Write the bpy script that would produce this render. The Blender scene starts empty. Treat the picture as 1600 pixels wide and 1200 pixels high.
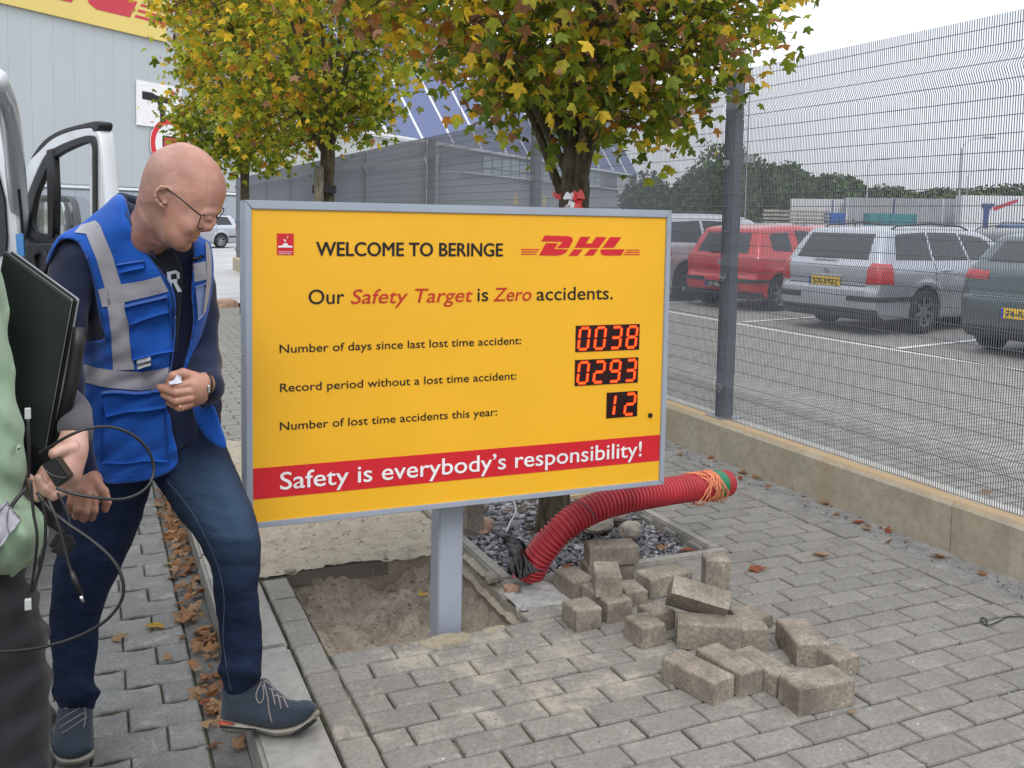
import bpy, bmesh, math, random
import numpy as np
from mathutils import Vector, Matrix
from mathutils.bvhtree import BVHTree
random.seed(7); rng = np.random.default_rng(11)
rad = math.radians
S = bpy.context.scene
C = S.collection
# ------------------------------------------------------------------ camera
F, PITCH, ROLL, CY, YAW, H = 1473.1, rad(4.32), rad(1.13), 451.3, rad(24.0), 1.486
_f = Vector((math.sin(YAW)*math.cos(PITCH), math.cos(YAW)*math.cos(PITCH), -math.sin(PITCH)))
_r0 = Vector((math.cos(YAW), -math.sin(YAW), 0)); _u0 = _r0.cross(_f)
CR = math.cos(ROLL)*_r0 + math.sin(ROLL)*_u0
CU = -math.sin(ROLL)*_r0 + math.cos(ROLL)*_u0
CF = _f
cam = bpy.data.cameras.new('camera'); camo = bpy.data.objects.new('camera', cam); C.objects.link(camo)
camo.matrix_world = Matrix(((CR.x, CU.x, -CF.x, 0), (CR.y, CU.y, -CF.y, 0), (CR.z, CU.z, -CF.z, H), (0, 0, 0, 1)))
cam.sensor_width = 36; cam.lens = F/1600*36; cam.shift_y = -(600-CY)/1600
cam.clip_start = .05; cam.clip_end = 6000
S.camera = camo
S.render.resolution_x = 1024; S.render.resolution_y = 768
# ------------------------------------------------------------------ light: bright overcast
w = bpy.data.worlds.new('World'); S.world = w; w.use_nodes = True
nt = w.node_tree; nt.nodes.clear()
out = nt.nodes.new('ShaderNodeOutputWorld'); bg = nt.nodes.new('ShaderNodeBackground')
sky = nt.nodes.new('ShaderNodeTexSky'); sky.sky_type = 'NISHITA'; sky.sun_disc = False
SUN_EL, SUN_AZ = rad(48), rad(-20)
sky.sun_elevation = SUN_EL; sky.sun_rotation = rad(200)
sm = nt.nodes.new('ShaderNodeMix'); sm.data_type = 'RGBA'; sm.blend_type = 'MIX'; sm.inputs[0].default_value = .93
sk = nt.nodes.new('ShaderNodeMix'); sk.data_type = 'RGBA'; sk.blend_type = 'MULTIPLY'; sk.inputs[0].default_value = 1
sk.inputs[7].default_value = (.12, .12, .12, 1)
nt.links.new(sky.outputs[0], sk.inputs[6])
tc = nt.nodes.new('ShaderNodeTexCoord'); sep = nt.nodes.new('ShaderNodeSeparateXYZ'); nt.links.new(tc.outputs['Generated'], sep.inputs[0])
mp = nt.nodes.new('ShaderNodeMapping'); mp.inputs['Scale'].default_value = (1, 1, 3); nt.links.new(tc.outputs['Generated'], mp.inputs[0])
cl = nt.nodes.new('ShaderNodeTexNoise'); cl.inputs['Scale'].default_value = 1.6; cl.inputs['Detail'].default_value = 5
nt.links.new(mp.outputs[0], cl.inputs['Vector'])
cr = nt.nodes.new('ShaderNodeValToRGB'); nt.links.new(cl.outputs[0], cr.inputs[0])
cr.color_ramp.elements[0].position = .35; cr.color_ramp.elements[0].color = (.70, .74, .82, 1)
cr.color_ramp.elements[1].position = .68; cr.color_ramp.elements[1].color = (.93, .95, 1.0, 1)
zr = nt.nodes.new('ShaderNodeMapRange'); nt.links.new(sep.outputs[2], zr.inputs[0])
zr.inputs[1].default_value = 0.; zr.inputs[2].default_value = .9; zr.inputs[3].default_value = .97; zr.inputs[4].default_value = 2.35
mm = nt.nodes.new('ShaderNodeMix'); mm.data_type = 'RGBA'; mm.blend_type = 'MULTIPLY'; mm.inputs[0].default_value = 1
nt.links.new(cr.outputs[0], mm.inputs[6]); nt.links.new(zr.outputs[0], mm.inputs[7])
nt.links.new(sk.outputs[2], sm.inputs[6]); nt.links.new(mm.outputs[2], sm.inputs[7])
nt.links.new(sm.outputs[2], bg.inputs[0]); nt.links.new(bg.outputs[0], out.inputs[0]); bg.inputs[1].default_value = 1.0
sl = bpy.data.lights.new('sun', 'SUN'); sl.energy = 1.1; sl.angle = rad(18); sl.color = (1, .97, .92)
so = bpy.data.objects.new('sun', sl); C.objects.link(so)
_d = Vector((math.sin(rad(-160))*math.cos(SUN_EL), math.cos(rad(-160))*math.cos(SUN_EL), math.sin(SUN_EL)))
so.rotation_euler = _d.to_track_quat('Z', 'Y').to_euler(); so.location = (0, 0, 30)
S.view_settings.view_transform = 'Standard'; S.view_settings.look = 'None'
S.view_settings.exposure = 0.18; S.view_settings.gamma = 1; S.view_settings.use_curve_mapping = False
S.cycles.use_denoising = True
S.cycles.max_bounces = 8; S.cycles.transparent_max_bounces = 16

# ------------------------------------------------------------------ helpers
def W(px, py, d):
    """point at camera depth d seen at photo pixel (px,py)"""
    v = CF + CR*((px-800)/F) - CU*((py-CY)/F)
    return Vector((0, 0, H)) + v*d
def WG(px, py, z=0.):
    v = CF + CR*((px-800)/F) - CU*((py-CY)/F)
    return Vector((0, 0, H)) + v*((z-H)/v.z)
def WX(px, py, x):
    v = CF + CR*((px-800)/F) - CU*((py-CY)/F)
    return Vector((0, 0, H)) + v*(x/v.x)
def tag(o, label=None, cat=None, group=None, kind=None):
    if label: o['label'] = label
    if cat: o['category'] = cat
    if group: o['group'] = group
    if kind: o['kind'] = kind
    return o
def empty(name, loc=(0, 0, 0), rz=0, label=None, cat=None, group=None):
    o = bpy.data.objects.new(name, None); C.objects.link(o); o.location = loc; o.rotation_euler = (0, 0, rz)
    o.empty_display_size = .1
    return tag(o, label, cat, group)
def link(name, me, mat=None, parent=None, loc=None, rot=None, keep=False):
    o = bpy.data.objects.new(name, me); C.objects.link(o)
    if mat is not None and not me.materials:
        for m in (mat if isinstance(mat, (list, tuple)) else [mat]): me.materials.append(m)
    if loc is not None: o.location = loc
    if rot is not None: o.rotation_euler = rot
    if parent is not None:
        o.parent = parent
        if keep:   # geometry given in world coordinates
            bpy.context.view_layer.update() if False else None
            o.matrix_parent_inverse = mw(parent).inverted()
    return o
def mw(o):
    m = Matrix.LocRotScale(o.location, o.rotation_euler, o.scale)
    return mw(o.parent) @ o.matrix_parent_inverse @ m if o.parent else m
def mesh(name, vs, fs, smooth=False, mats=None, mi=None):
    me = bpy.data.meshes.new(name); me.from_pydata([tuple(v) for v in vs], [], [tuple(f) for f in fs])
    if mats:
        for m in mats: me.materials.append(m)
    if mi is not None: me.polygons.foreach_set('material_index', np.asarray(mi, dtype=np.int32))
    if smooth: me.polygons.foreach_set('use_smooth', [True]*len(me.polygons))
    me.update(); return me
def bm_mesh(name, bm, smooth=False):
    me = bpy.data.meshes.new(name); bm.to_mesh(me); bm.free()
    if smooth: me.polygons.foreach_set('use_smooth', [True]*len(me.polygons))
    return me
def add_box(bm, c, s, M=None, bev=0, mi=0):
    r = bmesh.ops.create_cube(bm, size=1)
    vs = r['verts']
    T = Matrix.Translation(Vector(c)) @ Matrix.Diagonal((*s, 1))
    if M is not None: T = M @ T
    bmesh.ops.transform(bm, matrix=T, verts=vs)
    fs = list({f for v in vs for f in v.link_faces})
    for f in fs: f.material_index = mi
    if bev:
        es = list({e for v in vs for e in v.link_edges})
        b = bmesh.ops.bevel(bm, geom=es, offset=bev, segments=1 if bev < .008 else 2, affect='EDGES')
    return fs
def box(name, c, s, mat, parent=None, bev=0, rz=0, keep=True, rot=None):
    bm = bmesh.new(); M = Matrix.Translation(Vector(c))
    if rot is not None: M = M @ rot
    elif rz: M = M @ Matrix.Rotation(rz, 4, 'Z')
    add_box(bm, (0, 0, 0), s, M, bev)
    return link(name, bm_mesh(name, bm), mat, parent, keep=keep)
def spline(pts, n):
    """catmull-rom through pts -> n per segment"""
    P = [np.array(p, float) for p in pts]; P = [2*P[0]-P[1]]+P+[2*P[-1]-P[-2]]; out = []
    for i in range(1, len(P)-2):
        for k in range(n):
            t = k/n; a, b, c, d = P[i-1], P[i], P[i+1], P[i+2]
            out.append(.5*((2*b)+(-a+c)*t+(2*a-5*b+4*c-d)*t*t+(-a+3*b-3*c+d)*t**3))
    out.append(P[-2]); return out
def tube_geo(pts, rads, seg=8, cap=True):
    P = [Vector(p) for p in pts]; n = len(P)
    if not hasattr(rads, '__len__'): rads = [rads]*n
    vs, fs = [], []
    t0 = (P[1]-P[0]).normalized(); up = Vector((0, 0, 1)) if abs(t0.z) < .9 else Vector((1, 0, 0))
    nrm = t0.cross(up).normalized()
    for i in range(n):
        t = (P[min(i+1, n-1)]-P[max(i-1, 0)]).normalized()
        nrm = (nrm-t*nrm.dot(t)).normalized(); b = t.cross(nrm)
        for k in range(seg):
            a = 2*math.pi*k/seg
            vs.append(P[i]+(nrm*math.cos(a)+b*math.sin(a))*rads[i])
    for i in range(n-1):
        for k in range(seg):
            k2 = (k+1) % seg
            fs.append((i*seg+k, i*seg+k2, (i+1)*seg+k2, (i+1)*seg+k))
    if cap: fs.append(tuple(reversed(range(seg)))); fs.append(tuple(range((n-1)*seg, n*seg)))
    return vs, fs
class MB:
    def __init__(s): s.v = []; s.f = []; s.m = []
    def add(s, vs, fs, mi=0):
        o = len(s.v); s.v.extend(tuple(v) for v in vs); s.f.extend(tuple(i+o for i in f) for f in fs); s.m.extend([mi]*len(fs))
    def tube(s, pts, r, seg=8, cap=True, mi=0): s.add(*tube_geo(pts, r, seg, cap), mi)
    def box(s, c, sz, M=None, mi=0):
        x, y, z = [a/2 for a in sz]; c = Vector(c)
        vs = [Vector((i*x, j*y, k*z)) for k in (-1, 1) for j in (-1, 1) for i in (-1, 1)]
        vs = [(M @ v if M is not None else v)+c for v in vs]
        s.add(vs, [(0, 2, 3, 1), (4, 5, 7, 6), (0, 1, 5, 4), (2, 6, 7, 3), (0, 4, 6, 2), (1, 3, 7, 5)], mi)
    def build(s, name, mat, parent=None, smooth=False, keep=True, kind=None):
        mats = mat if isinstance(mat, (list, tuple)) else [mat]
        me = mesh(name, s.v, s.f, smooth, mats, s.m); o = link(name, me, None, parent, keep=keep)
        if kind: o['kind'] = kind
        return o
# ---- materials
class NT:
    def __init__(s, name):
        s.m = bpy.data.materials.new(name); s.m.use_nodes = True; s.t = s.m.node_tree; s.b = s.t.nodes['Principled BSDF']; s.o = s.t.nodes['Material Output']
    def n(s, typ, **k):
        nd = s.t.nodes.new(typ)
        for a, v in k.items(): setattr(nd, a, v)
        return nd
    def l(s, a, b): s.t.links.new(a, b)
    def coord(s, world=False, scale=None):
        if world: c = s.n('ShaderNodeNewGeometry').outputs['Position']
        else: c = s.n('ShaderNodeTexCoord').outputs['Object']
        if scale is not None:
            m = s.n('ShaderNodeMapping'); m.inputs['Scale'].default_value = scale; s.l(c, m.inputs[0]); c = m.outputs[0]
        return c
    def noise(s, vec, sc, det=4, rough=.55, dist=0):
        n = s.n('ShaderNodeTexNoise'); n.inputs['Scale'].default_value = sc; n.inputs['Detail'].default_value = det
        n.inputs['Roughness'].default_value = rough; n.inputs['Distortion'].default_value = dist; s.l(vec, n.inputs['Vector']); return n.outputs[0]
    def ramp(s, f, stops):
        r = s.n('ShaderNodeValToRGB'); s.l(f, r.inputs[0]); e = r.color_ramp.elements
        while len(e) < len(stops): e.new(.5)
        for i, (p, c) in enumerate(stops):
            e[i].position = p; e[i].color = (*c, 1) if hasattr(c, '__len__') else (c, c, c, 1)
        return r.outputs[0]
    def mix(s, f, a, b, mode='MIX'):
        m = s.n('ShaderNodeMix', data_type='RGBA', blend_type=mode)
        for q, v in ((0, f), (6, a), (7, b)):
            sock = m.inputs[q]
            if isinstance(v, bpy.types.NodeSocket): s.l(v, sock)
            elif hasattr(v, '__len__'): sock.default_value = (*v, 1)
            elif q == 0: sock.default_value = v
            else: sock.default_value = (v, v, v, 1)
        return m.outputs[2]
    def math(s, op, a, b=0, c=None, clamp=False):
        m = s.n('ShaderNodeMath', operation=op, use_clamp=clamp)
        for sock, v in zip(m.inputs, (a, b) if c is None else (a, b, c)):
            if isinstance(v, bpy.types.NodeSocket): s.l(v, sock)
            else: sock.default_value = v
        return m.outputs[0]
    def bump(s, h, st=.3, dist=.01, normal=None):
        b = s.n('ShaderNodeBump'); b.inputs['Strength'].default_value = st; b.inputs['Distance'].default_value = dist; s.l(h, b.inputs['Height'])
        if normal is not None: s.l(normal, b.inputs['Normal'])
        return b.outputs[0]
    def set(s, col=None, rough=None, normal=None, metal=None, spec=None, **k):
        for nm, v in (('Base Color', col), ('Roughness', rough), ('Normal', normal), ('Metallic', metal), ('Specular IOR Level', spec), *k.items()):
            if v is None: continue
            i = s.b.inputs[nm]
            if isinstance(v, bpy.types.NodeSocket): s.l(v, i)
            elif hasattr(v, '__len__') and len(v) == 3: i.default_value = (*v, 1)
            else: i.default_value = v
        return s.m
def simple(name, col, rough=.5, metal=0., spec=.5, nsc=12, var=.12, bump=0., bsc=60, world=False, bdist=.004, **k):
    t = NT(name); v = t.coord(world); n = t.noise(v, nsc, 5)
    c = t.mix(t.ramp(n, [(.3, 0.), (.7, 1.)]), tuple(x*(1-var) for x in col), tuple(min(1, x*(1+var)) for x in col))
    nrm = t.bump(t.noise(v, bsc, 5), bump, bdist) if bump else None
    r = t.math('ADD', t.math('MULTIPLY', n, .18), rough-.09)
    return t.set(c, r, nrm, metal, spec, **k)
# ---- signed-distance modelling in "photo space": axes are (px*s, py*s, depth)
def vnoise(P, sc, seed=0):
    """cheap 3-D value noise on points P (N,3)"""
    g = np.random.default_rng(seed).random((32, 32, 32)); Q = P*sc; i = np.floor(Q).astype(int); f = Q-i; f = f*f*(3-2*f); i &= 31; j = (i+1) & 31
    x0, y0, z0 = i.T; x1, y1, z1 = j.T; fx, fy, fz = f.T
    a = g[x0, y0, z0]*(1-fx)+g[x1, y0, z0]*fx; b = g[x0, y1, z0]*(1-fx)+g[x1, y1, z0]*fx
    c = g[x0, y0, z1]*(1-fx)+g[x1, y0, z1]*fx; d = g[x0, y1, z1]*(1-fx)+g[x1, y1, z1]*fx
    return (a*(1-fy)+b*fy)*(1-fz)+(c*(1-fy)+d*fy)*fz-.5
def polysdf(X, Y, poly):
    """signed distance to a closed polygon (negative inside)"""
    d = np.full(X.shape, 1e9); ins = np.zeros(X.shape, bool); n = len(poly)
    for i in range(n):
        ax, ay = poly[i]; bx, by = poly[(i+1) % n]; ex, ey = bx-ax, by-ay; wx, wy = X-ax, Y-ay
        t = np.clip((wx*ex+wy*ey)/(ex*ex+ey*ey+1e-12), 0, 1)
        d = np.minimum(d, (wx-ex*t)**2+(wy-ey*t)**2)
        c = ((ay <= Y) & (by > Y)) | ((by <= Y) & (ay > Y))
        xi = ax+(Y-ay)/(by-ay+1e-12)*ex
        ins ^= c & (X < xi)
    d = np.sqrt(d); return np.where(ins, -d, d)
def smin(a, b, k):
    h = np.clip(.5+.5*(b-a)/k, 0, 1); return b*(1-h)+a*h-k*h*(1-h)
def smax(a, b, k): return -smin(-a, -b, k)
def surface_nets(Fv):
    nx, ny, nz = Fv.shape; s = Fv < 0
    c = np.zeros((nx-1, ny-1, nz-1)); acc = np.zeros((nx-1, ny-1, nz-1, 3))
    sl_ = lambda d, n: slice(d, n-1+d)
    for ax in range(3):
        o = [a for a in range(3) if a != ax]
        for d1 in (0, 1):
            for d2 in (0, 1):
                ia = [None]*3; ib = [None]*3; N = (nx, ny, nz)
                ia[ax] = sl_(0, N[ax]); ib[ax] = sl_(1, N[ax])
                for a, d in ((o[0], d1), (o[1], d2)): ia[a] = ib[a] = sl_(d, N[a])
                A = Fv[tuple(ia)]; B = Fv[tuple(ib)]; m = (A < 0) != (B < 0)
                t = np.where(m, A/(A-B+1e-20), 0); c += m
                acc[..., ax] += t*m; acc[..., o[0]] += d1*m; acc[..., o[1]] += d2*m
    act = c > 0; idx = -np.ones(act.shape, int); idx[act] = np.arange(act.sum())
    g = np.argwhere(act); V = g+acc[act]/c[act][:, None]
    Q = []
    for ax in range(3):
        o1, o2 = [(1, 2), (2, 0), (0, 1)][ax]
        A = np.take(s, range(0, s.shape[ax]-1), ax); B = np.take(s, range(1, s.shape[ax]), ax)
        ch = np.argwhere(A != B); ch = ch[(ch[:, o1] > 0) & (ch[:, o2] > 0) & (ch[:, o1] < act.shape[o1]) & (ch[:, o2] < act.shape[o2])]
        ins = A[tuple(ch.T)]
        def id_(a, b):
            q = ch.copy(); q[:, o1] -= a; q[:, o2] -= b; return idx[tuple(q.T)]
        q = np.stack([id_(1, 1), id_(0, 1), id_(0, 0), id_(1, 0)], 1)
        q[~ins] = q[~ins][:, ::-1]; Q.append(q)
    Q = np.concatenate(Q); return V, Q[(Q >= 0).all(1)]
class PS:
    """photo-space grid: fn gets X,Y in pixels and D depth in metres, distances in metres"""
    def __init__(s, x0, x1, y0, y1, d0, d1, h, D):
        s.s = D/F; s.h = h; hp = h/s.s
        s.x = np.arange(x0, x1, hp); s.y = np.arange(y0, y1, hp); s.d = np.arange(d0, d1, h)
        s.X, s.Y, s.D = np.meshgrid(s.x, s.y, s.d, indexing='ij'); s.X2, s.Y2 = s.X[:, :, 0], s.Y[:, :, 0]
    def poly(s, pts, smooth=True):
        if smooth: pts = closed(pts, 4)
        return (polysdf(s.X2, s.Y2, pts)*s.s)[:, :, None]
    def inflate(s, pts, T, Rr, dc, smooth=True, k=.02, p2=None):
        """solid with the given outline; half thickness T, edge rounding Rr, centre depth dc (number or 2-D function)"""
        p = s.poly(pts, smooth) if p2 is None else p2
        q = np.clip(-p/Rr, 0, 1); th = T*np.sqrt(np.clip(1-(1-q)**2, 0, 1))
        c = dc(s.X2, s.Y2)[:, :, None] if callable(dc) else dc
        g = (np.abs(s.D-c)-th)/(1+1.2*(1-q))
        return np.maximum(g, p)
    def cap(s, a, b, ra, rb=None):
        """rounded cone between photo-space points (px,py,depth)"""
        rb = ra if rb is None else rb
        A = np.array([a[0]*s.s, a[1]*s.s, a[2]]); B = np.array([b[0]*s.s, b[1]*s.s, b[2]]); e = B-A; L = (e@e)+1e-12
        wx, wy, wz = s.X*s.s-A[0], s.Y*s.s-A[1], s.D-A[2]
        t = np.clip((wx*e[0]+wy*e[1]+wz*e[2])/L, 0, 1)
        return np.sqrt((wx-e[0]*t)**2+(wy-e[1]*t)**2+(wz-e[2]*t)**2)-(ra+(rb-ra)*t)
    def chain(s, pts, rs, k=.01):
        r = None
        for i in range(len(pts)-1):
            c = s.cap(pts[i], pts[i+1], rs[i], rs[i+1]); r = c if r is None else smin(r, c, k)
        return r
    def P(s): return np.stack([s.X.ravel()*s.s, s.Y.ravel()*s.s, s.D.ravel()], 1)
    def noise(s, sc, seed=0, st=(1, 1, 1)): return vnoise(s.P()*np.array(st), sc, seed).reshape(s.X.shape)
    def mesh(s, name, Fv, relax=1):
        V, Q = surface_nets(Fv)
        px = s.x[0]+V[:, 0]*(s.h/s.s); py = s.y[0]+V[:, 1]*(s.h/s.s); d = s.d[0]+V[:, 2]*s.h
        if relax: px, py, d = relaxed(np.stack([px, py, d], 1), Q, relax).T
        f = np.array(CF); r = np.array(CR); u = np.array(CU)
        Pw = np.array([0, 0, H])+d[:, None]*(f+((px-800)/F)[:, None]*r-((py-CY)/F)[:, None]*u)
        # photo space is left-handed (y down): flip so that normals face out
        A, B, Cc = Pw[Q[:, 0]], Pw[Q[:, 1]], Pw[Q[:, 2]]; vol = np.einsum('ij,ij->i', A-Pw.mean(0), np.cross(B-A, Cc-A)).sum()
        if vol < 0: Q = Q[:, ::-1]
        return mesh(name, Pw.tolist(), Q.tolist(), True)
def relaxed(V, Q, it):
    E = np.concatenate([Q[:, [0, 1]], Q[:, [1, 2]], Q[:, [2, 3]], Q[:, [3, 0]]]); n = len(V)
    for _ in range(it):
        a = np.zeros_like(V); c = np.zeros(n)
        for i, j in ((0, 1), (1, 0)):
            for k in range(3): a[:, k] += np.bincount(E[:, i], V[E[:, j], k], n)
            c += np.bincount(E[:, i], minlength=n)
        V = V*.5+.5*a/np.maximum(c, 1)[:, None]
    return V
def closed(pts, n):
    P = [np.array(p, float) for p in pts]; m = len(P); out = []
    for i in range(m):
        a, b, c, d = P[i-1], P[i], P[(i+1) % m], P[(i+2) % m]
        for k in range(n):
            t = k/n; out.append(.5*((2*b)+(-a+c)*t+(2*a-5*b+4*c-d)*t*t+(-a+3*b-3*c+d)*t**3))
    return out
def decal(name, src, planes, facing, offset, mat, parent=None, M=None, keep=True, smooth=True, skirt=True):
    """a thin piece lying on the surface of src: cut out by planes (point, inward normal)"""
    bm = bmesh.new(); bm.from_mesh(src)
    if M is not None: bm.transform(M)
    f = Vector(facing)
    bmesh.ops.delete(bm, geom=[x for x in bm.faces if x.normal.dot(f) < .12], context='FACES')
    for p, n in planes:
        g = list(bm.verts)+list(bm.edges)+list(bm.faces)
        bmesh.ops.bisect_plane(bm, geom=g, plane_co=p, plane_no=n, clear_inner=True, clear_outer=False)
    bm.normal_update()
    if not bm.faces: bm.free(); print('EMPTY DECAL', name); return None
    nr = {v: v.normal.copy() for v in bm.verts}
    for v in bm.verts: v.co += nr[v]*offset
    bnd = [e for e in bm.edges if e.is_boundary]
    r = bmesh.ops.extrude_edge_only(bm, edges=bnd if skirt else [])
    for v in [g for g in r['geom'] if isinstance(g, bmesh.types.BMVert)]:
        v.co -= v.normal*(offset+.004) if v.normal.length > .1 else Vector()
    nv = [g for g in r['geom'] if isinstance(g, bmesh.types.BMVert)]
    me = bm_mesh(name, bm, smooth)
    return link(name, me, mat, parent, keep=keep)
def quad_planes(pts, cam_o=Vector((0, 0, H))):
    """planes through the camera-side view of a convex photo polygon (pixels, any winding)"""
    D = [(CF+CR*((x-800)/F)-CU*((y-CY)/F)) for x, y in pts]; c = sum(D, Vector())/len(D); out = []
    for i in range(len(D)):
        n = D[i].cross(D[(i+1) % len(D)]).normalized()
        if n.dot(c) < 0: n = -n
        out.append((cam_o.copy(), n))
    return out
# ================================================================== MATERIALS (ground)
def brick_mat(name, c1, c2, sand=True):
    t = NT(name); v = t.coord(); wv = t.coord(True)
    oi = t.n('ShaderNodeObjectInfo'); 
    loc = t.n('ShaderNodeVectorMath', operation='ADD'); t.l(v, loc.inputs[0])
    rv = t.n('ShaderNodeMath', operation='MULTIPLY'); t.l(oi.outputs['Random'], rv.inputs[0]); rv.inputs[1].default_value = 37
    cb = t.n('ShaderNodeCombineXYZ'); t.l(rv.outputs[0], cb.inputs[0]); t.l(rv.outputs[0], cb.inputs[1]); t.l(cb.outputs[0], loc.inputs[1])
    vv = loc.outputs[0]
    n1 = t.noise(vv, 9, 5, .6); n2 = t.noise(vv, 70, 4, .7); n3 = t.noise(vv, 260, 3, .7)
    c = t.mix(t.ramp(n1, [(.3, 0.), (.7, 1.)]), c1, c2)
    c = t.mix(t.math('MULTIPLY', t.ramp(n2, [(.35, 1.), (.62, 0.)]), .6), c, tuple(x*.62 for x in c1))
    c = t.mix(t.math('MULTIPLY', t.ramp(n3, [(.3, 1.), (.5, 0.)]), .5), c, tuple(x*.5 for x in c1))
    c = t.mix(t.math('MULTIPLY', t.ramp(n3, [(.60, 0.), (.72, 1.)]), .4), c, (.52, .51, .48))
    # pale chips
    vo = t.n('ShaderNodeTexVoronoi'); vo.inputs['Scale'].default_value = 24; t.l(vv, vo.inputs['Vector'])
    c = t.mix(t.math('MULTIPLY', t.ramp(vo.outputs['Distance'], [(.05, 1.), (.10, 0.)]), t.ramp(n1, [(.52, 0.), (.6, .8)])), c, (.62, .61, .57))
    # per piece tone
    rr = t.math('MULTIPLY_ADD', oi.outputs['Random'], .17, .915); c = t.mix(1., c, rr, 'MULTIPLY')
    if sand:
        s1 = t.noise(wv, 5, 6, .62, .4); s2 = t.noise(wv, 38, 5, .7)
        d = t.n('ShaderNodeVectorMath', operation='DISTANCE'); t.l(wv, d.inputs[0]); d.inputs[1].default_value = (1.35, 2.95, 0)
        f = t.math('SUBTRACT', t.math('ADD', s1, t.math('MULTIPLY', s2, .35)), t.math('MULTIPLY_ADD', d.outputs['Value'], .16, .62))
        c = t.mix(t.math('MULTIPLY', t.ramp(f, [(.0, 0.), (.14, 1.)]), .5), c, (.47, .42, .33))
        f2 = t.ramp(t.noise(wv, 11, 6, .7, .3), [(.58, 0.), (.74, .45)])
        c = t.mix(f2, c, (.44, .43, .40))
    if not sand and 'block' in name: c = t.mix(t.ramp(t.noise(wv, 9, 6, .72, .4), [(.57, 0.), (.70, .6)]), c, (.44, .43, .40))
    h = t.math('ADD', t.math('MULTIPLY', n2, .6), t.math('MULTIPLY', n3, .5))
    return t.set(c, .9, t.bump(h, .8, .004), 0, .25)
M_brick = brick_mat('paving_brick', (.215, .203, .180), (.285, .27, .24))
M_pile = brick_mat('loose_brick', (.165, .138, .108), (.41, .36, .29), False)
M_block = brick_mat('wavy_block', (.20, .20, .192), (.29, .288, .272), False)
def joint_mat(name, kind):
    t = NT(name); v = t.coord(True); a = t.noise(v, 45, 6, .7); b = t.noise(v, 3.2, 5, .6); g = t.noise(v, 170, 4, .7)
    c = t.mix(t.ramp(a, [(.35, 0.), (.65, 1.)]), (.022, .020, .017), (.11, .10, .08))
    if kind == 'pave':
        c = t.mix(t.ramp(b, [(.50, 0.), (.60, .7)]), c, (.11, .115, .045))
        d = t.n('ShaderNodeVectorMath', operation='DISTANCE'); t.l(v, d.inputs[0]); d.inputs[1].default_value = (1.35, 2.95, 0)
        f = t.math('SUBTRACT', t.math('ADD', t.noise(v, 6, 5, .6), .50), t.math('MULTIPLY', d.outputs['Value'], .75))
        c = t.mix(t.ramp(f, [(.5, 0.), (.66, .8)]), c, (.36, .33, .27))
    else:
        c = t.mix(t.ramp(b, [(.48, 0.), (.62, .8)]), c, (.085, .095, .05))
    return t.set(c, 1, t.bump(t.math('ADD', a, g), .9, .006), 0, .1)
M_joint = joint_mat('joint_sand', 'pave'); M_joint2 = joint_mat('joint_grit', 'road')
def conc_mat(name, c1, c2, stain=None, bs=1.):
    t = NT(name); v = t.coord(True); a = t.noise(v, 7, 7, .65); g = t.noise(v, 120, 5, .7); b = t.noise(v, 28, 5, .6)
    c = t.mix(t.ramp(a, [(.3, 0.), (.7, 1.)]), c1, c2)
    c = t.mix(t.math('MULTIPLY', t.ramp(b, [(.3, 1.), (.5, 0.)]), .3), c, tuple(x*.6 for x in c1))
    c = t.mix(t.math('MULTIPLY', t.ramp(g, [(.60, 0.), (.75, 1.)]), .5), c, tuple(min(.7, x*1.8) for x in c2))
    if stain: c = stain(t, v, c)
    return t.set(c, .92, t.bump(t.math('ADD', t.math('MULTIPLY', b, .5), g), .4*bs, .004), 0, .2)
M_kerb = conc_mat('kerb_concrete', (.245, .236, .216), (.345, .335, .308))
M_edging = conc_mat('edging_concrete', (.22, .205, .18), (.34, .32, .285))
def curb_stain(t, v, c):
    s = t.n('ShaderNodeSeparateXYZ'); t.l(v, s.inputs[0])
    m = t.n('ShaderNodeMapping'); m.inputs['Scale'].default_value = (1, 1.5, .12); t.l(v, m.inputs[0])
    st = t.noise(m.outputs[0], 2.2, 5, .6)
    c = t.mix(t.ramp(st, [(.50, 0.), (.68, .5)]), c, (.36, .26, .15))
    c = t.mix(t.ramp(t.noise(m.outputs[0], 4.1, 5, .6), [(.56, 0.), (.72, .3)]), c, (.22, .195, .15))
    # rust tinted top near the outer edge, rinsed pale under the mesh
    top = t.math('GREATER_THAN', s.outputs[2], .238)
    band = t.math('MULTIPLY_ADD', t.noise(v, 3, 5, .6), .07, t.math('SUBTRACT', s.outputs[0], .035))
    rust = t.ramp(t.math('SUBTRACT', band, 3.4), [(.13, .15), (.165, .8), (.20, .75), (.245, .0)])
    c = t.mix(t.math('MULTIPLY', top, rust), c, (.46, .31, .16))
    pale = t.ramp(t.math('SUBTRACT', band, 3.4), [(.22, 0.), (.26, .85)])
    return t.mix(t.math('MULTIPLY', top, pale), c, (.62, .60, .54))
M_curb = conc_mat('curb_wall_concrete', (.32, .285, .22), (.43, .385, .30), curb_stain)
def sand_mat(name, c1, c2, c3):
    t = NT(name); v = t.coord(True); a = t.noise(v, 9, 7, .65); g = t.noise(v, 150, 5, .7); b = t.noise(v, 62, 6, .7, .3)
    c = t.mix(t.ramp(a, [(.3, 0.), (.7, 1.)]), c1, c2); c = t.mix(t.ramp(b, [(.27, .7), (.42, 0.)]), c, c3)
    k = t.noise(v, 17, 6, .75, .2); c = t.mix(t.ramp(k, [(.50, 0.), (.63, .55)]), c, tuple(x*.62 for x in c1)); c = t.mix(t.ramp(g, [(.62, 0.), (.75, .5)]), c, tuple(min(.75, x*1.35) for x in c2))
    return t.set(c, 1, t.bump(t.math('ADD', t.math('ADD', b, k), t.math('MULTIPLY', g, .6)), 1., .014), 0, .1)
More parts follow.
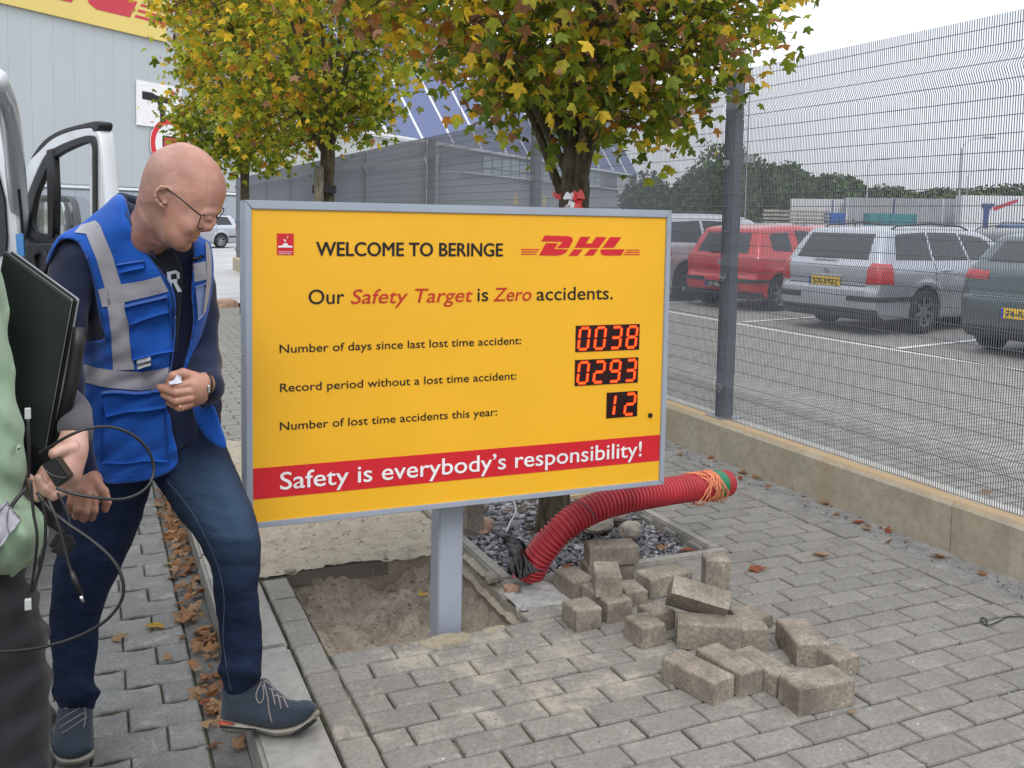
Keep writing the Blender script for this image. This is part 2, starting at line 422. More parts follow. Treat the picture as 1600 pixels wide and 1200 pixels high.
M_sand = sand_mat('pale_dug_sand', (.46, .40, .31), (.56, .50, .40), (.30, .24, .17))
M_pit = sand_mat('damp_brown_sand', (.33, .275, .215), (.45, .385, .31), (.20, .145, .10))
M_dirt = sand_mat('dark_soil', (.12, .10, .08), (.21, .18, .14), (.06, .05, .04))
M_grit = sand_mat('grit_strip', (.27, .265, .255), (.40, .39, .37), (.09, .085, .08))
M_gutter = sand_mat('gutter_grit', (.20, .205, .20), (.27, .27, .255), (.07, .07, .05))
M_lot = conc_mat('car_park_paving', (.26, .25, .225), (.345, .33, .30))
def lot_pattern(m):   # paver joints too fine to model at this distance
    t = m.node_tree; b = t.nodes['Principled BSDF']; src = b.inputs['Base Color'].links[0].from_socket
    g = t.nodes.new('ShaderNodeNewGeometry'); br = t.nodes.new('ShaderNodeTexBrick'); br.inputs['Scale'].default_value = 1; br.inputs['Brick Width'].default_value = .21; br.inputs['Row Height'].default_value = .105; br.inputs['Mortar Size'].default_value = .009; br.inputs['Mortar Smooth'].default_value = .3
    br.inputs['Color1'].default_value = (1, 1, 1, 1); br.inputs['Color2'].default_value = (.86, .85, .83, 1); br.inputs['Mortar'].default_value = (.45, .43, .39, 1); t.links.new(g.outputs['Position'], br.inputs['Vector'])
    mx = t.nodes.new('ShaderNodeMix'); mx.data_type = 'RGBA'; mx.blend_type = 'MULTIPLY'; mx.inputs[0].default_value = 1; t.links.new(src, mx.inputs[6]); t.links.new(br.outputs[0], mx.inputs[7]); t.links.new(mx.outputs[2], b.inputs['Base Color'])
lot_pattern(M_lot)
M_far = simple('far_ground', (.16, .17, .12), .95, nsc=.05, var=.3, world=True)
M_white = simple('road_paint', (.72, .72, .70), .6, nsc=6, var=.15, world=True)

# ================================================================== GROUND SHEETS
def sheet(name, xs, ys, z, mat, holes=(), parent=None, kind='structure'):
    xs = sorted(xs); ys = sorted(ys); vs = [(x, y, z) for y in ys for x in xs]; nx = len(xs); fs = []
    for j in range(len(ys)-1):
        for i in range(nx-1):
            cx, cy = (xs[i]+xs[i+1])/2, (ys[j]+ys[j+1])/2
            if any(a < cx < b and c < cy < d for a, b, c, d in holes): continue
            fs.append((j*nx+i, j*nx+i+1, (j+1)*nx+i+1, (j+1)*nx+i))
    o = link(name, mesh(name, vs, fs), mat, parent); tag(o, kind=kind) if parent is None else None
    return o
PIT = (.712, 1.46, 3.075, 3.865); SQ = (1.50, 2.60, 3.37, 4.62)
sheet('ground', [-1500, 1500], [-300, 2500], -.35, M_far)
pav = sheet('pavement', [.605, PIT[0], PIT[1], SQ[0], SQ[1], 3.53], [-2, PIT[2], SQ[2], PIT[3], SQ[3], 15.1], -.015, M_joint, [PIT, SQ])
road = sheet('road', [-30, .30], [-3, 17], -.110, M_joint2)
apron = sheet('asphalt_yard', [-60, 9.0], [17.004, 120], -.106, simple('yard_asphalt', (.37, .37, .36), .9, nsc=1.5, var=.15, bump=.3, world=True))
lot = sheet('parking_lot', [3.66, 160], [-20, 27.2], 0., M_lot); sheet('far_parking_lot', [9, 160], [27.2, 190], -.002, M_lot)
# kerb with its own blocks
kb = box('kerb', (.5, 10, -.2), (.19, 26, .1), M_kerb); tag(kb, kind='structure')
y = 1.2; k = 0
while y < 17:
    L = .995; o = box('kerb_block', (.502, y+L/2, -.075+.0), (.196, L-.007, .150), M_kerb, kb, .012, rz=random.uniform(-.002, .002)); y += L; k += 1
gut = box('gutter', (.352, 8.4, -.16), (.098, 18, .10), M_gutter); tag(gut, kind='structure')
# concrete curb wall under the fence
cw = empty('concrete_curb_wall', (3.6, 8, 0), 0, 'low rust-stained concrete curb wall under the mesh fence', 'wall')
def curb_seg(y0, y1):
    prof = [(3.535, -.15), (3.530, .225), (3.550, .25), (3.715, .25), (3.735, .225), (3.735, -.15)]
    n = 10; vs = []; fs = []
    for i in range(n+1):
        yy = y0+(y1-y0)*i/n
        for x, z in prof: vs.append((x+random.uniform(-.001, .001), yy, z+(random.uniform(-.0015, .0015) if z > 0 else 0)))
    m = len(prof)
    for i in range(n):
        for k in range(m-1): fs.append((i*m+k, i*m+k+1, (i+1)*m+k+1, (i+1)*m+k))
    fs.append(tuple(range(m)))
    fs.append(tuple(reversed(range(n*m, n*m+m))))
    o = link('curb_block', mesh('curb_block', vs, fs), M_curb, cw, keep=True)
for a in range(0, 5): curb_seg(-3.0+a*6.0, -3.0+a*6.0+5.996)
# grit strip between paving and curb wall
def hfield(name, x0, x1, y0, y1, nx, ny, fn, mat, parent=None, kind=None):
    X, Y = np.meshgrid(np.linspace(x0, x1, nx), np.linspace(y0, y1, ny), indexing='ij'); Z = fn(X, Y)
    vs = np.stack([X.ravel(), Y.ravel(), Z.ravel()], 1); i, j = np.meshgrid(range(nx-1), range(ny-1), indexing='ij'); a = (i*ny+j).ravel()
    fs = np.stack([a, a+ny, a+ny+1, a+1], 1)
    o = link(name, mesh(name, vs.tolist(), fs.tolist(), True), mat, parent, keep=True)
    if kind: o['kind'] = kind
    return o
def n2(X, Y, sc, seed): return vnoise(np.stack([X.ravel(), Y.ravel(), 0*X.ravel()], 1), sc, seed).reshape(X.shape)
hfield('grit_strip', 3.346, 3.534, 1.4, 9, 10, 500, lambda X, Y: -.004+.012*np.clip((X-3.40)/.13, 0, 1)+.010*n2(X, Y, 30, 3)+.006*n2(X, Y, 9, 5), M_grit, None, 'structure')

# ================================================================== PAVING BRICKS
def brick_me(name, L, Wd, Hh, ch=.005, wob=.0012, seed=0, out=None):
    r = random.Random(seed)
    P = out or [(-L/2, -Wd/2), (L/2, -Wd/2), (L/2, Wd/2), (-L/2, Wd/2)]
    P = [(x+r.uniform(-wob, wob), y+r.uniform(-wob, wob)) for x, y in P]; n = len(P)
    ins = lambda x, y, c: (x-math.copysign(c, x)*min(1, abs(x)/(L/2)+.2), y-math.copysign(c, y)*min(1, abs(y)/(Wd/2)+.2))
    vs = [(x, y, -Hh) for x, y in P]+[(x, y, -ch*1.1) for x, y in P]+[(*ins(x, y, ch*.45), -ch*.35) for x, y in P]+[(*ins(x, y, ch*1.3), r.uniform(-.0006, .0006)) for x, y in P]
    fs = [(i, (i+1) % n, n+(i+1) % n, n+i) for i in range(n)]+[(n+i, n+(i+1) % n, 2*n+(i+1) % n, 2*n+i) for i in range(n)]+[(2*n+i, 2*n+(i+1) % n, 3*n+(i+1) % n, 3*n+i) for i in range(n)]
    fs.append(tuple(range(3*n, 4*n)))
    return mesh(name, vs, fs)
def split(L, Wd, seed):   # outline with a few extra points for a slightly worn edge
    r = random.Random(seed); P = []
    for (a, b) in (((-1, -1), (1, -1)), ((1, -1), (1, 1)), ((1, 1), (-1, 1)), ((-1, 1), (-1, -1))):
        m = 3 if a[1] == b[1] else 1
        for i in range(m):
            t = i/m; P.append(((a[0]+(b[0]-a[0])*t)*L/2, (a[1]+(b[1]-a[1])*t)*Wd/2))
    return P
BM = [brick_me('brick', .2045, .0972, .07, .007, .0022, s, split(.2045, .0972, s)) for s in range(8)]
HM = [brick_me('half_brick', .0985, .0972, .07, .007, .0022, s, split(.0985, .0972, s)) for s in range(4)]
bricks = []
def lay(x, y, half=False, rz=0, cut=1.):
    bricks.append((x, y, half, rz, cut))
X0, Y0, LL, WW = .712, 2.960, .212, .105
for k in range(15, -116, -1):
    yb = Y0-WW*k; yc = yb+WW/2; x = X0
    xo = .5*LL if k % 2 else 0
    xs = []
    if xo: xs.append((X0+.25*LL, True, 1))
    x = X0+xo
    while x+LL <= 3.25+.001: xs.append((x+LL/2, False, 1)); x += LL
    if 3.25-x > .06: xs.append((x+(3.25-x)/2, True, (3.25-x)/.106))
    for xc, hf, cut in xs:
        if PIT[0]-.05 < xc < PIT[1]+.02 and PIT[2]-.0 < yc < 5.85: continue
        if 5.85 > yc > PIT[2] and xc < SQ[0]+.02: continue
        if SQ[0]-.03 < xc < SQ[1]+.01 and SQ[2]-.0 < yc < SQ[3]: 
            continue
        if SQ[3] < yc < 5.85 and xc < 2.2: continue
        lay(xc, yc, hf, 0, cut)
yy = 1.45
while yy < 14.9: lay(3.305, yy+.106, False, math.pi/2, 1); yy += .212
for k in range(16, -1, -2): lay(.659, Y0-WW*k+WW, False, math.pi/2, 1)
for i in range(1, 4): lay(.659, Y0+WW+.21*i, False, math.pi/2, 1)
def visible_first(x, y): return (x-0)**2+(y)**2
bricks.sort(key=lambda b: visible_first(b[0], b[1]))
def in_view(x, y, z=0):
    v = Vector((x, y, z-H)); d = v.dot(CF); 
    if d < .5: return False
    px, py = 800+F*v.dot(CR)/d, CY-F*v.dot(CU)/d
    return -60 < px < 1660 and py < 1300
bricks = [b for b in bricks if in_view(b[0], b[1])]
print('bricks', len(bricks))
rest = MB()
for i, (x, y, hf, rz, cut) in enumerate(bricks):
    me = random.choice(HM if hf else BM); dz = random.uniform(-.0022, .0018); tz = rz+random.gauss(0, .006)
    if i < 299:
        o = link('half_brick' if hf else 'brick', me, M_brick, pav); o.location = (x+random.gauss(0, .0008), y+random.gauss(0, .0008), dz)
        o.rotation_euler = (random.gauss(0, .005), random.gauss(0, .004), tz); o.scale = (cut, 1, 1)
    else:
        M = Matrix.Translation((x, y, dz)) @ Matrix.Rotation(tz, 4, 'Z') @ Matrix.Diagonal((cut, 1, 1, 1))
        rest.add([M @ v.co for v in me.vertices], [tuple(p.vertices) for p in me.polygons])
if rest.v: rest.build('brick_field', M_brick, pav, kind='stuff')
# wavy interlocking blocks of the lower road
def wavy(L, Wd, seed):
    a = .011; P = []
    n = 6
    for i in range(n): x = -L/2+L*i/n; P.append((x, -Wd/2+a*math.sin((x/L+.5)*2*math.pi)))
    for i in range(2): P.append((L/2, -Wd/2+Wd*i/2))
    for i in range(n): x = L/2-L*i/n; P.append((x, Wd/2+a*math.sin((x/L+.5)*2*math.pi)))
    for i in range(2): P.append((-L/2, Wd/2-Wd*i/2))
    return brick_me('paving_block', L, Wd, .07, .006, .0012, seed, P)
WL, WWd = .215, .145
WM = [wavy(WL-.006, WWd-.007, s) for s in range(6)]
blk = []
for k in range(0, 95):
    yc = 1.9+k*WWd; off = (k % 2)*WL/2
    for j in range(0, 12):
        xc = .297-WL/2-off-j*WL
        if in_view(xc, yc, -.1): blk.append((xc, yc))
HWM = [brick_me('half_block', WL/2-.007, WWd-.007, .07, .006, .0015, s, split(WL/2-.007, WWd-.007, s)) for s in range(3)]
for k in range(1, 95, 2):
    o = link('half_block', random.choice(HWM), M_block, road); o.location = (.297-WL/4, 1.9+k*WWd, -.1); o.rotation_euler = (0, 0, random.gauss(0, .01))
blk.sort(key=lambda b: b[0]**2*.2+b[1]**2)
rest = MB()
print('blocks', len(blk))
for i, (x, y) in enumerate(blk):
    me = random.choice(WM)
    if i < 299:
        o = link('paving_block', me, M_block, road); o.location = (x, y, -.1+random.uniform(-.003, .002)); o.rotation_euler = (random.gauss(0, .006), random.gauss(0, .005), random.gauss(0, .004))
    else:
        M = Matrix.Translation((x, y, -.1+random.uniform(-.002, .002)))
        rest.add([M @ v.co for v in me.vertices], [tuple(p.vertices) for p in me.polygons])
rest.build('paving_block_field', M_block, road, kind='stuff')


# ================================================================== PIT, SAND, TREE SQUARE
pit = empty('dug_pit', (1.08, 3.45, 0), 0); pit['kind'] = 'structure'
def pitz(X, Y):
    cx, cy = 1.20, 3.42; r = np.hypot((X-cx)*1.0, (Y-cy)*.9)
    z = -.165+.034*np.sin(r*30-1.)*np.exp(-((r-.17)/.15)**2)+.075*n2(X, Y, 7, 9)+.045*n2(X, Y, 20, 8)+.020*n2(X, Y, 55, 4)
    ex = np.minimum(np.minimum(X-PIT[0], PIT[1]-X), np.minimum(Y-PIT[2], PIT[3]-Y))
    z += .065*np.exp(-np.clip(ex, 0, 1)/.06)+.05*np.exp(-((PIT[3]-Y)/.09))*(.5+n2(X, Y, 9, 2))
    return z
hfield('pit_floor', PIT[0]-.02, PIT[1]+.06, PIT[2]-.02, PIT[3]+.03, 190, 190, pitz, M_pit, pit)
def rough_wall(name, a, b, mat, d=.25, top=-.012, n=50, nz=10, amp=.015):
    A, B = Vector(a), Vector(b); dirv = (B-A).normalized(); nn = Vector((-dirv.y, dirv.x)); vs = []; fs = []
    for i in range(n+1):
        for j in range(nz+1):
            p = A.lerp(B, i/n); dz = top-(d)*j/nz; q = np.array([[p.x, p.y, dz]])
            off = (vnoise(q, 18, 3)[0]+.6*vnoise(q, 45, 5)[0])*amp*(1 if j > 0 else .2)+.0
            vs.append((p.x+nn.x*off, p.y+nn.y*off, dz))
    for i in range(n):
        for j in range(nz): a0 = i*(nz+1)+j; fs.append((a0, a0+1, a0+nz+2, a0+nz+1))
    return link(name, mesh(name, vs, fs, True), mat, pit, keep=True)
x0, x1, y0, y1 = PIT
rough_wall('sand_wall', (x0+.004, y0), (x0+.004, y1), M_pit); rough_wall('sand_wall', (x1, y1), (x1, y0), M_pit)
rough_wall('sand_wall', (x0, y0), (x1, y0), M_dirt); rough_wall('sand_wall', (x1, y1-.004), (x0, y1-.004), M_pit)
box('slab_edge', ((x0+1.16)/2, y1+.018, -.038), (1.16-x0, .05, .072), simple('dark_slab', (.14, .12, .10), .9, bump=.5, world=True), pit, .006)
def sandz(X, Y):
    e = np.minimum(np.minimum(X-.60, Y-PIT[3]+.01+.05*n2(X, Y, 14, 21)), 1.52-X)
    return -.006+.022*np.clip(e/.06, 0, 1)+.024*n2(X, Y, 6, 1)+.018*n2(X, Y, 20, 2)+.009*n2(X, Y, 60, 6)
o = hfield('sand_patch', .603, 1.50, PIT[3]-.012, 6.2, 150, 330, sandz, M_sand, None, 'structure')
o = hfield('sand_spill', PIT[1]-.015, SQ[0]+.01, PIT[2]-.03, PIT[3]+.02, 22, 160, lambda X, Y: -.014+.012*n2(X, Y, 12, 3)+.010*n2(X, Y, 40, 5)-.05*np.clip((1.475-X)/.03, 0, 1), M_sand, None, 'structure')
# sand scattered over the brick course in front of the post
def spill(X, Y):
    u = (X-1.12)/.20; v = (Y-3.035)/.045; b = .9-np.sqrt(u*u+v*v)+1.3*n2(X, Y, 13, 12)+.7*n2(X, Y, 37, 4)
    return np.where(b > 0, np.minimum(.012, b*.02), -.02)-.001
hfield('loose_sand', .75, 1.62, 2.90, 3.095, 180, 60, spill, sand_mat('yellow_sand', (.42, .36, .25), (.50, .43, .31), (.26, .21, .15)), None, 'structure')
hfield('mortar_smear', 1.46, 1.78, 3.13, 3.375, 60, 50, lambda X, Y: np.where(1-np.hypot((X-1.6)/.17, (Y-3.27)/.13)+1.6*n2(X, Y, 17, 7) > .1, .007+.006*n2(X, Y, 50, 2), -.03), conc_mat('mortar', (.30, .295, .28), (.42, .415, .40)), None, 'structure')
# tree square: concrete edging and ballast
sq = empty('tree_pit_edging', (2.05, 3.9, 0), 0, 'square frame of concrete edging stones round the tree filled with ballast', 'edging')
sx0, sx1, sy0, sy1 = SQ
for c, s in (((sx0+.035, (sy0+sy1)/2, -.05), (.055, sy1-sy0-.13, .13)), (((sx0+sx1)/2, sy0+.03, -.05), (sx1-sx0, .055, .13)),
             ((sx1-.035, (sy0+sy1)/2, -.05), (.055, sy1-sy0-.13, .13)), (((sx0+sx1)/2, sy1-.03, -.05), (sx1-sx0, .055, .13))):
    box('edging_stone', c, s, M_edging, sq, .008)
hfield('soil', sx0+.02, sx1-.02, sy0+.02, sy1-.02, 70, 80, lambda X, Y: -.055+.035*n2(X, Y, 5, 3)+.02*n2(X, Y, 20, 5)-.05*np.exp(-((X-1.70)**2+(Y-3.52)**2)/.012), M_dirt, sq)
def stone_cloud(name, n, xr, yr, zf, smin_, smax_, mat, parent, kind='stuff'):
    mb = MB(); ico = bmesh.new(); bmesh.ops.create_icosphere(ico, subdivisions=1, radius=1); iv = [v.co.copy() for v in ico.verts]; jf = [tuple(v.index for v in f.verts) for f in ico.faces]; ico.free()
    for _ in range(n):
        x, y = random.uniform(*xr), random.uniform(*yr); z = zf(x, y)
        if z is None: continue
        s = random.uniform(smin_, smax_)*(1 if random.random() < .92 else 1.7); sc = Vector((s, s*random.uniform(.55, .9), s*random.uniform(.4, .75)))
        R = Matrix.Rotation(random.uniform(0, 6.3), 3, 'Z') @ Matrix.Rotation(random.gauss(0, .5), 3, 'X'); j = [random.uniform(.72, 1.15) for _ in iv]
        mb.add([R @ Vector((v.x*sc.x, v.y*sc.y, v.z*sc.z))*j[i]+Vector((x, y, z)) for i, v in enumerate(iv)], jf, 0)
    o = mb.build(name, mat, parent, kind=kind); 
    a = o.data.attributes.new('tone', 'FLOAT', 'FACE'); a.data.foreach_set('value', np.repeat(rng.random(len(o.data.polygons)//20), 20).astype(np.float32))
    return o
def stone_mat(name, cols):
    t = NT(name); a = t.n('ShaderNodeAttribute'); a.attribute_name = 'tone'; c = t.ramp(a.outputs['Fac'], cols)
    n = t.noise(t.coord(True), 160, 4, .7); c = t.mix(t.math('MULTIPLY', n, .5), c, (.1, .1, .1)); return t.set(c, .8, t.bump(n, .3, .003), 0, .3)
M_bal = stone_mat('ballast', [(0, (.12, .125, .14)), (.4, (.23, .235, .25)), (.75, (.34, .34, .35)), (.93, (.52, .52, .53)), (1, (.22, .15, .11))])
def bz(x, y):
    if x < 1.95 and y < 3.62 and random.random() < .75: return None
    if math.hypot(x-2.02, y-4.05) < .10: return None
    return -.045+.02*math.sin(x*5)+random.uniform(-.012, .022)
stone_cloud('ballast', 4200, (sx0+.07, sx1-.07), (sy0+.07, sy1-.07), bz, .009, .020, M_bal, sq)
def mk_rock(name, c, s, mat, label, seed=1, rz=0):
    bm = bmesh.new(); bmesh.ops.create_icosphere(bm, subdivisions=3, radius=1)
    for v in bm.verts:
        q = np.array([[*v.co]]); k = 1+.45*vnoise(q, 1.3, seed)[0]+.16*vnoise(q, 4, seed+1)[0]; v.co = Vector((math.copysign(abs(v.co.x)**.8, v.co.x)*s[0], math.copysign(abs(v.co.y)**.8, v.co.y)*s[1], v.co.z*s[2]))*k
    o = link(name, bm_mesh(name, bm, False), mat, None, c, (0, 0, rz)); return tag(o, label, 'stone')
M_rock = conc_mat('field_stone', (.24, .21, .18), (.38, .34, .29)); M_rrock = conc_mat('reddish_stone', (.30, .18, .13), (.38, .26, .19))
p = WG(1001, 833, .0); mk_rock('stone', (2.33, 3.78, .01), (.055, .045, .04), M_rock, 'rounded tan stone among ballast near the right edging', 3)
mk_rock('stone', (2.22, 3.92, .01), (.10, .07, .05), M_rock, 'broad flat grey stone under the bend of the red pipe', 5, .4)
mk_rock('stone', (2.36, 3.98, .02), (.045, .05, .05), M_rock, 'dark upright stone behind the rounded tan stone', 9, 1)
mk_rock('stone', (1.72, 4.33, .02), (.10, .06, .05), M_rock, 'dark flat stone behind the signpost at the ballast edge', 12, .2)
mk_rock('stone', (1.69, 4.10, .0), (.09, .05, .03), M_rrock, 'reddish broken stone lying behind the signpost', 15, .9)
mk_rock('stone', (1.505, 3.33, .012), (.035, .026, .022), M_rrock, 'small reddish pebble by the front corner of the tree square', 17)
mk_rock('stone', (1.475, 3.46, .012), (.028, .030, .024), M_rock, 'small round pebble beside the left edging stone', 19)
mk_rock('stone', (1.90, 15.3, -.02), (.20, .15, .16), M_rrock, 'reddish boulder on the far kerb left of the sign', 22)
mk_rock('stone', (1.48, 15.4, -.04), (.22, .13, .10), M_rock, 'grey boulder on the far kerb left of the sign', 23)
fk = box('far_kerb', (-1.2, 15.1, -.06), (7.2, .3, .1), M_kerb, None, .02); tag(fk, kind='structure')
# grit crumbs on the paving
stone_cloud('grit', 1500, (.72, 3.45), (1.7, 4.5), lambda x, y: None if (PIT[0] < x < PIT[1] and PIT[2] < y < PIT[3]) or (SQ[0] < x < SQ[1] and SQ[2] < y < SQ[3]) else .001, .0012, .0035, M_bal, pav)
stone_cloud('grit', 900, (.9, 1.7), (2.6, 3.12), lambda x, y: .001, .001, .003, stone_mat('sand_crumb', [(0, (.35, .28, .2)), (1, (.55, .47, .36))]), pav)
stone_cloud('grit', 900, (3.38, 3.53), (1.7, 7), lambda x, y: .003, .001, .005, stone_mat('dark_crumb', [(0, (.05, .045, .04)), (.7, (.14, .13, .11)), (1, (.3, .29, .27))]), pav)
stone_cloud('clods', 350, (PIT[0]+.01, PIT[1]), (PIT[2]+.01, PIT[3]), lambda x, y: float(pitz(np.array([[x]]), np.array([[y]]))[0, 0]), .003, .012, stone_mat('clod', [(0, (.20, .145, .10)), (.7, (.31, .24, .18)), (1, (.42, .35, .27))]), pit)
stone_cloud('clods', 420, (.63, 1.48), (3.88, 5.4), lambda x, y: float(sandz(np.array([[x]]), np.array([[y]]))[0, 0]), .003, .012, stone_mat('clod2', [(0, (.34, .27, .20)), (.7, (.46, .40, .32)), (1, (.55, .48, .4))]), pav)
# ================================================================== MESH FENCE
M_post = simple('grey_fence_post', (.105, .115, .132), .45, .0, .5, nsc=8, var=.15, bump=.1, world=True)
M_wire = simple('fence_wire', (.15, .163, .185), .45, .2, .5, var=.05)
M_zinc = simple('zinc_plate', (.33, .34, .36), .45, .6, var=.2, world=True)
FX = 3.60
posts = [-.95, 1.95, 4.85, 7.72, 10.6, 13.25, 16.1, 18.8, 21.6, 24.2, 26.8]
fence = empty('mesh_fence', (FX, 4.72, .25), 0, 'tall grey security fence of fine wire mesh standing on the concrete curb', 'fence')
for i, y in enumerate(posts):
    mb = MB(); mb.box((FX+.055, y, .25+1.075), (.06, .085, 2.15)); mb.box((FX+.022, y, .25+1.075), (.008, .10, 2.15))
    o = mb.build('fence_post', M_post, fence)
    mb = MB(); mb.box((FX+.05, y, .25+.004), (.17, .17, .008)); mb.tube([(FX+.05, y-.065, .258), (FX+.05, y-.065, .272)], .009, 6); mb.build('base_plate', M_zinc, fence)
    for z in (.45, 1.15, 1.85, 2.25):
        mb = MB(); mb.box((FX+.005, y, z), (.022, .05, .035)); mb.tube([(FX-.012, y+.008, z), (FX+.0, y+.008, z)], .009, 8); mb.tube([(FX-.012, y-.014, z-.03), (FX+.0, y-.014, z-.03)], .007, 8)
        mb.build('clamp', M_zinc, fence)
# profile of a vertical wire: two/three stiffening folds
def fold(z):
    o = 0
    for c in (.47, 1.22, 2.17):
        o = max(o, 1-abs(z-c)/.075)
    return -.036*max(0, o)
zk = sorted({.262, 2.405}|{c+d for c in (.47, 1.22, 2.17) for d in (-.075, 0, .075)})
zh = [.262+.0775*k for k in range(28)]
for i in range(len(posts)-1):
    y0, y1 = posts[i], posts[i+1]; mb = MB(); stepw = .0127; r = .0014
    n = int((y1-y0-.01)/stepw)
    for k in range(n+1):
        y = y0+.008+k*stepw+random.gauss(0, .0004)
        vs = []; fs = []
        for z in zk:
            x = FX-.004+fold(z)
            vs += [(x-r, y-r, z), (x+r, y-r, z), (x+r, y+r, z), (x-r, y+r, z)]
        for j in range(len(zk)-1):
            for q in range(4): fs.append((4*j+q, 4*j+(q+1) % 4, 4*j+4+(q+1) % 4, 4*j+4+q))
        mb.add(vs, fs)
    mb.build('vertical_wires', M_wire, fence, kind='stuff')
    mb = MB()
    for z in zh:
        x = FX-.0045+fold(z); pts = [(x+random.gauss(0, .001), y0+.005+(y1-y0-.01)*t/8, z+random.gauss(0, .0008)) for t in range(9)]
        mb.tube(pts, .0019, 4)
    mb.build('horizontal_wires', M_wire, fence, kind='stuff')

# ================================================================== SIGN BOARD
M_alu = simple('grey_frame_paint', (.345, .38, .44), .38, .15, .5, nsc=5, var=.06, bump=.03, bsc=200)
M_yel = simple('yellow_sign_film', (.84, .44, .024), .38, 0, .35, nsc=2, var=.03)
M_sred = simple('sign_red', (.60, .018, .028), .4, 0, .4, var=.04); M_sblk = simple('sign_black', (.012, .010, .010), .45, 0, .4)
M_dkred = simple('sign_text_red', (.50, .028, .012), .4); M_swht = simple('sign_white', (.80, .79, .78), .4)
M_led_off = simple('display_glass', (.022, .006, .008), .22, 0, .5)
tl = NT('led_segment'); tl.set((.6, .05, .01), .4, None, 0, .3); tl.b.inputs['Emission Color'].default_value = (1, .016, .004, 1); tl.b.inputs['Emission Strength'].default_value = 1.0; M_led = tl.m
tl = NT('led_core'); tl.set((.6, .1, .02), .4, None, 0, .3); tl.b.inputs['Emission Color'].default_value = (1, .26, .02, 1); tl.b.inputs['Emission Strength'].default_value = 1.0; M_led2 = tl.m
SWd, SHt, PSI = 1.521, 1.01, -.016
sgn = empty('information_sign', (.460+.76, 3.11, 0), PSI, 'yellow information board in grey metal frame on a square post', 'sign')
# local frame: x right along board from its lower-left panel corner, z up; panel face at y=0 (towards camera is -y)
SO = Matrix.Translation((.4607, 3.05, .488)) @ Matrix.Rotation(PSI, 4, 'Z')
SO[0][2] = -.004
def spart(name, mb_or_me, mat, parent=None, smooth=False):
    me = mb_or_me; me.transform(SO); o = link(name, me, mat, parent or sgn, keep=True); return o
def sbox(name, x0, x1, y0, y1, z0, z1, mat, bev=0, parent=None):
    bm = bmesh.new(); add_box(bm, ((x0+x1)/2, (y0+y1)/2, (z0+z1)/2), (x1-x0, y1-y0, z1-z0), None, bev); return spart(name, bm_mesh(name, bm), mat, parent)
fw, dp = .021, .115
panel = sbox('yellow_panel', 0, SWd, 0, .004, 0, SHt, M_yel)
# mitred frame rails
def rail(name, a, b, ia, ib):   # outer a->b, inner ia->ib (x,z), front at -.006, back dp
    vs = []
    for (x, z) in (a, b, ib, ia):
        vs.append(Vector((x, -.007, z)))
    for (x, z) in (a, b, ib, ia): vs.append(Vector((x, dp, z)))
    fs = [(0, 1, 2, 3), (7, 6, 5, 4), (0, 4, 5, 1), (1, 5, 6, 2), (2, 6, 7, 3), (3, 7, 4, 0)]
    me = mesh(name, vs, fs); bm = bmesh.new(); bm.from_mesh(me); bmesh.ops.recalc_face_normals(bm, faces=bm.faces)
    bmesh.ops.bevel(bm, geom=[e for e in bm.edges], offset=.0022, segments=2, affect='EDGES'); bm.to_mesh(me); bm.free(); return spart(name, me, M_alu)
L_, R_, B_, T_ = -fw, SWd+.021, -.018, SHt+.027
g = .0008
rail('frame_rail', (L_, T_), (R_, T_), (g, SHt-g), (SWd-g, SHt-g)); rail('frame_rail', (L_, B_), (R_, B_), (g, g), (SWd-g, g))
rail('frame_rail', (L_-.0006, B_), (L_-.0006, T_), (0-g, g), (0-g, SHt-g)); rail('frame_rail', (R_+.0006, B_), (R_+.0006, T_), (SWd+g, g), (SWd+g, SHt-g))
sbox('back_panel', 0.002, SWd-.002, dp-.012, dp-.004, .002, SHt-.002, M_alu)
for z in (SHt-.03, SHt-.47):
    bm = bmesh.new(); bmesh.ops.create_cone(bm, cap_ends=True, segments=10, radius1=.004, radius2=.003, depth=.004, matrix=Matrix.Translation((L_-.002, .055, z)) @ Matrix.Rotation(rad(-90), 4, 'Y')); spart('rivet', bm_mesh('rivet', bm), M_zinc)
# post
bm = bmesh.new(); add_box(bm, (0, 0, 0), (.094, .094, .82), Matrix.Translation((1.176, 3.185, .49-.34)), .006)
link('post', bm_mesh('post', bm), M_alu, sgn, keep=True)
def text(name, body, x, z, wid, cap, mat, bold=0., shear=0., dy=-.0012, track=1., parent=None):
    cu = bpy.data.curves.new(name, 'FONT'); cu.body = body; cu.size = 1; cu.resolution_u = 4; cu.shear = shear; cu.offset = bold; cu.space_character = track; cu.extrude = 0.0
    o = bpy.data.objects.new(name, cu); C.objects.link(o); dg = bpy.context.evaluated_depsgraph_get(); dg.update()
    me = bpy.data.meshes.new_from_object(o.evaluated_get(dg)); C.objects.unlink(o); bpy.data.objects.remove(o)
    co = np.array([v.co[:] for v in me.vertices]); x0, x1 = co[:, 0].min(), co[:, 0].max()
    caph = .729  # cap height of the built-in face
    sx, sz = wid/(x1-x0), cap/caph
    M = Matrix(((sx, 0, 0, x-x0*sx), (0, 0, 1, dy), (0, sz, 0, z), (0, 0, 0, 1)))
    me.transform(M); me.materials.clear(); return me, mat
def stext(name, *a, fat=0., **k):
    me, mat = text(name, *a, **k)
    if fat:
        bm = bmesh.new(); bm.from_mesh(me)
        for i_, (dx, dz) in enumerate(((fat, 0), (-fat, 0), (0, fat*.6), (0, -fat*.6))):
            m2 = me.copy(); m2.transform(Matrix.Translation((dx, -.00012*(i_+1), dz))); bm.from_mesh(m2)
        me = bm_mesh(name, bm)
    return spart(name, me, mat, panel)
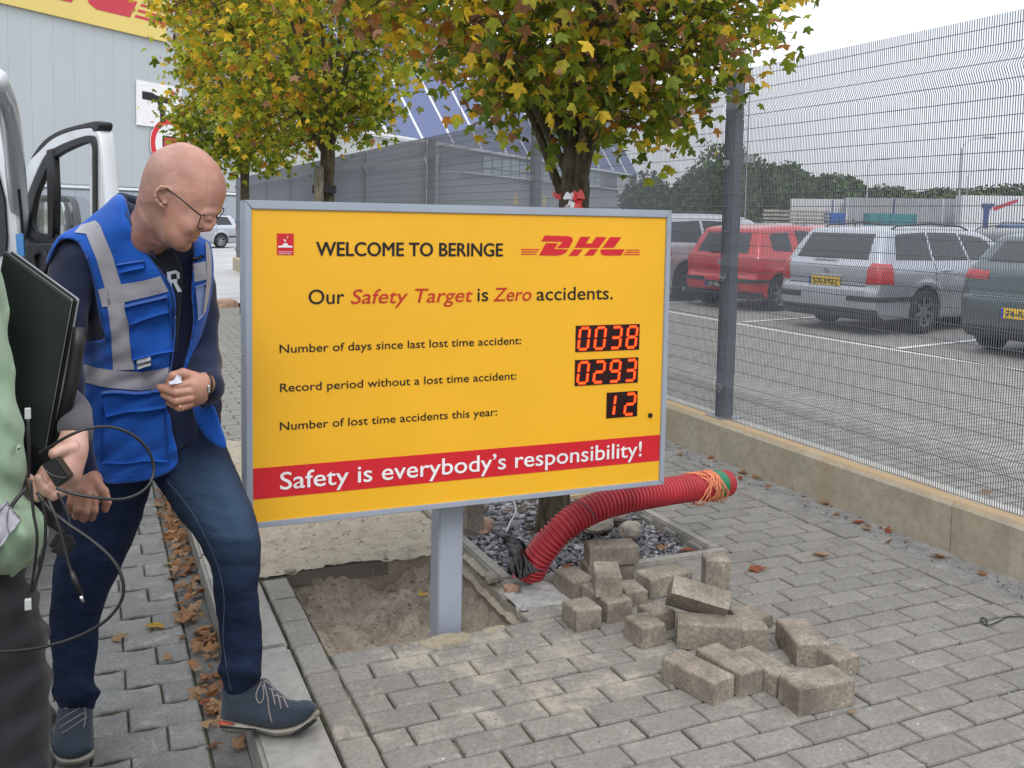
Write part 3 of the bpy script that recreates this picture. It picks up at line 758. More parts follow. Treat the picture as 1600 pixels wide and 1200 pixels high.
stext('lettering', 'WELCOME TO BERINGE', .2035, .8625, .652, .0475, M_sblk, bold=.0, fat=.0016)
z = .7055
stext('lettering', 'Our', .1785, z, .116, .050, M_sblk, bold=.0, fat=.0006); stext('lettering', 'is', .7635, z, .040, .050, M_sblk, bold=.0, fat=.0006)
stext('lettering', 'Safety Target', .3175, z-.001, .428, .050, M_dkred, shear=.2, bold=.0, fat=.0006); stext('lettering', 'Zero', .823, z-.001, .146, .050, M_dkred, shear=.2, bold=.0, fat=.0006)
stext('lettering', 'accidents.', .990, z-.001, .309, .050, M_sblk, bold=.0, fat=.0006)
stext('lettering', 'Number of days since last lost time accident:', .0857, .5495, .8465, .0285, M_sblk, bold=.0, fat=.0004)
stext('lettering', 'Record period without a lost time accident:', .0867, .423, .829, .0285, M_sblk, bold=.0, fat=.0004)
stext('lettering', 'Number of lost time accidents this year:', .0857, .297, .758, .0285, M_sblk, bold=.0, fat=.0004)
band = sbox('red_band', .0005, SWd-.0005, -.0010, -.0002, .0765, .178, M_sred, parent=panel)
stext('lettering', 'Safety is everybody\u2019s responsibility!', .0862, .1015, 1.354, .0605, M_swht, fat=.0008, dy=-.0022)
def flat(name, polys, mat, dy, parent):
    vs, fs = [], []
    for P in polys:
        o = len(vs); vs += [(x, dy, z) for x, z in P]; fs.append(tuple(range(o, o+len(P))))
    me = mesh(name, vs, fs); bm = bmesh.new(); bm.from_mesh(me); bmesh.ops.triangulate(bm, faces=bm.faces)
    for f in bm.faces:
        f.normal_update()
        if f.normal.y > 0: f.normal_flip()
    bm.to_mesh(me); bm.free(); return me
# emblem: red tile with a tick over a hard-hat like shape
spart('emblem', flat('emblem', [[(.0778, .8645), (.131, .8645), (.131, .9335), (.0778, .9335)]], M_sred, -.0010, None), M_sred, panel)
ex, ez = .0778, .8645
spart('emblem_mark', flat('emblem_mark', [[(ex+.004, ez+.024), (ex+.049, ez+.024), (ex+.049, ez+.029), (ex+.034, ez+.031), (ex+.034, ez+.037), (ex+.019, ez+.037), (ex+.019, ez+.031), (ex+.004, ez+.029)],
   [(ex+.020, ez+.050), (ex+.023, ez+.0505), (ex+.027, ez+.045), (ex+.036, ez+.060), (ex+.0335, ez+.060), (ex+.0265, ez+.040)], [(ex+.003, ez+.0105), (ex+.050, ez+.0105), (ex+.050, ez+.0115), (ex+.003, ez+.0115)]], M_swht, -.0020, None), M_swht, panel)
me, mat = text('lettering', 'SAFETY FIRST', ex+.007, ez+.0025, .039, .0048, M_swht, bold=.01, dy=-.0021); spart('lettering', me, mat, panel)
# company logo traced as outlines: x in 0..1 over the full width incl. stripes, z in letter heights
def logo_polys():
    D2 = [(655, 298), (818, 298), (846, 307), (851, 330), (826, 380), (738, 383), (776, 345), (770, 339), (632, 339)]
    D1 = [(664, 350), (750, 350), (722, 390), (822, 391), (800, 416), (772, 430), (740, 436), (618, 436)]
    Hu = [(905, 300), (975, 300), (942, 346), (984, 346), (1016, 299), (1092, 298), (1036, 376), (864, 378)]
    Ha = [(858, 390), (922, 389), (888, 434), (822, 436)]; Hb_ = [(974, 386), (1032, 385), (1000, 430), (934, 432)]
    Lu = [(1117, 298), (1200, 297), (1146, 373), (1062, 374)]; Ll = [(1052, 386), (1228, 382), (1200, 427), (1082, 430), (1056, 420), (1048, 402)]
    st = []
    for i in range(3):
        st.append([(497, 392+16*i), (622-11*i, 392+16*i), (617-11*i, 399+16*i), (497, 399+16*i)]); st.append([(1243-11*i, 384+16*i), (1339, 383+16*i), (1339, 390+16*i), (1238-11*i, 391+16*i)])
    cv = lambda P: [((x-497)/842, (436-8*max(0, x-620)/595-y)/134) for x, y in P]
    return [cv(P) for P in (D1, D2, Hu, Ha, Hb_, Lu, Ll)], [cv(P) for P in st]
A_, B2_ = logo_polys()
allp = [[(.9265+x*.4836, .8655+z*.0695) for x, z in P] for P in A_+B2_]
spart('logo', flat('logo', allp, M_sred, -.0012, None), M_sred, panel)
# LED displays
SEG = {'0': 'abcdef', '1': 'bc', '2': 'abged', '3': 'abgcd', '8': 'abcdefg', '9': 'abcdfg'}
def display(x0, x1, z0, z1, txt):
    d = sbox('led_display', x0, x1, -.0022, -.0004, z0, z1, M_led_off, parent=panel)
    n = len(txt); pitch = (x1-x0)/n; w_ = .0385; h_ = (z1-z0)*.80; sl2 = .10; mbs = MB(); mbc = MB()
    for i, ch in enumerate(txt):
        cx_ = x0+pitch*(i+.5); cz = (z0+z1)/2; q = w_/2; hh = h_/2
        nodes = {'a': ((-q, hh), (q, hh)), 'g': ((-q, 0), (q, 0)), 'd': ((-q, -hh), (q, -hh)), 'f': ((-q, hh), (-q, 0)), 'b': ((q, hh), (q, 0)), 'e': ((-q, 0), (-q, -hh)), 'c': ((q, 0), (q, -hh))}
        segs = SEG[ch]; 
        for s_ in segs:
            (ax, az), (bx, bz_) = nodes[s_]
            if ch == '1': ax = bx = 0
            dx, dz = bx-ax, bz_-az; L = math.hypot(dx, dz); dx /= L; dz /= L
            ax += dx*.0035; az += dz*.0035; bx -= dx*.0035; bz_ -= dz*.0035; nx, nz = -dz, dx
            for m_, wd, y, nn in ((mbs, .0056, -.0034, 1), (mbc, .0020, -.0040, 7)):
                for k in range(nn):
                    t0, t1 = (0, 1) if nn == 1 else ((k+.15)/nn, (k+.85)/nn)
                    P = [(ax+(bx-ax)*t0+nx*wd, az+(bz_-az)*t0+nz*wd), (ax+(bx-ax)*t1+nx*wd, az+(bz_-az)*t1+nz*wd), (ax+(bx-ax)*t1-nx*wd, az+(bz_-az)*t1-nz*wd), (ax+(bx-ax)*t0-nx*wd, az+(bz_-az)*t0-nz*wd)]
                    m_.add([Vector((cx_+x+sl2*z_, y, cz+z_)) for x, z_ in P], [(0, 1, 2, 3)])
    for m_, nm, mt in ((mbs, 'lit_digits', M_led), (mbc, 'lit_diodes', M_led2)):
        bm = bmesh.new(); bm.from_mesh(mesh(nm, m_.v, m_.f))
        for f in bm.faces:
            f.normal_update()
            if f.normal.y > 0: f.normal_flip()
        me = bm_mesh(nm, bm); me.transform(SO); link(nm, me, mt, panel, keep=True)
display(1.1490, 1.4180, .512, .609, '0038'); display(1.1490, 1.4160, .3865, .4825, '0293'); display(1.2842, 1.4168, .2573, .3542, '12')
bm = bmesh.new(); bmesh.ops.create_cone(bm, cap_ends=True, segments=16, radius1=.0095, radius2=.0085, depth=.006, matrix=Matrix.Translation((1.4746, -.003, .2565)) @ Matrix.Rotation(rad(90), 4, 'X')); spart('light_sensor', bm_mesh('light_sensor', bm), M_sblk, panel)

# ================================================================== LEAVES AND TREES
def leaf_outline(r, pointy=1.):
    L = []
    lobes = [(-2.35, .62), (-1.35, .86), (0, 1.0), (1.35, .86), (2.35, .62)] 
    ang = [-2.25, -1.12, 0, 1.12, 2.25]; ln = [.58, .90, 1.05, .90, .58]
    pts = [(0, -.32)]
    for i in range(5):
        a, l = ang[i], ln[i]*r.uniform(.88, 1.08)
        if i: 
            m = (ang[i-1]+ang[i])/2; pts.append((.50*math.sin(m)*r.uniform(.9, 1.1), .50*math.cos(m)))
        w_ = .30
        pts.append((l*.74*math.sin(a-w_*1.0), l*.74*math.cos(a-w_*1.0)))
        pts.append((l*math.sin(a), l*math.cos(a)))
        pts.append((l*.74*math.sin(a+w_*1.0), l*.74*math.cos(a+w_*1.0)))
    return pts
def leaf_geo(seed, curl=.25):
    r = random.Random(seed); P = leaf_outline(r); n = len(P)
    k = [r.uniform(-.2, .2) for _ in range(4)]
    def zc(x, y): d2 = x*x+y*y; return -curl*d2*.55+abs(x)*(-.18+k[0])+k[1]*x*y+k[2]*y*.3
    vs = [(0, 0, 0)]+[(x, y, zc(x, y)) for x, y in P]
    fs = [(0, 1+i, 1+(i+1) % n) for i in range(n)]
    # petiole
    vs += [(-.015, -.30, -.03), (.015, -.30, -.03), (0, -.85, -.16+k[3]*.5)]; fs.append((n+1, n+3, n+2))
    return vs, fs
LG = [leaf_geo(s, .1+.5*(s % 4)/3) for s in range(10)]
def leaf_mat(name, transl=.55):
    t = NT(name); a = t.n('ShaderNodeAttribute'); a.attribute_name = 'col'; n = t.noise(t.coord(True), 35, 4, .7)
    c = t.mix(1., a.outputs['Color'], t.ramp(n, [(.25, .72), (.75, 1.2)]), 'MULTIPLY')
    t.set(c, .62, None, 0, .25)
    tr = t.n('ShaderNodeBsdfTranslucent'); t.l(c, tr.inputs[0]); mx = t.n('ShaderNodeMixShader'); mx.inputs[0].default_value = transl
    t.l(t.b.outputs[0], mx.inputs[1]); t.l(tr.outputs[0], mx.inputs[2]); t.l(mx.outputs[0], t.o.inputs[0]); return t.m
M_leaf = leaf_mat('maple_leaf')
def single_leaf_mat(name, col):
    t = NT(name); n = t.noise(t.coord(), 3, 5, .7); c = t.mix(t.ramp(n, [(.3, 0.), (.7, 1.)]), tuple(x*.6 for x in col), tuple(min(1, x*1.15) for x in col))
    t.set(c, .6, t.bump(n, .3, .01), 0, .3); tr = t.n('ShaderNodeBsdfTranslucent'); t.l(c, tr.inputs[0]); mx = t.n('ShaderNodeMixShader'); mx.inputs[0].default_value = .45
    t.l(t.b.outputs[0], mx.inputs[1]); t.l(tr.outputs[0], mx.inputs[2]); t.l(mx.outputs[0], t.o.inputs[0]); return t.m
GREEN = (.20, .26, .025); DGREEN = (.115, .175, .022); LGREEN = (.42, .46, .04); YEL = (.80, .54, .04); BRN = (.42, .205, .085); ORG = (.50, .22, .04); PINK = (.46, .24, .15); OLIVE = (.44, .40, .04)
SL = [single_leaf_mat('leaf_tone_%d' % i, c) for i, c in enumerate([GREEN, DGREEN, LGREEN, YEL, BRN, ORG, PINK, OLIVE])]
PAL = [GREEN, DGREEN, LGREEN, YEL, BRN, ORG, PINK, OLIVE]
def bark_mat(name, c1, c2):
    t = NT(name); v = t.coord(True, (1, 1, .3)); n = t.noise(v, 45, 6, .7, .3); b = t.noise(v, 9, 5)
    c = t.mix(t.ramp(n, [(.35, 0.), (.65, 1.)]), c1, c2); c = t.mix(t.ramp(b, [(.5, 0.), (.65, .5)]), c, (.13, .14, .07))
    return t.set(c, .95, t.bump(n, .9, .012), 0, .15)
M_bark = bark_mat('maple_bark', (.045, .036, .024), (.15, .125, .085))
def tree(name, label, base, hfork, rtr, cc, cr_, nclu, per, lsz, colfn, seed, single=0, zmax=9, lean=(0, 0), clus=.13, zmin=0, filt=None):
    R = random.Random(seed); t = empty(name, base, 0, label, 'tree', 'street maples along the fence'); b = Vector(base)
    top = Vector((base[0]+lean[0], base[1]+lean[1], hfork))
    mb = MB()
    tp = [b+Vector((0, 0, -.12)), b+Vector((0, 0, .05)), b.lerp(top, .35)+Vector((R.uniform(-.01, .01), 0, 0)), b.lerp(top, .7), top, top+Vector((0, 0, .18))]
    rr = [rtr*1.5, rtr*1.25, rtr*1.05, rtr, rtr*1.12, rtr*1.0]; ps = spline(tp, 5); rs = np.interp(np.linspace(0, 5, len(ps)), range(6), rr)
    mb.tube(ps, [r_*(1+.06*math.sin(i*1.7)) for i, r_ in enumerate(rs)], 14); trunk = mb.build('trunk', M_bark, t, True)
    # limbs
    cl = []
    for _ in range(nclu):
        while True:
            v = Vector((R.uniform(-1, 1), R.uniform(-1, 1), R.uniform(-1, 1)))
            if .25 < v.length < 1: break
        v = v.normalized()*(v.length**.5)
        if v.z < 0: v.x *= 1; v.z *= .95
        irr = 1+.22*math.sin(v.x*5+seed)*math.cos(v.y*4+v.z*3+seed)
        p = Vector((cc[0]+v.x*cr_[0]*irr, cc[1]+v.y*cr_[1]*irr, cc[2]+v.z*cr_[2]))
        if p.z > zmax or p.z < zmin or (filt and not filt(p)): continue
        cl.append(p)
    mains = []
    nm = 13
    for k in range(nm):
        a = k*2.399+R.uniform(-.3, .3); el = R.uniform(.15, 1.35); d = Vector((math.cos(a)*math.cos(el), math.sin(a)*math.cos(el), math.sin(el)))
        L = .95; e = Vector((cc[0]+d.x*cr_[0]*L, cc[1]+d.y*cr_[1]*L, max(hfork+.12, cc[2]-cr_[2]*.55+d.z*cr_[2]*1.5)))
        st_ = top+Vector((d.x*rtr*.5, d.y*rtr*.5, R.uniform(-.12, .16))); m1 = st_.lerp(e, .33)+Vector((0, 0, .12*(1-el)+.05)); m2 = st_.lerp(e, .7)+Vector((R.uniform(-.06, .06), R.uniform(-.06, .06), .05))
        pp = spline([st_, m1, m2, e], 6); r0 = rtr*R.uniform(.32, .55); mains.append(pp)
        mb = MB(); mb.tube(pp, [r0*(1-.85*i/len(pp)) for i in range(len(pp))], 7); mb.build('limb', M_bark, t, True)
    tw = MB()
    allp = [q for pp in mains for q in pp[4:]]
    ap = np.array([q[:] for q in allp])
    for p in cl:
        d = np.linalg.norm(ap-np.array(p[:]), axis=1)+.15*np.maximum(0, ap[:, 2]-p.z); s = Vector(ap[int(np.argmin(d))])
        m = s.lerp(p, .5)+Vector((R.uniform(-.05, .05), R.uniform(-.05, .05), R.uniform(-.02, .06)))
        tw.tube(spline([s, m, p], 3), [rtr*.09*(1-.12*i) for i in range(7)], 4, False)
        for _ in range(2): tw.tube([m, m.lerp(p, .6)+Vector((R.gauss(0, .07), R.gauss(0, .07), R.gauss(0, .05))), p+Vector((R.gauss(0, .1), R.gauss(0, .1), R.gauss(0, .08)))], [rtr*.05, rtr*.04, rtr*.02], 3, False)
    tw.build('twigs', M_bark, t, True, kind='stuff')
    # leaves
    leaves = []
    for p in cl:
        cn = R.random()
        for _ in range(per):
            q = p+Vector((R.gauss(0, clus), R.gauss(0, clus), R.gauss(0, clus*.8)))
            s = lsz*R.uniform(.55, 1.15); 
            yaw = R.uniform(0, 6.283); tilt = R.gauss(.75, .42); 
            Rm = Matrix.Rotation(yaw, 3, 'Z') @ Matrix.Rotation(-tilt, 3, 'X') @ Matrix.Rotation(R.gauss(0, .5), 3, 'Y') 
            leaves.append((q, s, Rm, colfn(q, cn, R), R.randrange(10)))
    if single:
        def vis(l):
            v = l[0]-Vector((0, 0, H)); d = v.dot(CF)
            py = CY-F*v.dot(CU)/d; px = 800+F*v.dot(CR)/d
            return (0 if (py > -15 and -20 < px < 1620) else 1, d-.6*l[1]/lsz)
        leaves.sort(key=vis)
        ms = {}
        for q, s, Rm, c, g_ in leaves[:single]:
            key = (g_, c)
            if key not in ms:
                me = mesh('leaf', *LG[g_]); me.materials.append(SL[c]); ms[key] = me
            o = bpy.data.objects.new('leaf', ms[key]); C.objects.link(o); o.parent = t
            o.matrix_parent_inverse = Matrix.Identity(4); o.location = q-b; o.rotation_euler = Rm.to_euler(); o.scale = (s, s, s)
        leaves = leaves[single:]
    V = []; Fc = []; col = []; off = 0
    LV = [np.array(v) for v, f in LG]; LF = [f for v, f in LG]
    for q, s, Rm, c, g_ in leaves:
        V.append(LV[g_]*s @ np.array(Rm).T+np.array(q[:])); Fc += [(a+off, b_+off, c_+off) for a, b_, c_ in LF[g_]]; off += len(LV[g_]); k = R.uniform(.75, 1.25)
        col += [(PAL[c][0]*k, PAL[c][1]*k, PAL[c][2]*k, 1)]*len(LF[g_])
    V = np.concatenate(V); me = bpy.data.meshes.new('crown'); me.from_pydata(V.tolist(), [], Fc); at = me.attributes.new('col', 'FLOAT_COLOR', 'FACE'); at.data.foreach_set('color', np.array(col, dtype=np.float32).ravel())
    me.update(); o = link('crown', me, M_leaf, t, keep=True); o['kind'] = 'stuff'
    print(name, len(leaves)+single)
    return t
G_, D_, LG_, Y_, B_c, O_, P_, OL_ = range(8)
def pick(R, w_): return R.choices(range(8), w_)[0]
def col1(q, cn, R):
    up = (q.z-1.9)/1.2; left = max(0, min(1, (2.35-q.x)/1.0)); a = max(0, min(1, .16+.46*up+.5*left*max(.15, min(1, up+.35))))*(.35+1.3*cn)
    if R.random() < a: return pick(R, [1.5, 0, 2.5, 3.0, 1.6, 1.3, 1.7, 2.6])
    return pick(R, [6, 4.5, 1.6, .8, .15, .25, .2, 1.8])
def col2(q, cn, R):
    left = max(0, min(1, (2.35-q.x)/1.3)); a = (.16+.6*left*(.4+.6*min(1, (q.z-2.0))))*(.3+1.4*cn)
    if R.random() < a: return pick(R, [.5, 0, 4, 5, .5, 1.6, .5, 3])
    return pick(R, [5, 2.5, 5, 1.0, 0, .1, 0, 2.4])
def col3(q, cn, R):
    a = (.10+.55*max(0, min(1, (q.z-2.6)/1.3)))*(.3+1.4*cn)
    if R.random() < a: return pick(R, [0, 0, 3, 4, 1.2, 1, 1.2, 4])
    return pick(R, [5, 3, 5, .3, 0, .0, 0, 1.5])
def pxy(p): v = p-Vector((0, 0, H)); d = v.dot(CF); return 800+F*v.dot(CR)/d, CY-F*v.dot(CU)/d
def f1(p):
    x, y = pxy(p); return not (math.hypot(p.x-2.04, p.y-3.95) < .42 and p.z < 1.98) and not (y > 45 and x < 640+(y-45)*1.25) and not (x > 1225-.95*max(0, y)) and not (y > 208)
def f2(p):
    x, y = pxy(p); return not (x < (283 if y > 25 else 245)) and not (abs(x-512) < 30 and y > 205) and not (x > 618 and y > 110) and y < 250
def f3(p):
    x, y = pxy(p); return not (x < (283 if 25 < y < 110 else 262 if y < 190 else 225)) and y < 285
T1 = tree('maple_tree', 'nearest maple with browning leaves standing in the dug tree square behind the sign', (2.03, 4.03, -.05), 1.62, .062, (2.08, 4.0, 2.80), (1.0, 1.0, 1.12), 560, 25, .047, col1, 3, 290, 4.3, (.02, -.12), filt=f1)
T2 = tree('maple_tree', 'middle maple with yellow leaves tied to a weathered stake, left of the nearest maple', (2.05, 8.97, -.05), 2.05, .060, (1.85, 9.0, 3.35), (1.22, 1.15, 1.42), 470, 20, .056, col2, 5, 0, 5.5, filt=f2)
T3 = tree('maple_tree', 'farthest and greenest maple, partly hidden by the bald man and the yellow maple', (2.03, 14.2, -.05), 2.2, .06, (2.05, 14.2, 3.7), (1.22, 1.2, 1.75), 460, 26, .062, col3, 9, 0, 6, clus=.14, filt=f3)
# stakes
M_wood = bark_mat('weathered_stake', (.12, .105, .075), (.30, .27, .21))
def stake(x, y, h, r, label):
    mb = MB(); mb.tube([(x, y, -.15), (x, y, h-.01), (x, y, h)], [r, r, r*.8], 12); o = mb.build('tree_stake', M_wood, None, True, keep=False); tag(o, label, 'stake')
stake(2.15, 4.13, 1.78, .028, 'mossy round stake standing close behind the trunk of the nearest maple')
stake(1.945, 8.87, 1.93, .045, 'thick weathered stake with dark strap beside the middle maple')
stake(2.32, 14.1, 1.66, .03, 'thin stake beside the farthest maple')
mb = MB(); n = 26; pts = [(2.0+(.125 if math.cos(a) > 0 else .105)*math.cos(a), 8.93+.09*math.sin(a), 1.72+.01*math.sin(2*a)) for a in np.linspace(0, 6.283, n)]
vs = []; fs = []
for i, p_ in enumerate(pts): vs += [(p_[0], p_[1], p_[2]-.03), (p_[0], p_[1], p_[2]+.03)]
for i in range(n-1): fs.append((2*i, 2*i+2, 2*i+3, 2*i+1))
o = link('tree_strap', mesh('tree_strap', vs, fs, True), simple('rubber_strap', (.02, .02, .02), .7)); tag(o, 'dark rubber strap binding the middle maple to its stake', 'strap')
# red and white tape knotted round the near trunk
def ribbon(mb, pts, wd, mi):
    P = spline(pts, 5); vs = []; fs = []
    for i, p_ in enumerate(P):
        tt = Vector(P[min(i+1, len(P)-1)])-Vector(P[max(i-1, 0)]); s_ = tt.cross(-CF).normalized()*wd/2*(1+.25*math.sin(i*.9)); p_ = Vector(p_); vs += [p_-s_, p_+s_]
    for i in range(len(P)-1): fs.append((2*i, 2*i+1, 2*i+3, 2*i+2))
    mb.add(vs, fs, mi)
tp_ = MB(); d0 = WX(907, 304, 2.02); dd = (d0-Vector((0, 0, H))).dot(CF)-.085
for x0_, y0_, x1_, y1_, wd, mi in ((882, 305, 897, 307, .030, 1), (896, 309, 892, 332, .022, 1), (895, 308, 884, 326, .014, 1), (894, 306, 912, 303, .036, 0), (900, 308, 905, 336, .042, 0), (898, 309, 910, 330, .022, 0), (896, 305, 903, 312, .030, 0)):
    ribbon(tp_, [W(x0_, y0_, dd+.01), W((x0_+x1_)/2, (y0_+y1_)/2+1, dd-.02), W(x1_, y1_, dd)], wd, mi)
pts = [(2.045+.078*math.cos(a), 3.955+.078*math.sin(a), 1.595+.01*math.sin(3*a)) for a in np.linspace(0, 6.283, 24)]
vs = []; fs = []
for q in pts: vs += [(q[0], q[1], q[2]-.012), (q[0], q[1], q[2]+.014)]
for i in range(23): fs.append((2*i, 2*i+2, 2*i+3, 2*i+1))
tp_.add(vs, fs, 0)
o = tp_.build('warning_tape', [simple('tape_red', (.62, .05, .05), .35), simple('tape_white', (.72, .72, .72), .35)], None, True, keep=False); tag(o, 'red and white warning tape knotted round the trunk of the nearest maple', 'tape')
# ================================================================== LOOSE BRICK PILE
def loose(x, y, lx, ly, lz, yaw, label, z0=0., tilt=None, seed=0):
    """x,y = near-left bottom corner; extends +x by lx and +y by ly before yaw"""
    me = brick_me('paving_stone', lx, ly, lz, .007, .0015, seed+50, split(lx, ly, seed)); bm = bmesh.new(); bm.from_mesh(me)
    bmesh.ops.holes_fill(bm, edges=[e for e in bm.edges if e.is_boundary]); bmesh.ops.recalc_face_normals(bm, faces=bm.faces); bm.to_mesh(me); bm.free()
    R_ = Matrix.Rotation(rad(yaw), 3, 'Z'); c = Vector((x, y, z0))+R_ @ Vector((lx/2, ly/2, lz))
    o = link('paving_stone', me, M_pile, None, c, (0, 0, rad(yaw)))
    if tilt is not None: o.rotation_euler = tilt
    tag(o, label, 'brick', 'loose paving bricks heaped in front of the tree square'); return o
B = .205; Wb = .104; Hb = .082
loose(1.93, 2.143, B, Wb, Hb+.006, -3, 'dark grey brick nearest the camera at the right end of the heap', seed=1)
loose(1.722, 2.291, Wb-.006, B+.01, Hb-.006, 14, 'long brick lying lengthwise at the front left, left of the two narrow ends', seed=2)
loose(1.832, 2.300, .098, B, Hb-.002, 8, 'pale topped brick with its narrow end between the long front brick and the darker one', seed=3)
loose(1.938, 2.262, .088, .20, Hb-.01, 5, 'narrow brick half hidden behind the nearest dark brick', seed=4)
loose(1.842, 2.662, .218, Wb, Hb+.012, -31, 'large light brick lying broadside in the middle of the heap', seed=5)
loose(2.033, 2.562, .10, .19, Hb+.004, -24, 'brick butted against the right end of the large broadside brick', seed=6)
loose(2.140, 2.396, .112, .205, Hb, -19, 'brown topped brick pointing away, behind the nearest dark brick', seed=7)
loose(2.208, 2.283, .100, .100, .066, 3, 'whitish low half brick at the right edge of the heap', seed=8)
o = loose(1.90, 2.70, B, .1, .075, 0, 'tilted wedge-like brick leaning on the large broadside brick', .05, None, 9)
o.rotation_euler = (rad(-48), rad(14), rad(-30)); o.location = (1.985, 2.745, .165)
loose(2.115, 2.885, .092, .085, .205, -25, 'brick standing upright on its end at the back right of the heap', seed=10)
loose(1.985, 3.065, B, Wb, Hb, 3, 'brick with pale top left of the upright one', seed=11)
loose(1.822, 3.275, .20, Wb, Hb-.004, -10, 'brick under the topmost back brick', seed=12)
loose(1.826, 3.272, .208, .10, Hb-.004, -13, 'topmost back brick with a mossy grey top beside the ballast', .080, seed=13)
loose(1.694, 2.985, .098, .16, Hb, -24, 'short brick stacked on top of the back left bricks', .0825, seed=14)
loose(1.712, 2.925, .104, .205, Hb, -1, 'brick carrying the short stacked brick at the back left', seed=15)
loose(1.572, 2.902, .104, .108, Hb, 2, 'square half brick standing alone at the left end of the heap', seed=16)
loose(1.688, 3.142, .10, .16, Hb, 3, 'brick at the far left beside the front edging stone', seed=17)
loose(1.845, 3.02, .095, .12, Hb-.016, -5, 'dark brick in the hollow behind the short stacked one', seed=18)
loose(1.722, 2.703, .100, .112, Hb-.004, 2, 'dark half brick in front of the hollow, left of the broadside brick', seed=19)
loose(1.83, 2.80, .098, .10, Hb-.012, 3, 'flat brick behind the dark half brick', seed=20)
loose(2.175, 2.665, .10, .11, .05, 10, 'small pale flat brick lying right of the upright brick', seed=21)
# upright brick left behind the post at the corner of the tree square
loose(1.585, 4.02, .085, .10, .19, 4, 'brown brick set upright behind the signpost', -.02, seed=22)
# ================================================================== PIPE, TWINE, MEMBRANE, CABLES
M_pipe = simple('red_corrugated_plastic', (.44, .035, .045), .42, 0, .5, nsc=6, var=.2)
pp = [tuple(W(*q)) for q in ((818, 925, 3.90), (829, 893, 3.88), (845, 864, 3.86), (872, 832, 3.86), (905, 806, 3.90), (945, 788, 3.95), (990, 777, 4.02), (1040, 768, 4.12), (1090, 761, 4.24), (1136, 755, 4.36))]
P = spline(pp, 22); L = 0; rr_ = []
for i, q in enumerate(P):
    if i: L += np.linalg.norm(q-P[i-1])
    rr_.append(.0545+.0048*math.tanh(2.5*math.sin(L*2*math.pi/.0165)))
# resample finely for the ribs
tot = L; M = int(tot/.0020); cum = np.concatenate([[0], np.cumsum([np.linalg.norm(P[i]-P[i-1]) for i in range(1, len(P))])]); ss = np.linspace(0, tot, M); PP = np.stack([np.interp(ss, cum, [q[k] for q in P]) for k in range(3)], 1)
RR = [.0560+.0058*math.tanh(2.2*math.sin(s_*2*math.pi/.0185)) for s_ in ss]
vs, fs = tube_geo([Vector(q) for q in PP], RR, 22, False)
me = mesh('corrugated_pipe', vs, fs, True); hose = link('corrugated_pipe', me, M_pipe); tag(hose, 'red corrugated plastic conduit arching out of the ballast', 'pipe')
vs, fs = tube_geo([Vector(q) for q in PP[::10]], .049, 16, False); link('inner_wall', mesh('inner_wall', vs, fs, True), simple('pipe_inside', (.05, .01, .01), .5), hose)
def at_s(t): i = int(t*(M-1)); return Vector(PP[i]), (Vector(PP[min(i+3, M-1)])-Vector(PP[max(i-3, 0)])).normalized()
# green tape band
mb = MB()
for t0 in (.935,):
    pts = [at_s(t0-.026+.052*k/8)[0] for k in range(9)]; mb.tube(pts, [.0630, .0648, .0636, .0652, .0640, .0655, .0642, .065, .0632], 24, False)
o = mb.build('green_tape', simple('green_tape', (.008, .17, .075), .3, bump=.4, bsc=40), None, True, keep=False); tag(o, 'green plastic tape wrapped round the free end of the red conduit', 'tape')
# orange twine coil slung over the pipe
mb = MB(); R_ = random.Random(4)
c0, t0v = at_s(.845)
for k in range(24):
    a0 = R_.uniform(.84, .915); c, tv = at_s(a0); side = tv.cross(Vector((0, 0, 1))).normalized(); upv = side.cross(tv); skew = R_.uniform(-.07, .07); drop = R_.uniform(.0, .03) if R_.random() < .5 else 0
    pts = []
    for j in range(19):
        a = 2*math.pi*j/18; r_ = .0635+R_.uniform(0, .006)+ .5*drop*max(0, -math.sin(a))
        pts.append(c+side*math.cos(a)*r_+upv*(math.sin(a)*r_)+tv*(skew*math.cos(a+1)+R_.gauss(0, .003)))
    mb.tube(spline(pts, 2), .0021, 5, False)
for k in range(0):
    a = [W(1050+R_.uniform(-12, 6), 742+R_.uniform(-8, 6), 4.42), W(1068+R_.uniform(-8, 6), 748+R_.uniform(-4, 10), 4.33), W(1092+R_.uniform(-8, 8), 796+R_.uniform(-8, 8), 4.32), W(1112, 775+R_.uniform(-12, 12), 4.36), W(1120, 745, 4.4)]
    mb.tube(spline(a, 7), .0021, 5, False)
o = mb.build('orange_twine', simple('orange_twine', (.78, .27, .13), .6, bump=.3, bsc=400), None, True, keep=False); tag(o, 'tangle of thin orange cable slung round the red conduit', 'cable')
# thin grey loop round the pipe low down
c, tv = at_s(.33); side = tv.cross(Vector((0, 0, 1))).normalized(); upv = side.cross(tv); mb = MB()
mb.tube(spline([c+side*math.cos(a)*.066+upv*math.sin(a)*.066+tv*(.03*math.cos(a)) for a in np.linspace(-.3, 3.6, 12)]+[c+Vector((.05, -.06, -.08)), c+Vector((.01, -.08, -.15))], 3), .0022, 5)
o = mb.build('thin_grey_cable', simple('grey_cable', (.10, .10, .10), .5), None, True, keep=False); tag(o, 'thin grey cable looped over the lower half of the red conduit', 'cable')
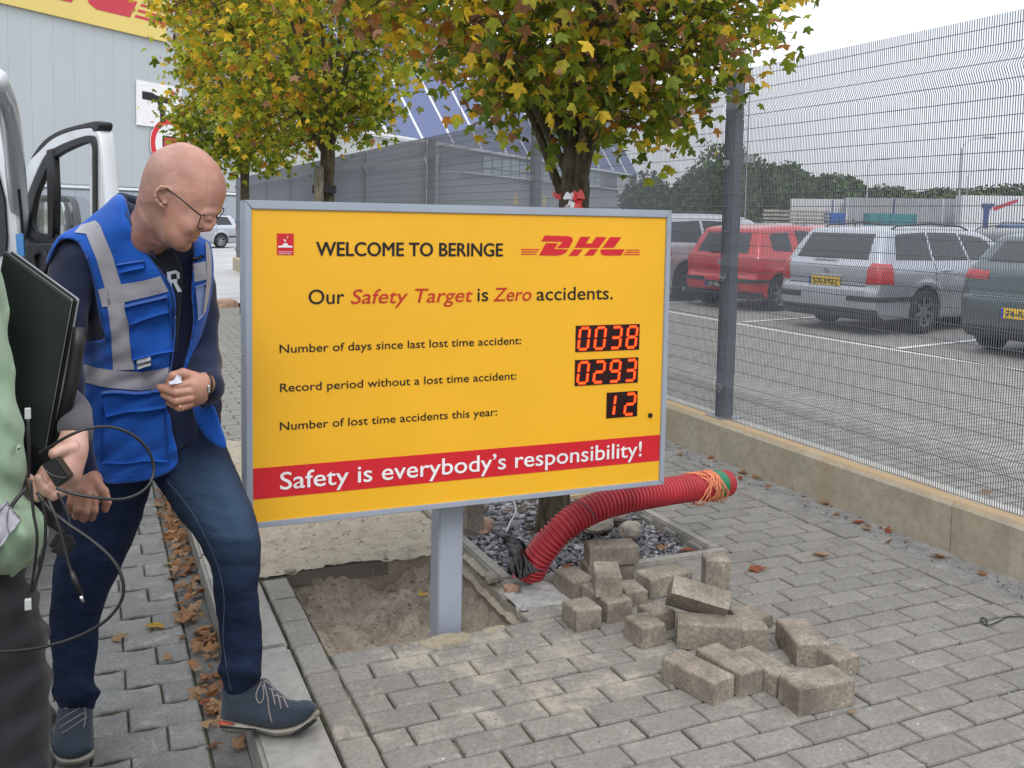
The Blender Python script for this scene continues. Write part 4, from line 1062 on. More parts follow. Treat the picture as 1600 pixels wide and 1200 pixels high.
# pale cable in the ballast behind the post
mb = MB(); mb.tube(spline([W(792, 772, 4.75), W(803, 785, 4.62), W(806, 800, 4.5), W(798, 815, 4.4), W(791, 831, 4.28)], 6), .005, 7); o = mb.build('pale_cable', simple('pale_cable', (.45, .44, .42), .5), None, True, keep=False); tag(o, 'pale grey cable end curling over the ballast behind the signpost', 'cable')
mb = MB(); a = [WG(x, y, .004) for x, y in ((1640, 966), (1600, 964), (1575, 964), (1558, 972), (1543, 977), (1534, 972), (1534, 965), (1541, 968), (1542, 976))]
mb.tube(spline(a, 6), .0022, 6); o = mb.build('black_wire', simple('black_wire', (.012, .012, .012), .5), None, True, keep=False); tag(o, 'thin black wire with hooked end lying on the paving at the right', 'wire')
# black membrane
def membrane():
    n, m = 46, 30; vs = []; fs = []
    corners = [[W(765, 828, 3.98), W(790, 850, 3.86), W(800, 893, 3.72)], [W(775, 835, 3.93), W(808, 858, 3.80), W(812, 905, 3.68)], [W(815, 845, 3.90), W(820, 862, 3.86), W(828, 896, 3.66)], [W(828, 868, 3.86), W(822, 885, 3.84), W(850, 893, 3.66)]]
    ctl = np.array([[p_[:] for p_ in r_] for r_ in corners])
    for i in range(n):
        u = i/(n-1)*3; r_ = [spl1(ctl[:, k], u) for k in range(3)]
        for j in range(m):
            v_ = j/(m-1)*2; p_ = spl1(np.array(r_), v_); q = np.array([[i*.17, j*.17, 0]]); d = (vnoise(q, 1.1, 3)[0]*.045+vnoise(q, 2.6, 6)[0]*.018)
            vs.append((p_[0]-.4*d, p_[1]-.8*d, p_[2]+.6*d))
    for i in range(n-1):
        for j in range(m-1): fs.append((i*m+j, (i+1)*m+j, (i+1)*m+j+1, i*m+j+1))
    return vs, fs
def spl1(c, u):
    n = len(c)-1; i = min(int(u), n-1); t = u-i; P_ = lambda k: c[max(0, min(n, k))]
    a, b, c_, d = P_(i-1), P_(i), P_(i+1), P_(i+2); return .5*((2*b)+(-a+c_)*t+(2*a-5*b+4*c_-d)*t*t+(-a+3*b-3*c_+d)*t**3)
vs, fs = membrane(); o = link('root_membrane', mesh('root_membrane', vs, fs, True), simple('black_membrane', (.012, .012, .013), .32, 0, .5, bump=.3, bsc=40, bdist=.01)); tag(o, 'crumpled black root membrane beside the foot of the red conduit', 'membrane')
sd = o.modifiers.new('s', 'SOLIDIFY'); sd.thickness = .003
# light wooden plank behind the trunk
o = box('plank', (2.33, 4.30, .045), (.40, .10, .025), simple('raw_plank', (.52, .40, .24), .8, nsc=30, world=True), None, .003, rz=rad(8)); tag(o, 'short pale plank lying behind the trunk of the nearest maple', 'plank')
# ================================================================== FALLEN LEAVES
DRY = [single_leaf_mat('dry_leaf_%d' % i, c) for i, c in enumerate([(.42, .21, .095), (.32, .16, .08), (.62, .38, .06), (.40, .12, .06), (.46, .29, .16)])]
def fallen(px, py, z, s, mi, label, seed, rz=None, tilt=.2):
    v, f = leaf_geo(100+seed, -.28); me = mesh('fallen_leaf', v, f, False); me.materials.append(DRY[mi]); r = random.Random(seed)
    o = link('fallen_leaf', me, None); p_ = WG(px, py, z); o.location = p_+Vector((0, 0, .012)); o.scale = (s, s, s*.9); o.rotation_euler = (r.gauss(0, tilt), r.gauss(0, tilt), r.uniform(0, 6) if rz is None else rz)
    return tag(o, label, 'leaf', 'fallen maple leaves on the paving')
fl = [(245, 980, -.1, .055, 2, 'bright yellow leaf lying on the lower paving between the feet of the bald man'), (182, 1001, -.1, .042, 4, 'curled tan leaf left of the bright yellow one'), (262, 1032, -.1, .028, 4, 'small tan leaf below the bright yellow one on the lower paving'),
      (1293, 787, .0, .075, 0, 'large tan leaf standing against the curb wall'), (1342, 818, .0, .045, 3, 'reddish leaf at the foot of the curb wall'), (1352, 829, 0, .035, 4, 'small pale yellow leaf beside the reddish one at the curb wall'),
      (1280, 868, 0, .055, 4, 'pale orange leaf in the middle of the right paving'), (1179, 890, 0, .055, 3, 'red-brown leaf on the paving behind the brick heap'), (1470, 872, 0, .055, 0, 'rounded orange leaf near the curb wall at the right'),
      (1537, 899, 0, .035, 0, 'small orange leaf at the curb wall at the right edge'), (1193, 738, .0, .04, 0, 'rust leaf at the curb wall behind the green tape'), (1160, 741, 0, .05, 0, 'brown leaf just beyond the end of the red conduit'), (1178, 748, 0, .04, 0, 'tan leaf beside the curb wall near the conduit end'),
      (1537, 772, .25, .05, 4, 'pale orange leaf lying beyond the fence mesh on the curb'), (1330, 1116, 0, .018, 4, 'tiny orange leaf beside the nearest dark brick'),
      (1031, 858, -.03, .045, 0, 'orange leaf on the ballast right of the heap back'), (1074, 861, -.03, .045, 3, 'red leaf on the ballast by the right edging stone'), (800, 845, -.03, .065, 0, 'large orange leaf by the black membrane'), (822, 855, -.03, .07, 0, 'large brown leaf propped against the red conduit'), (759, 829, -.03, .035, 0, 'small orange leaf behind the signpost on the ballast'),
      (883, 888, -.02, .04, 3, 'small red leaf in front of the ballast left of the heap'), (318, 1100, -.1, .03, 3, 'small red leaf behind the heel of the raised shoe'), (661, 933, -.10, .03, 2, 'yellow leaf lying in the sandy pit')]
for i, (x, y, z, s, m, lb) in enumerate(fl): fallen(x, y, z, s, m, lb, i, tilt=.22 if i in (3, 17, 18) else .07)
# drift of leaves in the gutter: too many to tell apart
V = MB(); r = random.Random(5); mats = DRY
def gl(x, y, z, s, mi):
    v, f = LG[r.randrange(10)]; Rm = Matrix.Rotation(r.uniform(0, 6.3), 3, 'Z') @ Matrix.Rotation(r.gauss(0, .45), 3, 'X') @ Matrix.Rotation(r.gauss(0, .4), 3, 'Y')
    V.add([Rm @ (Vector(q)*s)+Vector((x, y, z)) for q in v], f, mi)
for _ in range(150):
    y = r.uniform(3.45, 5.6) if r.random() < .8 else r.uniform(3.1, 5.6); gl(min(.39, r.gauss(.35, .03)), y, -.1+r.uniform(.006, .035), r.uniform(.024, .042), r.choice([0, 0, 1, 4, 4, 0]))
for _ in range(22):
    y = r.gauss(3.05, .09); gl(min(.385, r.gauss(.34, .035)), y, -.1+r.uniform(.008, .03), r.uniform(.028, .045), r.choice([0, 1, 4, 4]))
for _ in range(16):
    y = r.uniform(2.7, 3.6); gl(r.uniform(.31, .39), y, -.1+.012, r.uniform(.02, .04), r.choice([0, 1, 4]))
for _ in range(60):
    gl(r.uniform(3.38, 3.52), r.uniform(3, 9), .012, r.uniform(.015, .03), r.choice([0, 1, 3, 4]))
o = V.build('leaf_litter', DRY, None, keep=False, kind='stuff')
# ================================================================== CARS
def car_paint(name, col, metal=.35, rough=.28):
    t = NT(name); v = t.coord(True); n = t.noise(v, 30, 5, .7); n2_ = t.noise(v, 2.5, 4)
    c = t.mix(t.ramp(n2_, [(.35, 0.), (.7, .25)]), col, tuple(x*.8+.03 for x in col))
    t.set(c, t.math('MULTIPLY_ADD', n, .2, rough-.08), None, metal, .5); t.b.inputs['Coat Weight'].default_value = .6; t.b.inputs['Coat Roughness'].default_value = .06; return t.m
P_silver = car_paint('silver_paint', (.42, .44, .48), .55); P_red = car_paint('red_paint', (.50, .020, .022), .1); P_grey = car_paint('greygreen_paint', (.085, .11, .115), .5)
P_white = car_paint('white_paint', (.72, .73, .74), 0, .3); P_blue = car_paint('blue_paint', (.03, .08, .22), .3); P_black = car_paint('black_paint', (.02, .022, .025), .3); P_lsil = car_paint('light_silver_paint', (.55, .57, .60), .5)
M_glass = simple('car_glass', (.012, .016, .018), .08, 0, .6, var=.1); M_tyre = simple('tyre_rubber', (.018, .018, .019), .8); M_trim = simple('black_trim', (.02, .021, .023), .55)
M_rim = simple('alloy_rim', (.32, .33, .35), .35, .8); M_tail = simple('tail_light', (.48, .012, .015), .15, 0, .8); M_plate = simple('plate_yellow', (.80, .50, .03), .4); M_blueband = simple('plate_blue', (.02, .05, .4), .4)
M_lampw = simple('clear_lamp', (.6, .6, .6), .1, 0, .8); M_dgl = simple('dark_glass', (.012, .015, .018), .06, 0, .9)
def car_sdf(prof, wz, L, Wd, wheels, wr, h=.035, xk=.35):
    x = np.arange(-.12, L+.12, h); y = np.arange(-Wd/2-.1, Wd/2+.1+h, h); z = np.arange(.05, 1.75, h)
    X, Y, Z = np.meshgrid(x, y, z, indexing='ij')
    p2 = polysdf(X[:, 0, :], Z[:, 0, :], closed(prof, 4))[:, None, :]
    zz = np.array([a for a, b in wz]); ww = np.array([b for a, b in wz])
    half = np.interp(Z[0, 0], zz, ww)[None, None, :]
    ends = np.clip((x-.0)/xk, 0, 1); ends2 = np.clip((L-x)/(xk*1.6), 0, 1)
    nar = (1-.10*(1-ends)**2.2)*(1-.16*(1-ends2)**2.2)
    S_ = np.abs(Y)-half*nar[:, None, None]
    d = smax(p2+0*Y, S_, .09)
    for wx in wheels:
        c = np.sqrt((X-wx)**2+(Z-wr)**2)-(wr+.055)
        cyl = np.maximum(c, (Wd/2-.24)-np.abs(Y)); d = np.maximum(d, -cyl)
        fl = np.abs(np.sqrt((X-wx)**2+(Z-wr)**2)-(wr+.075))-.02; fl = np.maximum(fl, np.abs(np.abs(Y)-(Wd/2-.015))-.03); fl = np.maximum(fl, .22-Z); d = smin(d, fl, .04)
    V, Q = surface_nets(d); V = relaxed(V, Q, 2)
    P_ = np.stack([x[0]+V[:, 0]*h, y[0]+V[:, 1]*h, z[0]+V[:, 2]*h], 1)
    A, B_, C_ = P_[Q[:, 0]], P_[Q[:, 1]], P_[Q[:, 2]]; 
    if np.einsum('ij,ij->i', A-P_.mean(0), np.cross(B_-A, C_-A)).sum() < 0: Q = Q[:, ::-1]
    return mesh('body', P_.tolist(), Q.tolist(), True)
def pl2(poly, ax):   # planes from a convex polygon in two of the axes
    n = len(poly); cx = sum(p[0] for p in poly)/n; cy = sum(p[1] for p in poly)/n; out = []
    for i in range(n):
        a, b = poly[i], poly[(i+1) % n]; nx, ny = -(b[1]-a[1]), b[0]-a[0]
        if nx*(cx-a[0])+ny*(cy-a[1]) < 0: nx, ny = -nx, -ny
        p = [0, 0, 0]; q = [0, 0, 0]; p[ax[0]], p[ax[1]] = a; q[ax[0]], q[ax[1]] = nx, ny; out.append((Vector(p), Vector(q).normalized()))
    return out
def wheel_mesh():
    mb = MB(); n = 28; prof = [(.20, -.09), (.27, -.10), (.305, -.075), (.312, 0), (.305, .075), (.27, .10), (.20, .09)]
    vs = []; fs = []
    for i in range(n):
        a = 2*math.pi*i/n
        for r, y in prof: vs.append((r*math.cos(a), y, r*math.sin(a)))
    m = len(prof)
    for i in range(n):
        for k in range(m-1): fs.append((i*m+k, i*m+k+1, ((i+1) % n)*m+k+1, ((i+1) % n)*m+k))
    ty = mesh('tyre', vs, fs, True); ty.materials.append(M_tyre)
    mb = MB()
    def disc(r0, r1, y0, y1, nn=28):
        vs = [(r0*math.cos(2*math.pi*i/nn), y0, r0*math.sin(2*math.pi*i/nn)) for i in range(nn)]+[(r1*math.cos(2*math.pi*i/nn), y1, r1*math.sin(2*math.pi*i/nn)) for i in range(nn)]
        mb.add(vs, [(i, (i+1) % nn, nn+(i+1) % nn, nn+i) for i in range(nn)])
    for s_ in (-1, 1):
        disc(.205, .19, .088*s_, .082*s_); disc(.19, .185, .082*s_, .03*s_); disc(.045, .001, .07*s_, .072*s_); disc(.05, .05, .03*s_, .07*s_)
        for k in range(7):
            a = 2*math.pi*k/7; M = Matrix.Rotation(a, 3, 'Y'); mb.box((0, 0, 0), (0, 0, 0)); 
            vs = [M @ Vector(q) for q in ((.03, .066*s_, -.030), (.19, .078*s_, -.020), (.19, .078*s_, .020), (.03, .066*s_, .030), (.03, .045*s_, -.026), (.19, .05*s_, -.018), (.19, .05*s_, .018), (.03, .045*s_, .026))]
            mb.add(vs, [(0, 1, 2, 3), (4, 7, 6, 5), (0, 4, 5, 1), (3, 2, 6, 7)])
    rim = mesh('rim', mb.v, mb.f); rim.materials.append(M_rim); return ty, rim
TY, RIM = wheel_mesh()
def digits_plate(root, txt, c, wid, hgt, face, mat=M_plate, tcol=None, size=1.):
    """plate facing -x local"""
    x, y, z = c; p_ = box('number_plate', c, (.012, wid, hgt), mat, root, .002, keep=False); 
    box('plate_band', (x-.0075, y+wid/2-.02, z), (.002, .034, hgt-.006), M_blueband, root, keep=False)
    me, m = text('plate_lettering', txt, 0, 0, wid*.80, hgt*.62, None, bold=.02)
    T = Matrix(((0, 1, 0, x-.0095), (-1, 0, 0, y+wid*.375), (0, 0, 1, z-hgt*.31), (0, 0, 0, 1))); me.transform(T); link('plate_lettering', me, tcol or M_trim, root)
def make_car(label, paint, spec, loc, heading, cat='car', group='cars parked behind the mesh fence', plate=None, detail=True):
    root = empty('parked_car', loc, heading, label, cat, group)
    me = spec['me'].copy(); me.materials.clear(); body = link('body', me, paint, root)
    for nm, poly, ax, fc, off, mt in spec['decals']:
        pl = pl2(poly, ax)
        if ax == (1, 2): pl.append((Vector((.34 if nm == 'tail_light' else .9, 0, 0)), Vector((-1, 0, 0)))) if fc[0] < 0 else pl.append((Vector((2.0, 0, 0)), Vector((1, 0, 0))))
        o = decal(nm, spec['me'], pl, fc, off, mt, root, keep=False)
    for wx in spec['wheels']:
        for s_ in (-1, 1):
            wl = bpy.data.objects.new('wheel', TY); C.objects.link(wl); wl.parent = root; wl.location = (wx, s_*(spec['W']/2-.10), spec['wr']); k = spec['wr']/.312; wl.scale = (k, 1, k)
            r_ = bpy.data.objects.new('rim', RIM); C.objects.link(r_); r_.parent = wl; r_.rotation_euler = (0, random.uniform(0, 1), 0)
    for nm, bxs, mt in spec.get('extra', []):
        mb = MB()
        for it in bxs:
            if it[0] == 'b': mb.box(it[1], it[2])
            else: mb.tube(it[1], it[2], 8)
        mb.build(nm, mt, root, keep=False, smooth=False)
    if plate: digits_plate(root, *plate)
    return root
def side(nm, poly, mt, off=.004): return [(nm, poly, (0, 2), (0, -1, 0), off, mt), (nm, poly, (0, 2), (0, 1, 0), off, mt)]
WZ = [(0, .76), (.30, .84), (.60, .87), (.88, .86), (1.0, .80), (1.2, .715), (1.38, .64), (1.5, .56)]
# estate
prof = [(.06, .30), (.0, .42), (.015, .60), (.055, .66), (.06, .90), (.12, .985), (.36, 1.36), (.52, 1.435), (1.5, 1.475), (2.4, 1.44), (2.85, 1.33), (3.40, 1.0), (4.05, .90), (4.40, .76), (4.50, .55), (4.46, .30), (4.15, .20), (.4, .20)]
EST = dict(me=car_sdf(prof, WZ, 4.50, 1.74, (1.06, 3.56), .31), W=1.74, wr=.31, wheels=(1.06, 3.56))
EST['decals'] = side('side_window', [(.46, 1.02), (.62, 1.36), (1.28, 1.39), (1.24, 1.01)], M_glass)+side('side_window', [(1.30, 1.01), (1.33, 1.39), (2.0, 1.385), (2.08, 1.01)], M_glass)+side('side_window', [(2.14, 1.01), (2.06, 1.38), (2.56, 1.33), (3.10, 1.01)], M_glass)+[
    ('rear_window', [(-.60, 1.02), (-.53, 1.36), (.53, 1.36), (.60, 1.02)], (1, 2), (-1, 0, .1), .004, M_glass),
    ('windscreen', [(-.62, 1.03), (-.54, 1.36), (.54, 1.36), (.62, 1.03)], (1, 2), (1, 0, .3), .004, M_glass),
    ('tail_light', [(-.90, .70), (-.90, .965), (-.685, .975), (-.65, .70)], (1, 2), (-1, -.35, 0), .008, M_tail), ('tail_light', [(.90, .70), (.90, .965), (.685, .975), (.65, .70)], (1, 2), (-1, .35, 0), .008, M_tail),
    ('headlight', [(-.86, .60), (-.86, .75), (-.50, .75), (-.50, .60)], (1, 2), (1, 0, 0), .006, M_lampw), ('headlight', [(.86, .60), (.86, .75), (.50, .75), (.50, .60)], (1, 2), (1, 0, 0), .006, M_lampw),
    ('bumper_strip', [(-.88, .47), (-.88, .53), (-.40, .53), (-.40, .47)], (1, 2), (-1, -.3, 0), .012, M_trim), ('bumper_strip', [(.88, .47), (.88, .53), (.40, .53), (.40, .47)], (1, 2), (-1, .3, 0), .012, M_trim),
    ('bumper_strip', [(-.02, .47), (-.02, .53), (.52, .53), (.52, .47)], (0, 2), (0, -1, 0), .010, M_trim),
    ('lower_valance', [(-.80, .22), (-.80, .36), (.80, .36), (.80, .22)], (1, 2), (-1, 0, 0), .008, M_trim), ('tailgate_seam', [(-.64, .655), (-.64, .668), (.64, .668), (.64, .655)], (1, 2), (-1, 0, 0), .001, M_trim)]+side('door_seam', [(1.25, .35), (1.264, .35), (1.281, 1.0), (1.267, 1.0)], M_trim, .001)+side('door_seam', [(2.10, .30), (2.114, .30), (2.126, 1.0), (2.112, 1.0)], M_trim, .001)+side('door_handle', [(1.42, .86), (1.42, .89), (1.60, .89), (1.60, .86)], P_silver, .02)
EST['extra'] = [('roof_rail', [('t', [(.62, s_*.56, 1.415), (.75, s_*.57, 1.475), (1.5, s_*.58, 1.515), (2.2, s_*.57, 1.485), (2.4, s_*.56, 1.43)], .014)], M_trim) for s_ in (-1, 1)]+[
    ('aerial', [('t', [(.62, 0, 1.44), (.55, 0, 1.56)], .006)], M_trim), ('badge', [('t', [(.045, 0, .84), (.062, 0, .845)], .045)], M_rim), ('grab_strip', [('b', (.060, 0, .785), (.03, .50, .03))], P_lsil),
    ('rear_wiper', [('b', (.10, .10, 1.02), (.02, .40, .015))], M_trim), ('door_mirror', [('b', (2.72, -.93, 1.02), (.10, .17, .12))], P_silver), ('door_mirror', [('b', (2.72, .93, 1.02), (.10, .17, .12))], P_silver)]
# hatchback
prof = [(.06, .30), (.0, .42), (.01, .56), (.07, .62), (.06, .86), (.10, .95), (.28, 1.30), (.42, 1.40), (1.2, 1.455), (1.9, 1.42), (2.3, 1.30), (2.85, .98), (3.4, .88), (3.75, .74), (3.85, .55), (3.82, .30), (3.5, .20), (.4, .20)]
HAT = dict(me=car_sdf(prof, [(a, b*.965) for a, b in WZ], 3.85, 1.68, (.66, 3.12), .30), W=1.68, wr=.30, wheels=(.66, 3.12))
HAT['decals'] = side('side_window', [(.50, 1.02), (.50, 1.27), (.62, 1.31), (1.02, 1.33), (.98, 1.0)], M_glass)+side('side_window', [(1.22, .98), (1.20, 1.36), (1.84, 1.34), (2.45, 1.02), (2.4, .98)], M_glass)+[
    ('rear_window', [(-.56, .97), (-.48, 1.30), (.48, 1.30), (.56, .97)], (1, 2), (-1, 0, .1), .004, M_glass),
    ('windscreen', [(-.6, 1.0), (-.52, 1.32), (.52, 1.32), (.6, 1.0)], (1, 2), (1, 0, .3), .004, M_glass),
    ('tail_light', [(-.88, .68), (-.88, .90), (-.66, .92), (-.66, .68)], (1, 2), (-1, -.35, 0), .008, M_tail), ('tail_light', [(.88, .68), (.88, .90), (.66, .92), (.66, .68)], (1, 2), (-1, .35, 0), .008, M_tail),
    ('headlight', [(-.84, .60), (-.84, .75), (-.50, .75), (-.50, .60)], (1, 2), (1, 0, 0), .006, M_lampw), ('headlight', [(.84, .60), (.84, .75), (.50, .75), (.50, .60)], (1, 2), (1, 0, 0), .006, M_lampw),
    ('bumper_strip', [(-.85, .49), (-.85, .54), (-.30, .54), (-.30, .49)], (1, 2), (-1, -.3, 0), .012, M_trim), ('bumper_strip', [(.85, .49), (.85, .54), (.30, .54), (.30, .49)], (1, 2), (-1, .3, 0), .012, M_trim),
    ('bumper_strip', [(-.02, .49), (-.02, .54), (.30, .54), (.30, .49)], (0, 2), (0, -1, 0), .010, M_trim),
    ('lower_valance', [(-.80, .22), (-.80, .33), (.80, .33), (.80, .22)], (1, 2), (-1, 0, 0), .008, M_trim),
    ('tailgate_seam', [(-.62, .60), (-.62, .607), (.62, .607), (.62, .60)], (1, 2), (-1, 0, 0), .001, M_trim)]+side('door_seam', [(1.08, .33), (1.094, .33), (1.114, 1.0), (1.10, 1.0)], M_trim, .001)
HAT['extra'] = [('aerial', [('t', [(.50, 0, 1.41), (.42, 0, 1.52)], .006)], M_trim), ('badge', [('t', [(.048, 0, .80), (.065, 0, .805)], .045)], M_rim), ('rear_wiper', [('b', (.09, .08, .975), (.02, .36, .015))], M_trim), ('door_mirror', [('b', (2.2, -.90, 1.02), (.10, .17, .12))], P_red), ('door_mirror', [('b', (2.2, .90, 1.02), (.10, .17, .12))], P_red)]
# tall off-roader
prof = [(.05, .38), (.0, .50), (.02, .72), (.05, .80), (.05, 1.05), (.12, 1.50), (.28, 1.60), (1.6, 1.63), (2.4, 1.58), (2.75, 1.42), (3.1, 1.08), (3.8, 1.0), (4.15, .88), (4.22, .60), (4.2, .38), (3.9, .28), (.4, .28)]
WZ2 = [(0, .78), (.4, .87), (.8, .88), (1.0, .86), (1.3, .77), (1.55, .68), (1.7, .6)]
SUV = dict(me=car_sdf(prof, WZ2, 4.22, 1.76, (.80, 3.35), .36), W=1.76, wr=.36, wheels=(.80, 3.35))
SUV['decals'] = side('side_window', [(.30, 1.10), (.36, 1.46), (1.15, 1.50), (1.15, 1.08)], M_glass)+side('side_window', [(1.22, 1.08), (1.22, 1.50), (2.05, 1.48), (2.08, 1.08)], M_glass)+side('side_window', [(2.14, 1.08), (2.10, 1.47), (2.45, 1.42), (2.85, 1.08)], M_glass)+[
    ('rear_window', [(-.58, 1.10), (-.52, 1.45), (.52, 1.45), (.58, 1.10)], (1, 2), (-1, 0, 0), .004, M_glass), ('windscreen', [(-.6, 1.1), (-.52, 1.45), (.52, 1.45), (.6, 1.1)], (1, 2), (1, 0, .3), .004, M_glass),
    ('tail_light', [(-.9, .85), (-.9, 1.1), (-.72, 1.1), (-.72, .85)], (1, 2), (-1, -.3, 0), .008, M_tail), ('tail_light', [(.9, .85), (.9, 1.1), (.72, 1.1), (.72, .85)], (1, 2), (-1, .3, 0), .008, M_tail)]+side('door_seam', [(1.16, .4), (1.168, .4), (1.188, 1.05), (1.18, 1.05)], M_trim, .001)
SUV['extra'] = [('roof_rail', [('t', [(.35, s_*.58, 1.60), (.5, s_*.60, 1.66), (2.2, s_*.60, 1.66), (2.4, s_*.58, 1.60)], .016)], M_trim) for s_ in (-1, 1)]
# sporty hatchback with slim lights
prof = [(.06, .30), (.0, .45), (.01, .66), (.06, .72), (.10, .98), (.20, 1.08), (.42, 1.33), (.60, 1.405), (1.3, 1.44), (2.0, 1.40), (2.4, 1.28), (2.95, .98), (3.5, .88), (3.9, .74), (4.0, .55), (3.97, .30), (3.6, .20), (.4, .20)]
HA2 = dict(me=car_sdf(prof, WZ, 4.0, 1.74, (.72, 3.25), .31), W=1.74, wr=.31, wheels=(.72, 3.25))
HA2['decals'] = side('side_window', [(.62, 1.08), (.74, 1.32), (1.22, 1.34), (1.20, 1.02)], M_glass)+side('side_window', [(1.30, 1.01), (1.28, 1.35), (1.95, 1.33), (2.5, 1.01)], M_glass)+[
    ('rear_window', [(-.58, 1.09), (-.50, 1.34), (.50, 1.34), (.58, 1.09)], (1, 2), (-1, 0, .2), .004, M_glass), ('windscreen', [(-.6, 1.0), (-.52, 1.32), (.52, 1.32), (.6, 1.0)], (1, 2), (1, 0, .3), .004, M_glass),
    ('tail_light', [(-.9, .90), (-.9, 1.0), (-.50, .98), (-.50, .89)], (1, 2), (-1, -.35, .2), .008, M_tail), ('tail_light', [(.9, .90), (.9, 1.0), (.50, .98), (.50, .89)], (1, 2), (-1, .35, .2), .008, M_tail),
    ('headlight', [(-.84, .60), (-.84, .75), (-.50, .75), (-.50, .60)], (1, 2), (1, 0, 0), .006, M_lampw), ('headlight', [(.84, .60), (.84, .75), (.50, .75), (.50, .60)], (1, 2), (1, 0, 0), .006, M_lampw),
    ('lower_valance', [(-.80, .22), (-.80, .34), (.80, .34), (.80, .22)], (1, 2), (-1, 0, 0), .008, M_trim),
    ('tailgate_seam', [(-.64, .68), (-.64, .688), (.64, .688), (.64, .68)], (1, 2), (-1, 0, 0), .001, M_trim)]+side('door_seam', [(1.24, .33), (1.248, .33), (1.268, 1.0), (1.26, 1.0)], M_trim, .001)
HA2['extra'] = [('badge', [('t', [(.055, 0, .87), (.08, 0, .875)], .05)], M_rim), ('aerial', [('t', [(.65, 0, 1.40), (.55, 0, 1.52)], .006)], M_trim)]
hd = rad(12)
make_car('silver estate car parked in the middle of the row behind the mesh fence', P_silver, EST, (9.25, 10.16, 0), rad(8), plate=('GX-592-J', (.035, .02, .70), .52, .115, None))
make_car('red hatchback parked beside the silver estate, behind the near fence post', P_red, HAT, (9.75, 13.28, 0), hd, plate=('JS-NL-67', (-.012, .0, .43), .50, .11, None, simple('plate_dark', (.05, .05, .055), .4), M_lampw))
make_car('dark grey-green hatchback cut off by the right edge of the photo', P_grey, HA2, (9.45, 7.20, 0), rad(9), plate=('74-RV-FB', (-.012, .02, .52), .52, .115, None))
make_car('light silver off-roader partly hidden behind the right edge of the sign', P_lsil, SUV, (9.25, 15.45, 0), rad(8))
names = [(HA2, P_white, 'white hatchback'), (EST, P_blue, 'blue estate car'), (HAT, P_silver, 'silver hatchback'), (EST, P_black, 'black estate car'), (HA2, P_lsil, 'pale silver hatchback'), (HAT, P_red, 'red hatchback'), (EST, P_lsil, 'light silver estate car'), (SUV, P_blue, 'dark blue off-roader')]
where = ['behind the red hatchback', 'behind the silver estate', 'right of centre', 'over the roof rails', 'further along', 'near the right edge', 'left of the fence post', 'behind the sign edge']
k = 0
for i, y in enumerate([22.2, 19.3, 16.5, 13.7, 11.0, 8.3]):
    sp, pt, nm = names[(i*3+2) % 8]
    make_car(f'{nm} in the second parking row, number {["farthest", "fifth", "fourth", "third", "second", "first"][i]} from the right', pt, sp, (18.9, y, 0), hd+math.pi)
for i, y in enumerate([40, 37.2, 34.4, 31.6, 28.8, 26, 23.2, 20.4, 17.6, 14.8]):
    sp, pt, nm = names[(i*5+1) % 8]
    make_car(f'{nm} in the distant third parking row, {["farthest", "ninth", "eighth", "seventh", "sixth", "fifth", "fourth", "third", "second", "first"][i]} from the right', pt, sp, (29.5, y, 0), hd)
make_car('silver estate car standing on the far yard just left of the sign', P_silver, EST, (5.75, 44.3, -.1), rad(205), group='cars on the yard in front of the hall')
make_car('silver hatchback seen through the window of the open van door', P_lsil, HAT, (-2.9, 31.0, -.1), rad(10), group='cars on the yard in front of the hall')
# car park markings
def strip(name, a, b, wd, z=.004):
    A, B_ = Vector((*a, z)), Vector((*b, z)); d = (B_-A).normalized(); n = Vector((-d.y, d.x, 0))*wd/2
    o = link(name, mesh(name, [A-n, B_-n, B_+n, A+n], [(0, 1, 2, 3)]), M_white); tag(o, kind='structure'); return o
strip('road_marking', (8.55, 24), (8.62, 10.0), .10); strip('road_marking', (8.62, 9.995), (9.1, 2), .10)
for y in (3.3, 5.8, 8.38, 11.32, 14.2, 17.1, 20): strip('road_marking', (8.72, y), (13.4, y+.9), .10, .008)
o = strip('road_marking', (-6, 40.2), (9, 41.0), .18, -.100)
o = strip('road_marking', (-6, 36.2), (9, 37.0), .12, -.100)
# ================================================================== HALLS
M_wall = simple('pale_hall_cladding', (.445, .48, .49), .5, .1, .4, nsc=.3, var=.04, world=True)
M_plinth = simple('grey_plinth', (.36, .39, .43), .7, nsc=.4, var=.06, world=True); M_strip = simple('white_flashing', (.74, .76, .78), .4)
M_ywall = simple('pale_yellow_board', (.72, .55, .16), .5, nsc=.2, var=.06, world=True); M_rwall = simple('faded_red', (.55, .035, .06), .5)
ANG = math.atan2(.663, .749); HB = Vector((0, 48, 0))
hall = empty('logistics_hall', (0, 48, -.1), ANG, 'tall pale metal-clad hall with yellow logo board behind the van', 'building')
def hb(name, s0, s1, z0, z1, y0, y1, mat, parent=hall, bev=0):   # local: x along wall, -y towards the yard
    bm = bmesh.new(); add_box(bm, ((s0+s1)/2, (y0+y1)/2, (z0+z1)/2+.1), (s1-s0, y1-y0, z1-z0), None, bev); return link(name, bm_mesh(name, bm), mat, parent)
s_ = -24.0; pm = None
while s_ < 10.9:
    if pm is None:
        bm = bmesh.new(); add_box(bm, (.55, .1, 9.4), (1.094, .2, 13.4), None, .005); pm = bm_mesh('wall_panel', bm); pm.materials.append(M_wall)
        bm = bmesh.new(); add_box(bm, (.55, .12, 1.2), (1.085, .2, 2.5), None, .012); pp_ = bm_mesh('plinth_panel', bm); pp_.materials.append(M_plinth)
    for nm, m_ in (('wall_panel', pm), ('plinth_panel', pp_)):
        o = bpy.data.objects.new(nm, m_); C.objects.link(o); o.parent = hall; o.location = (s_, 0, .0)
    s_ += 1.1
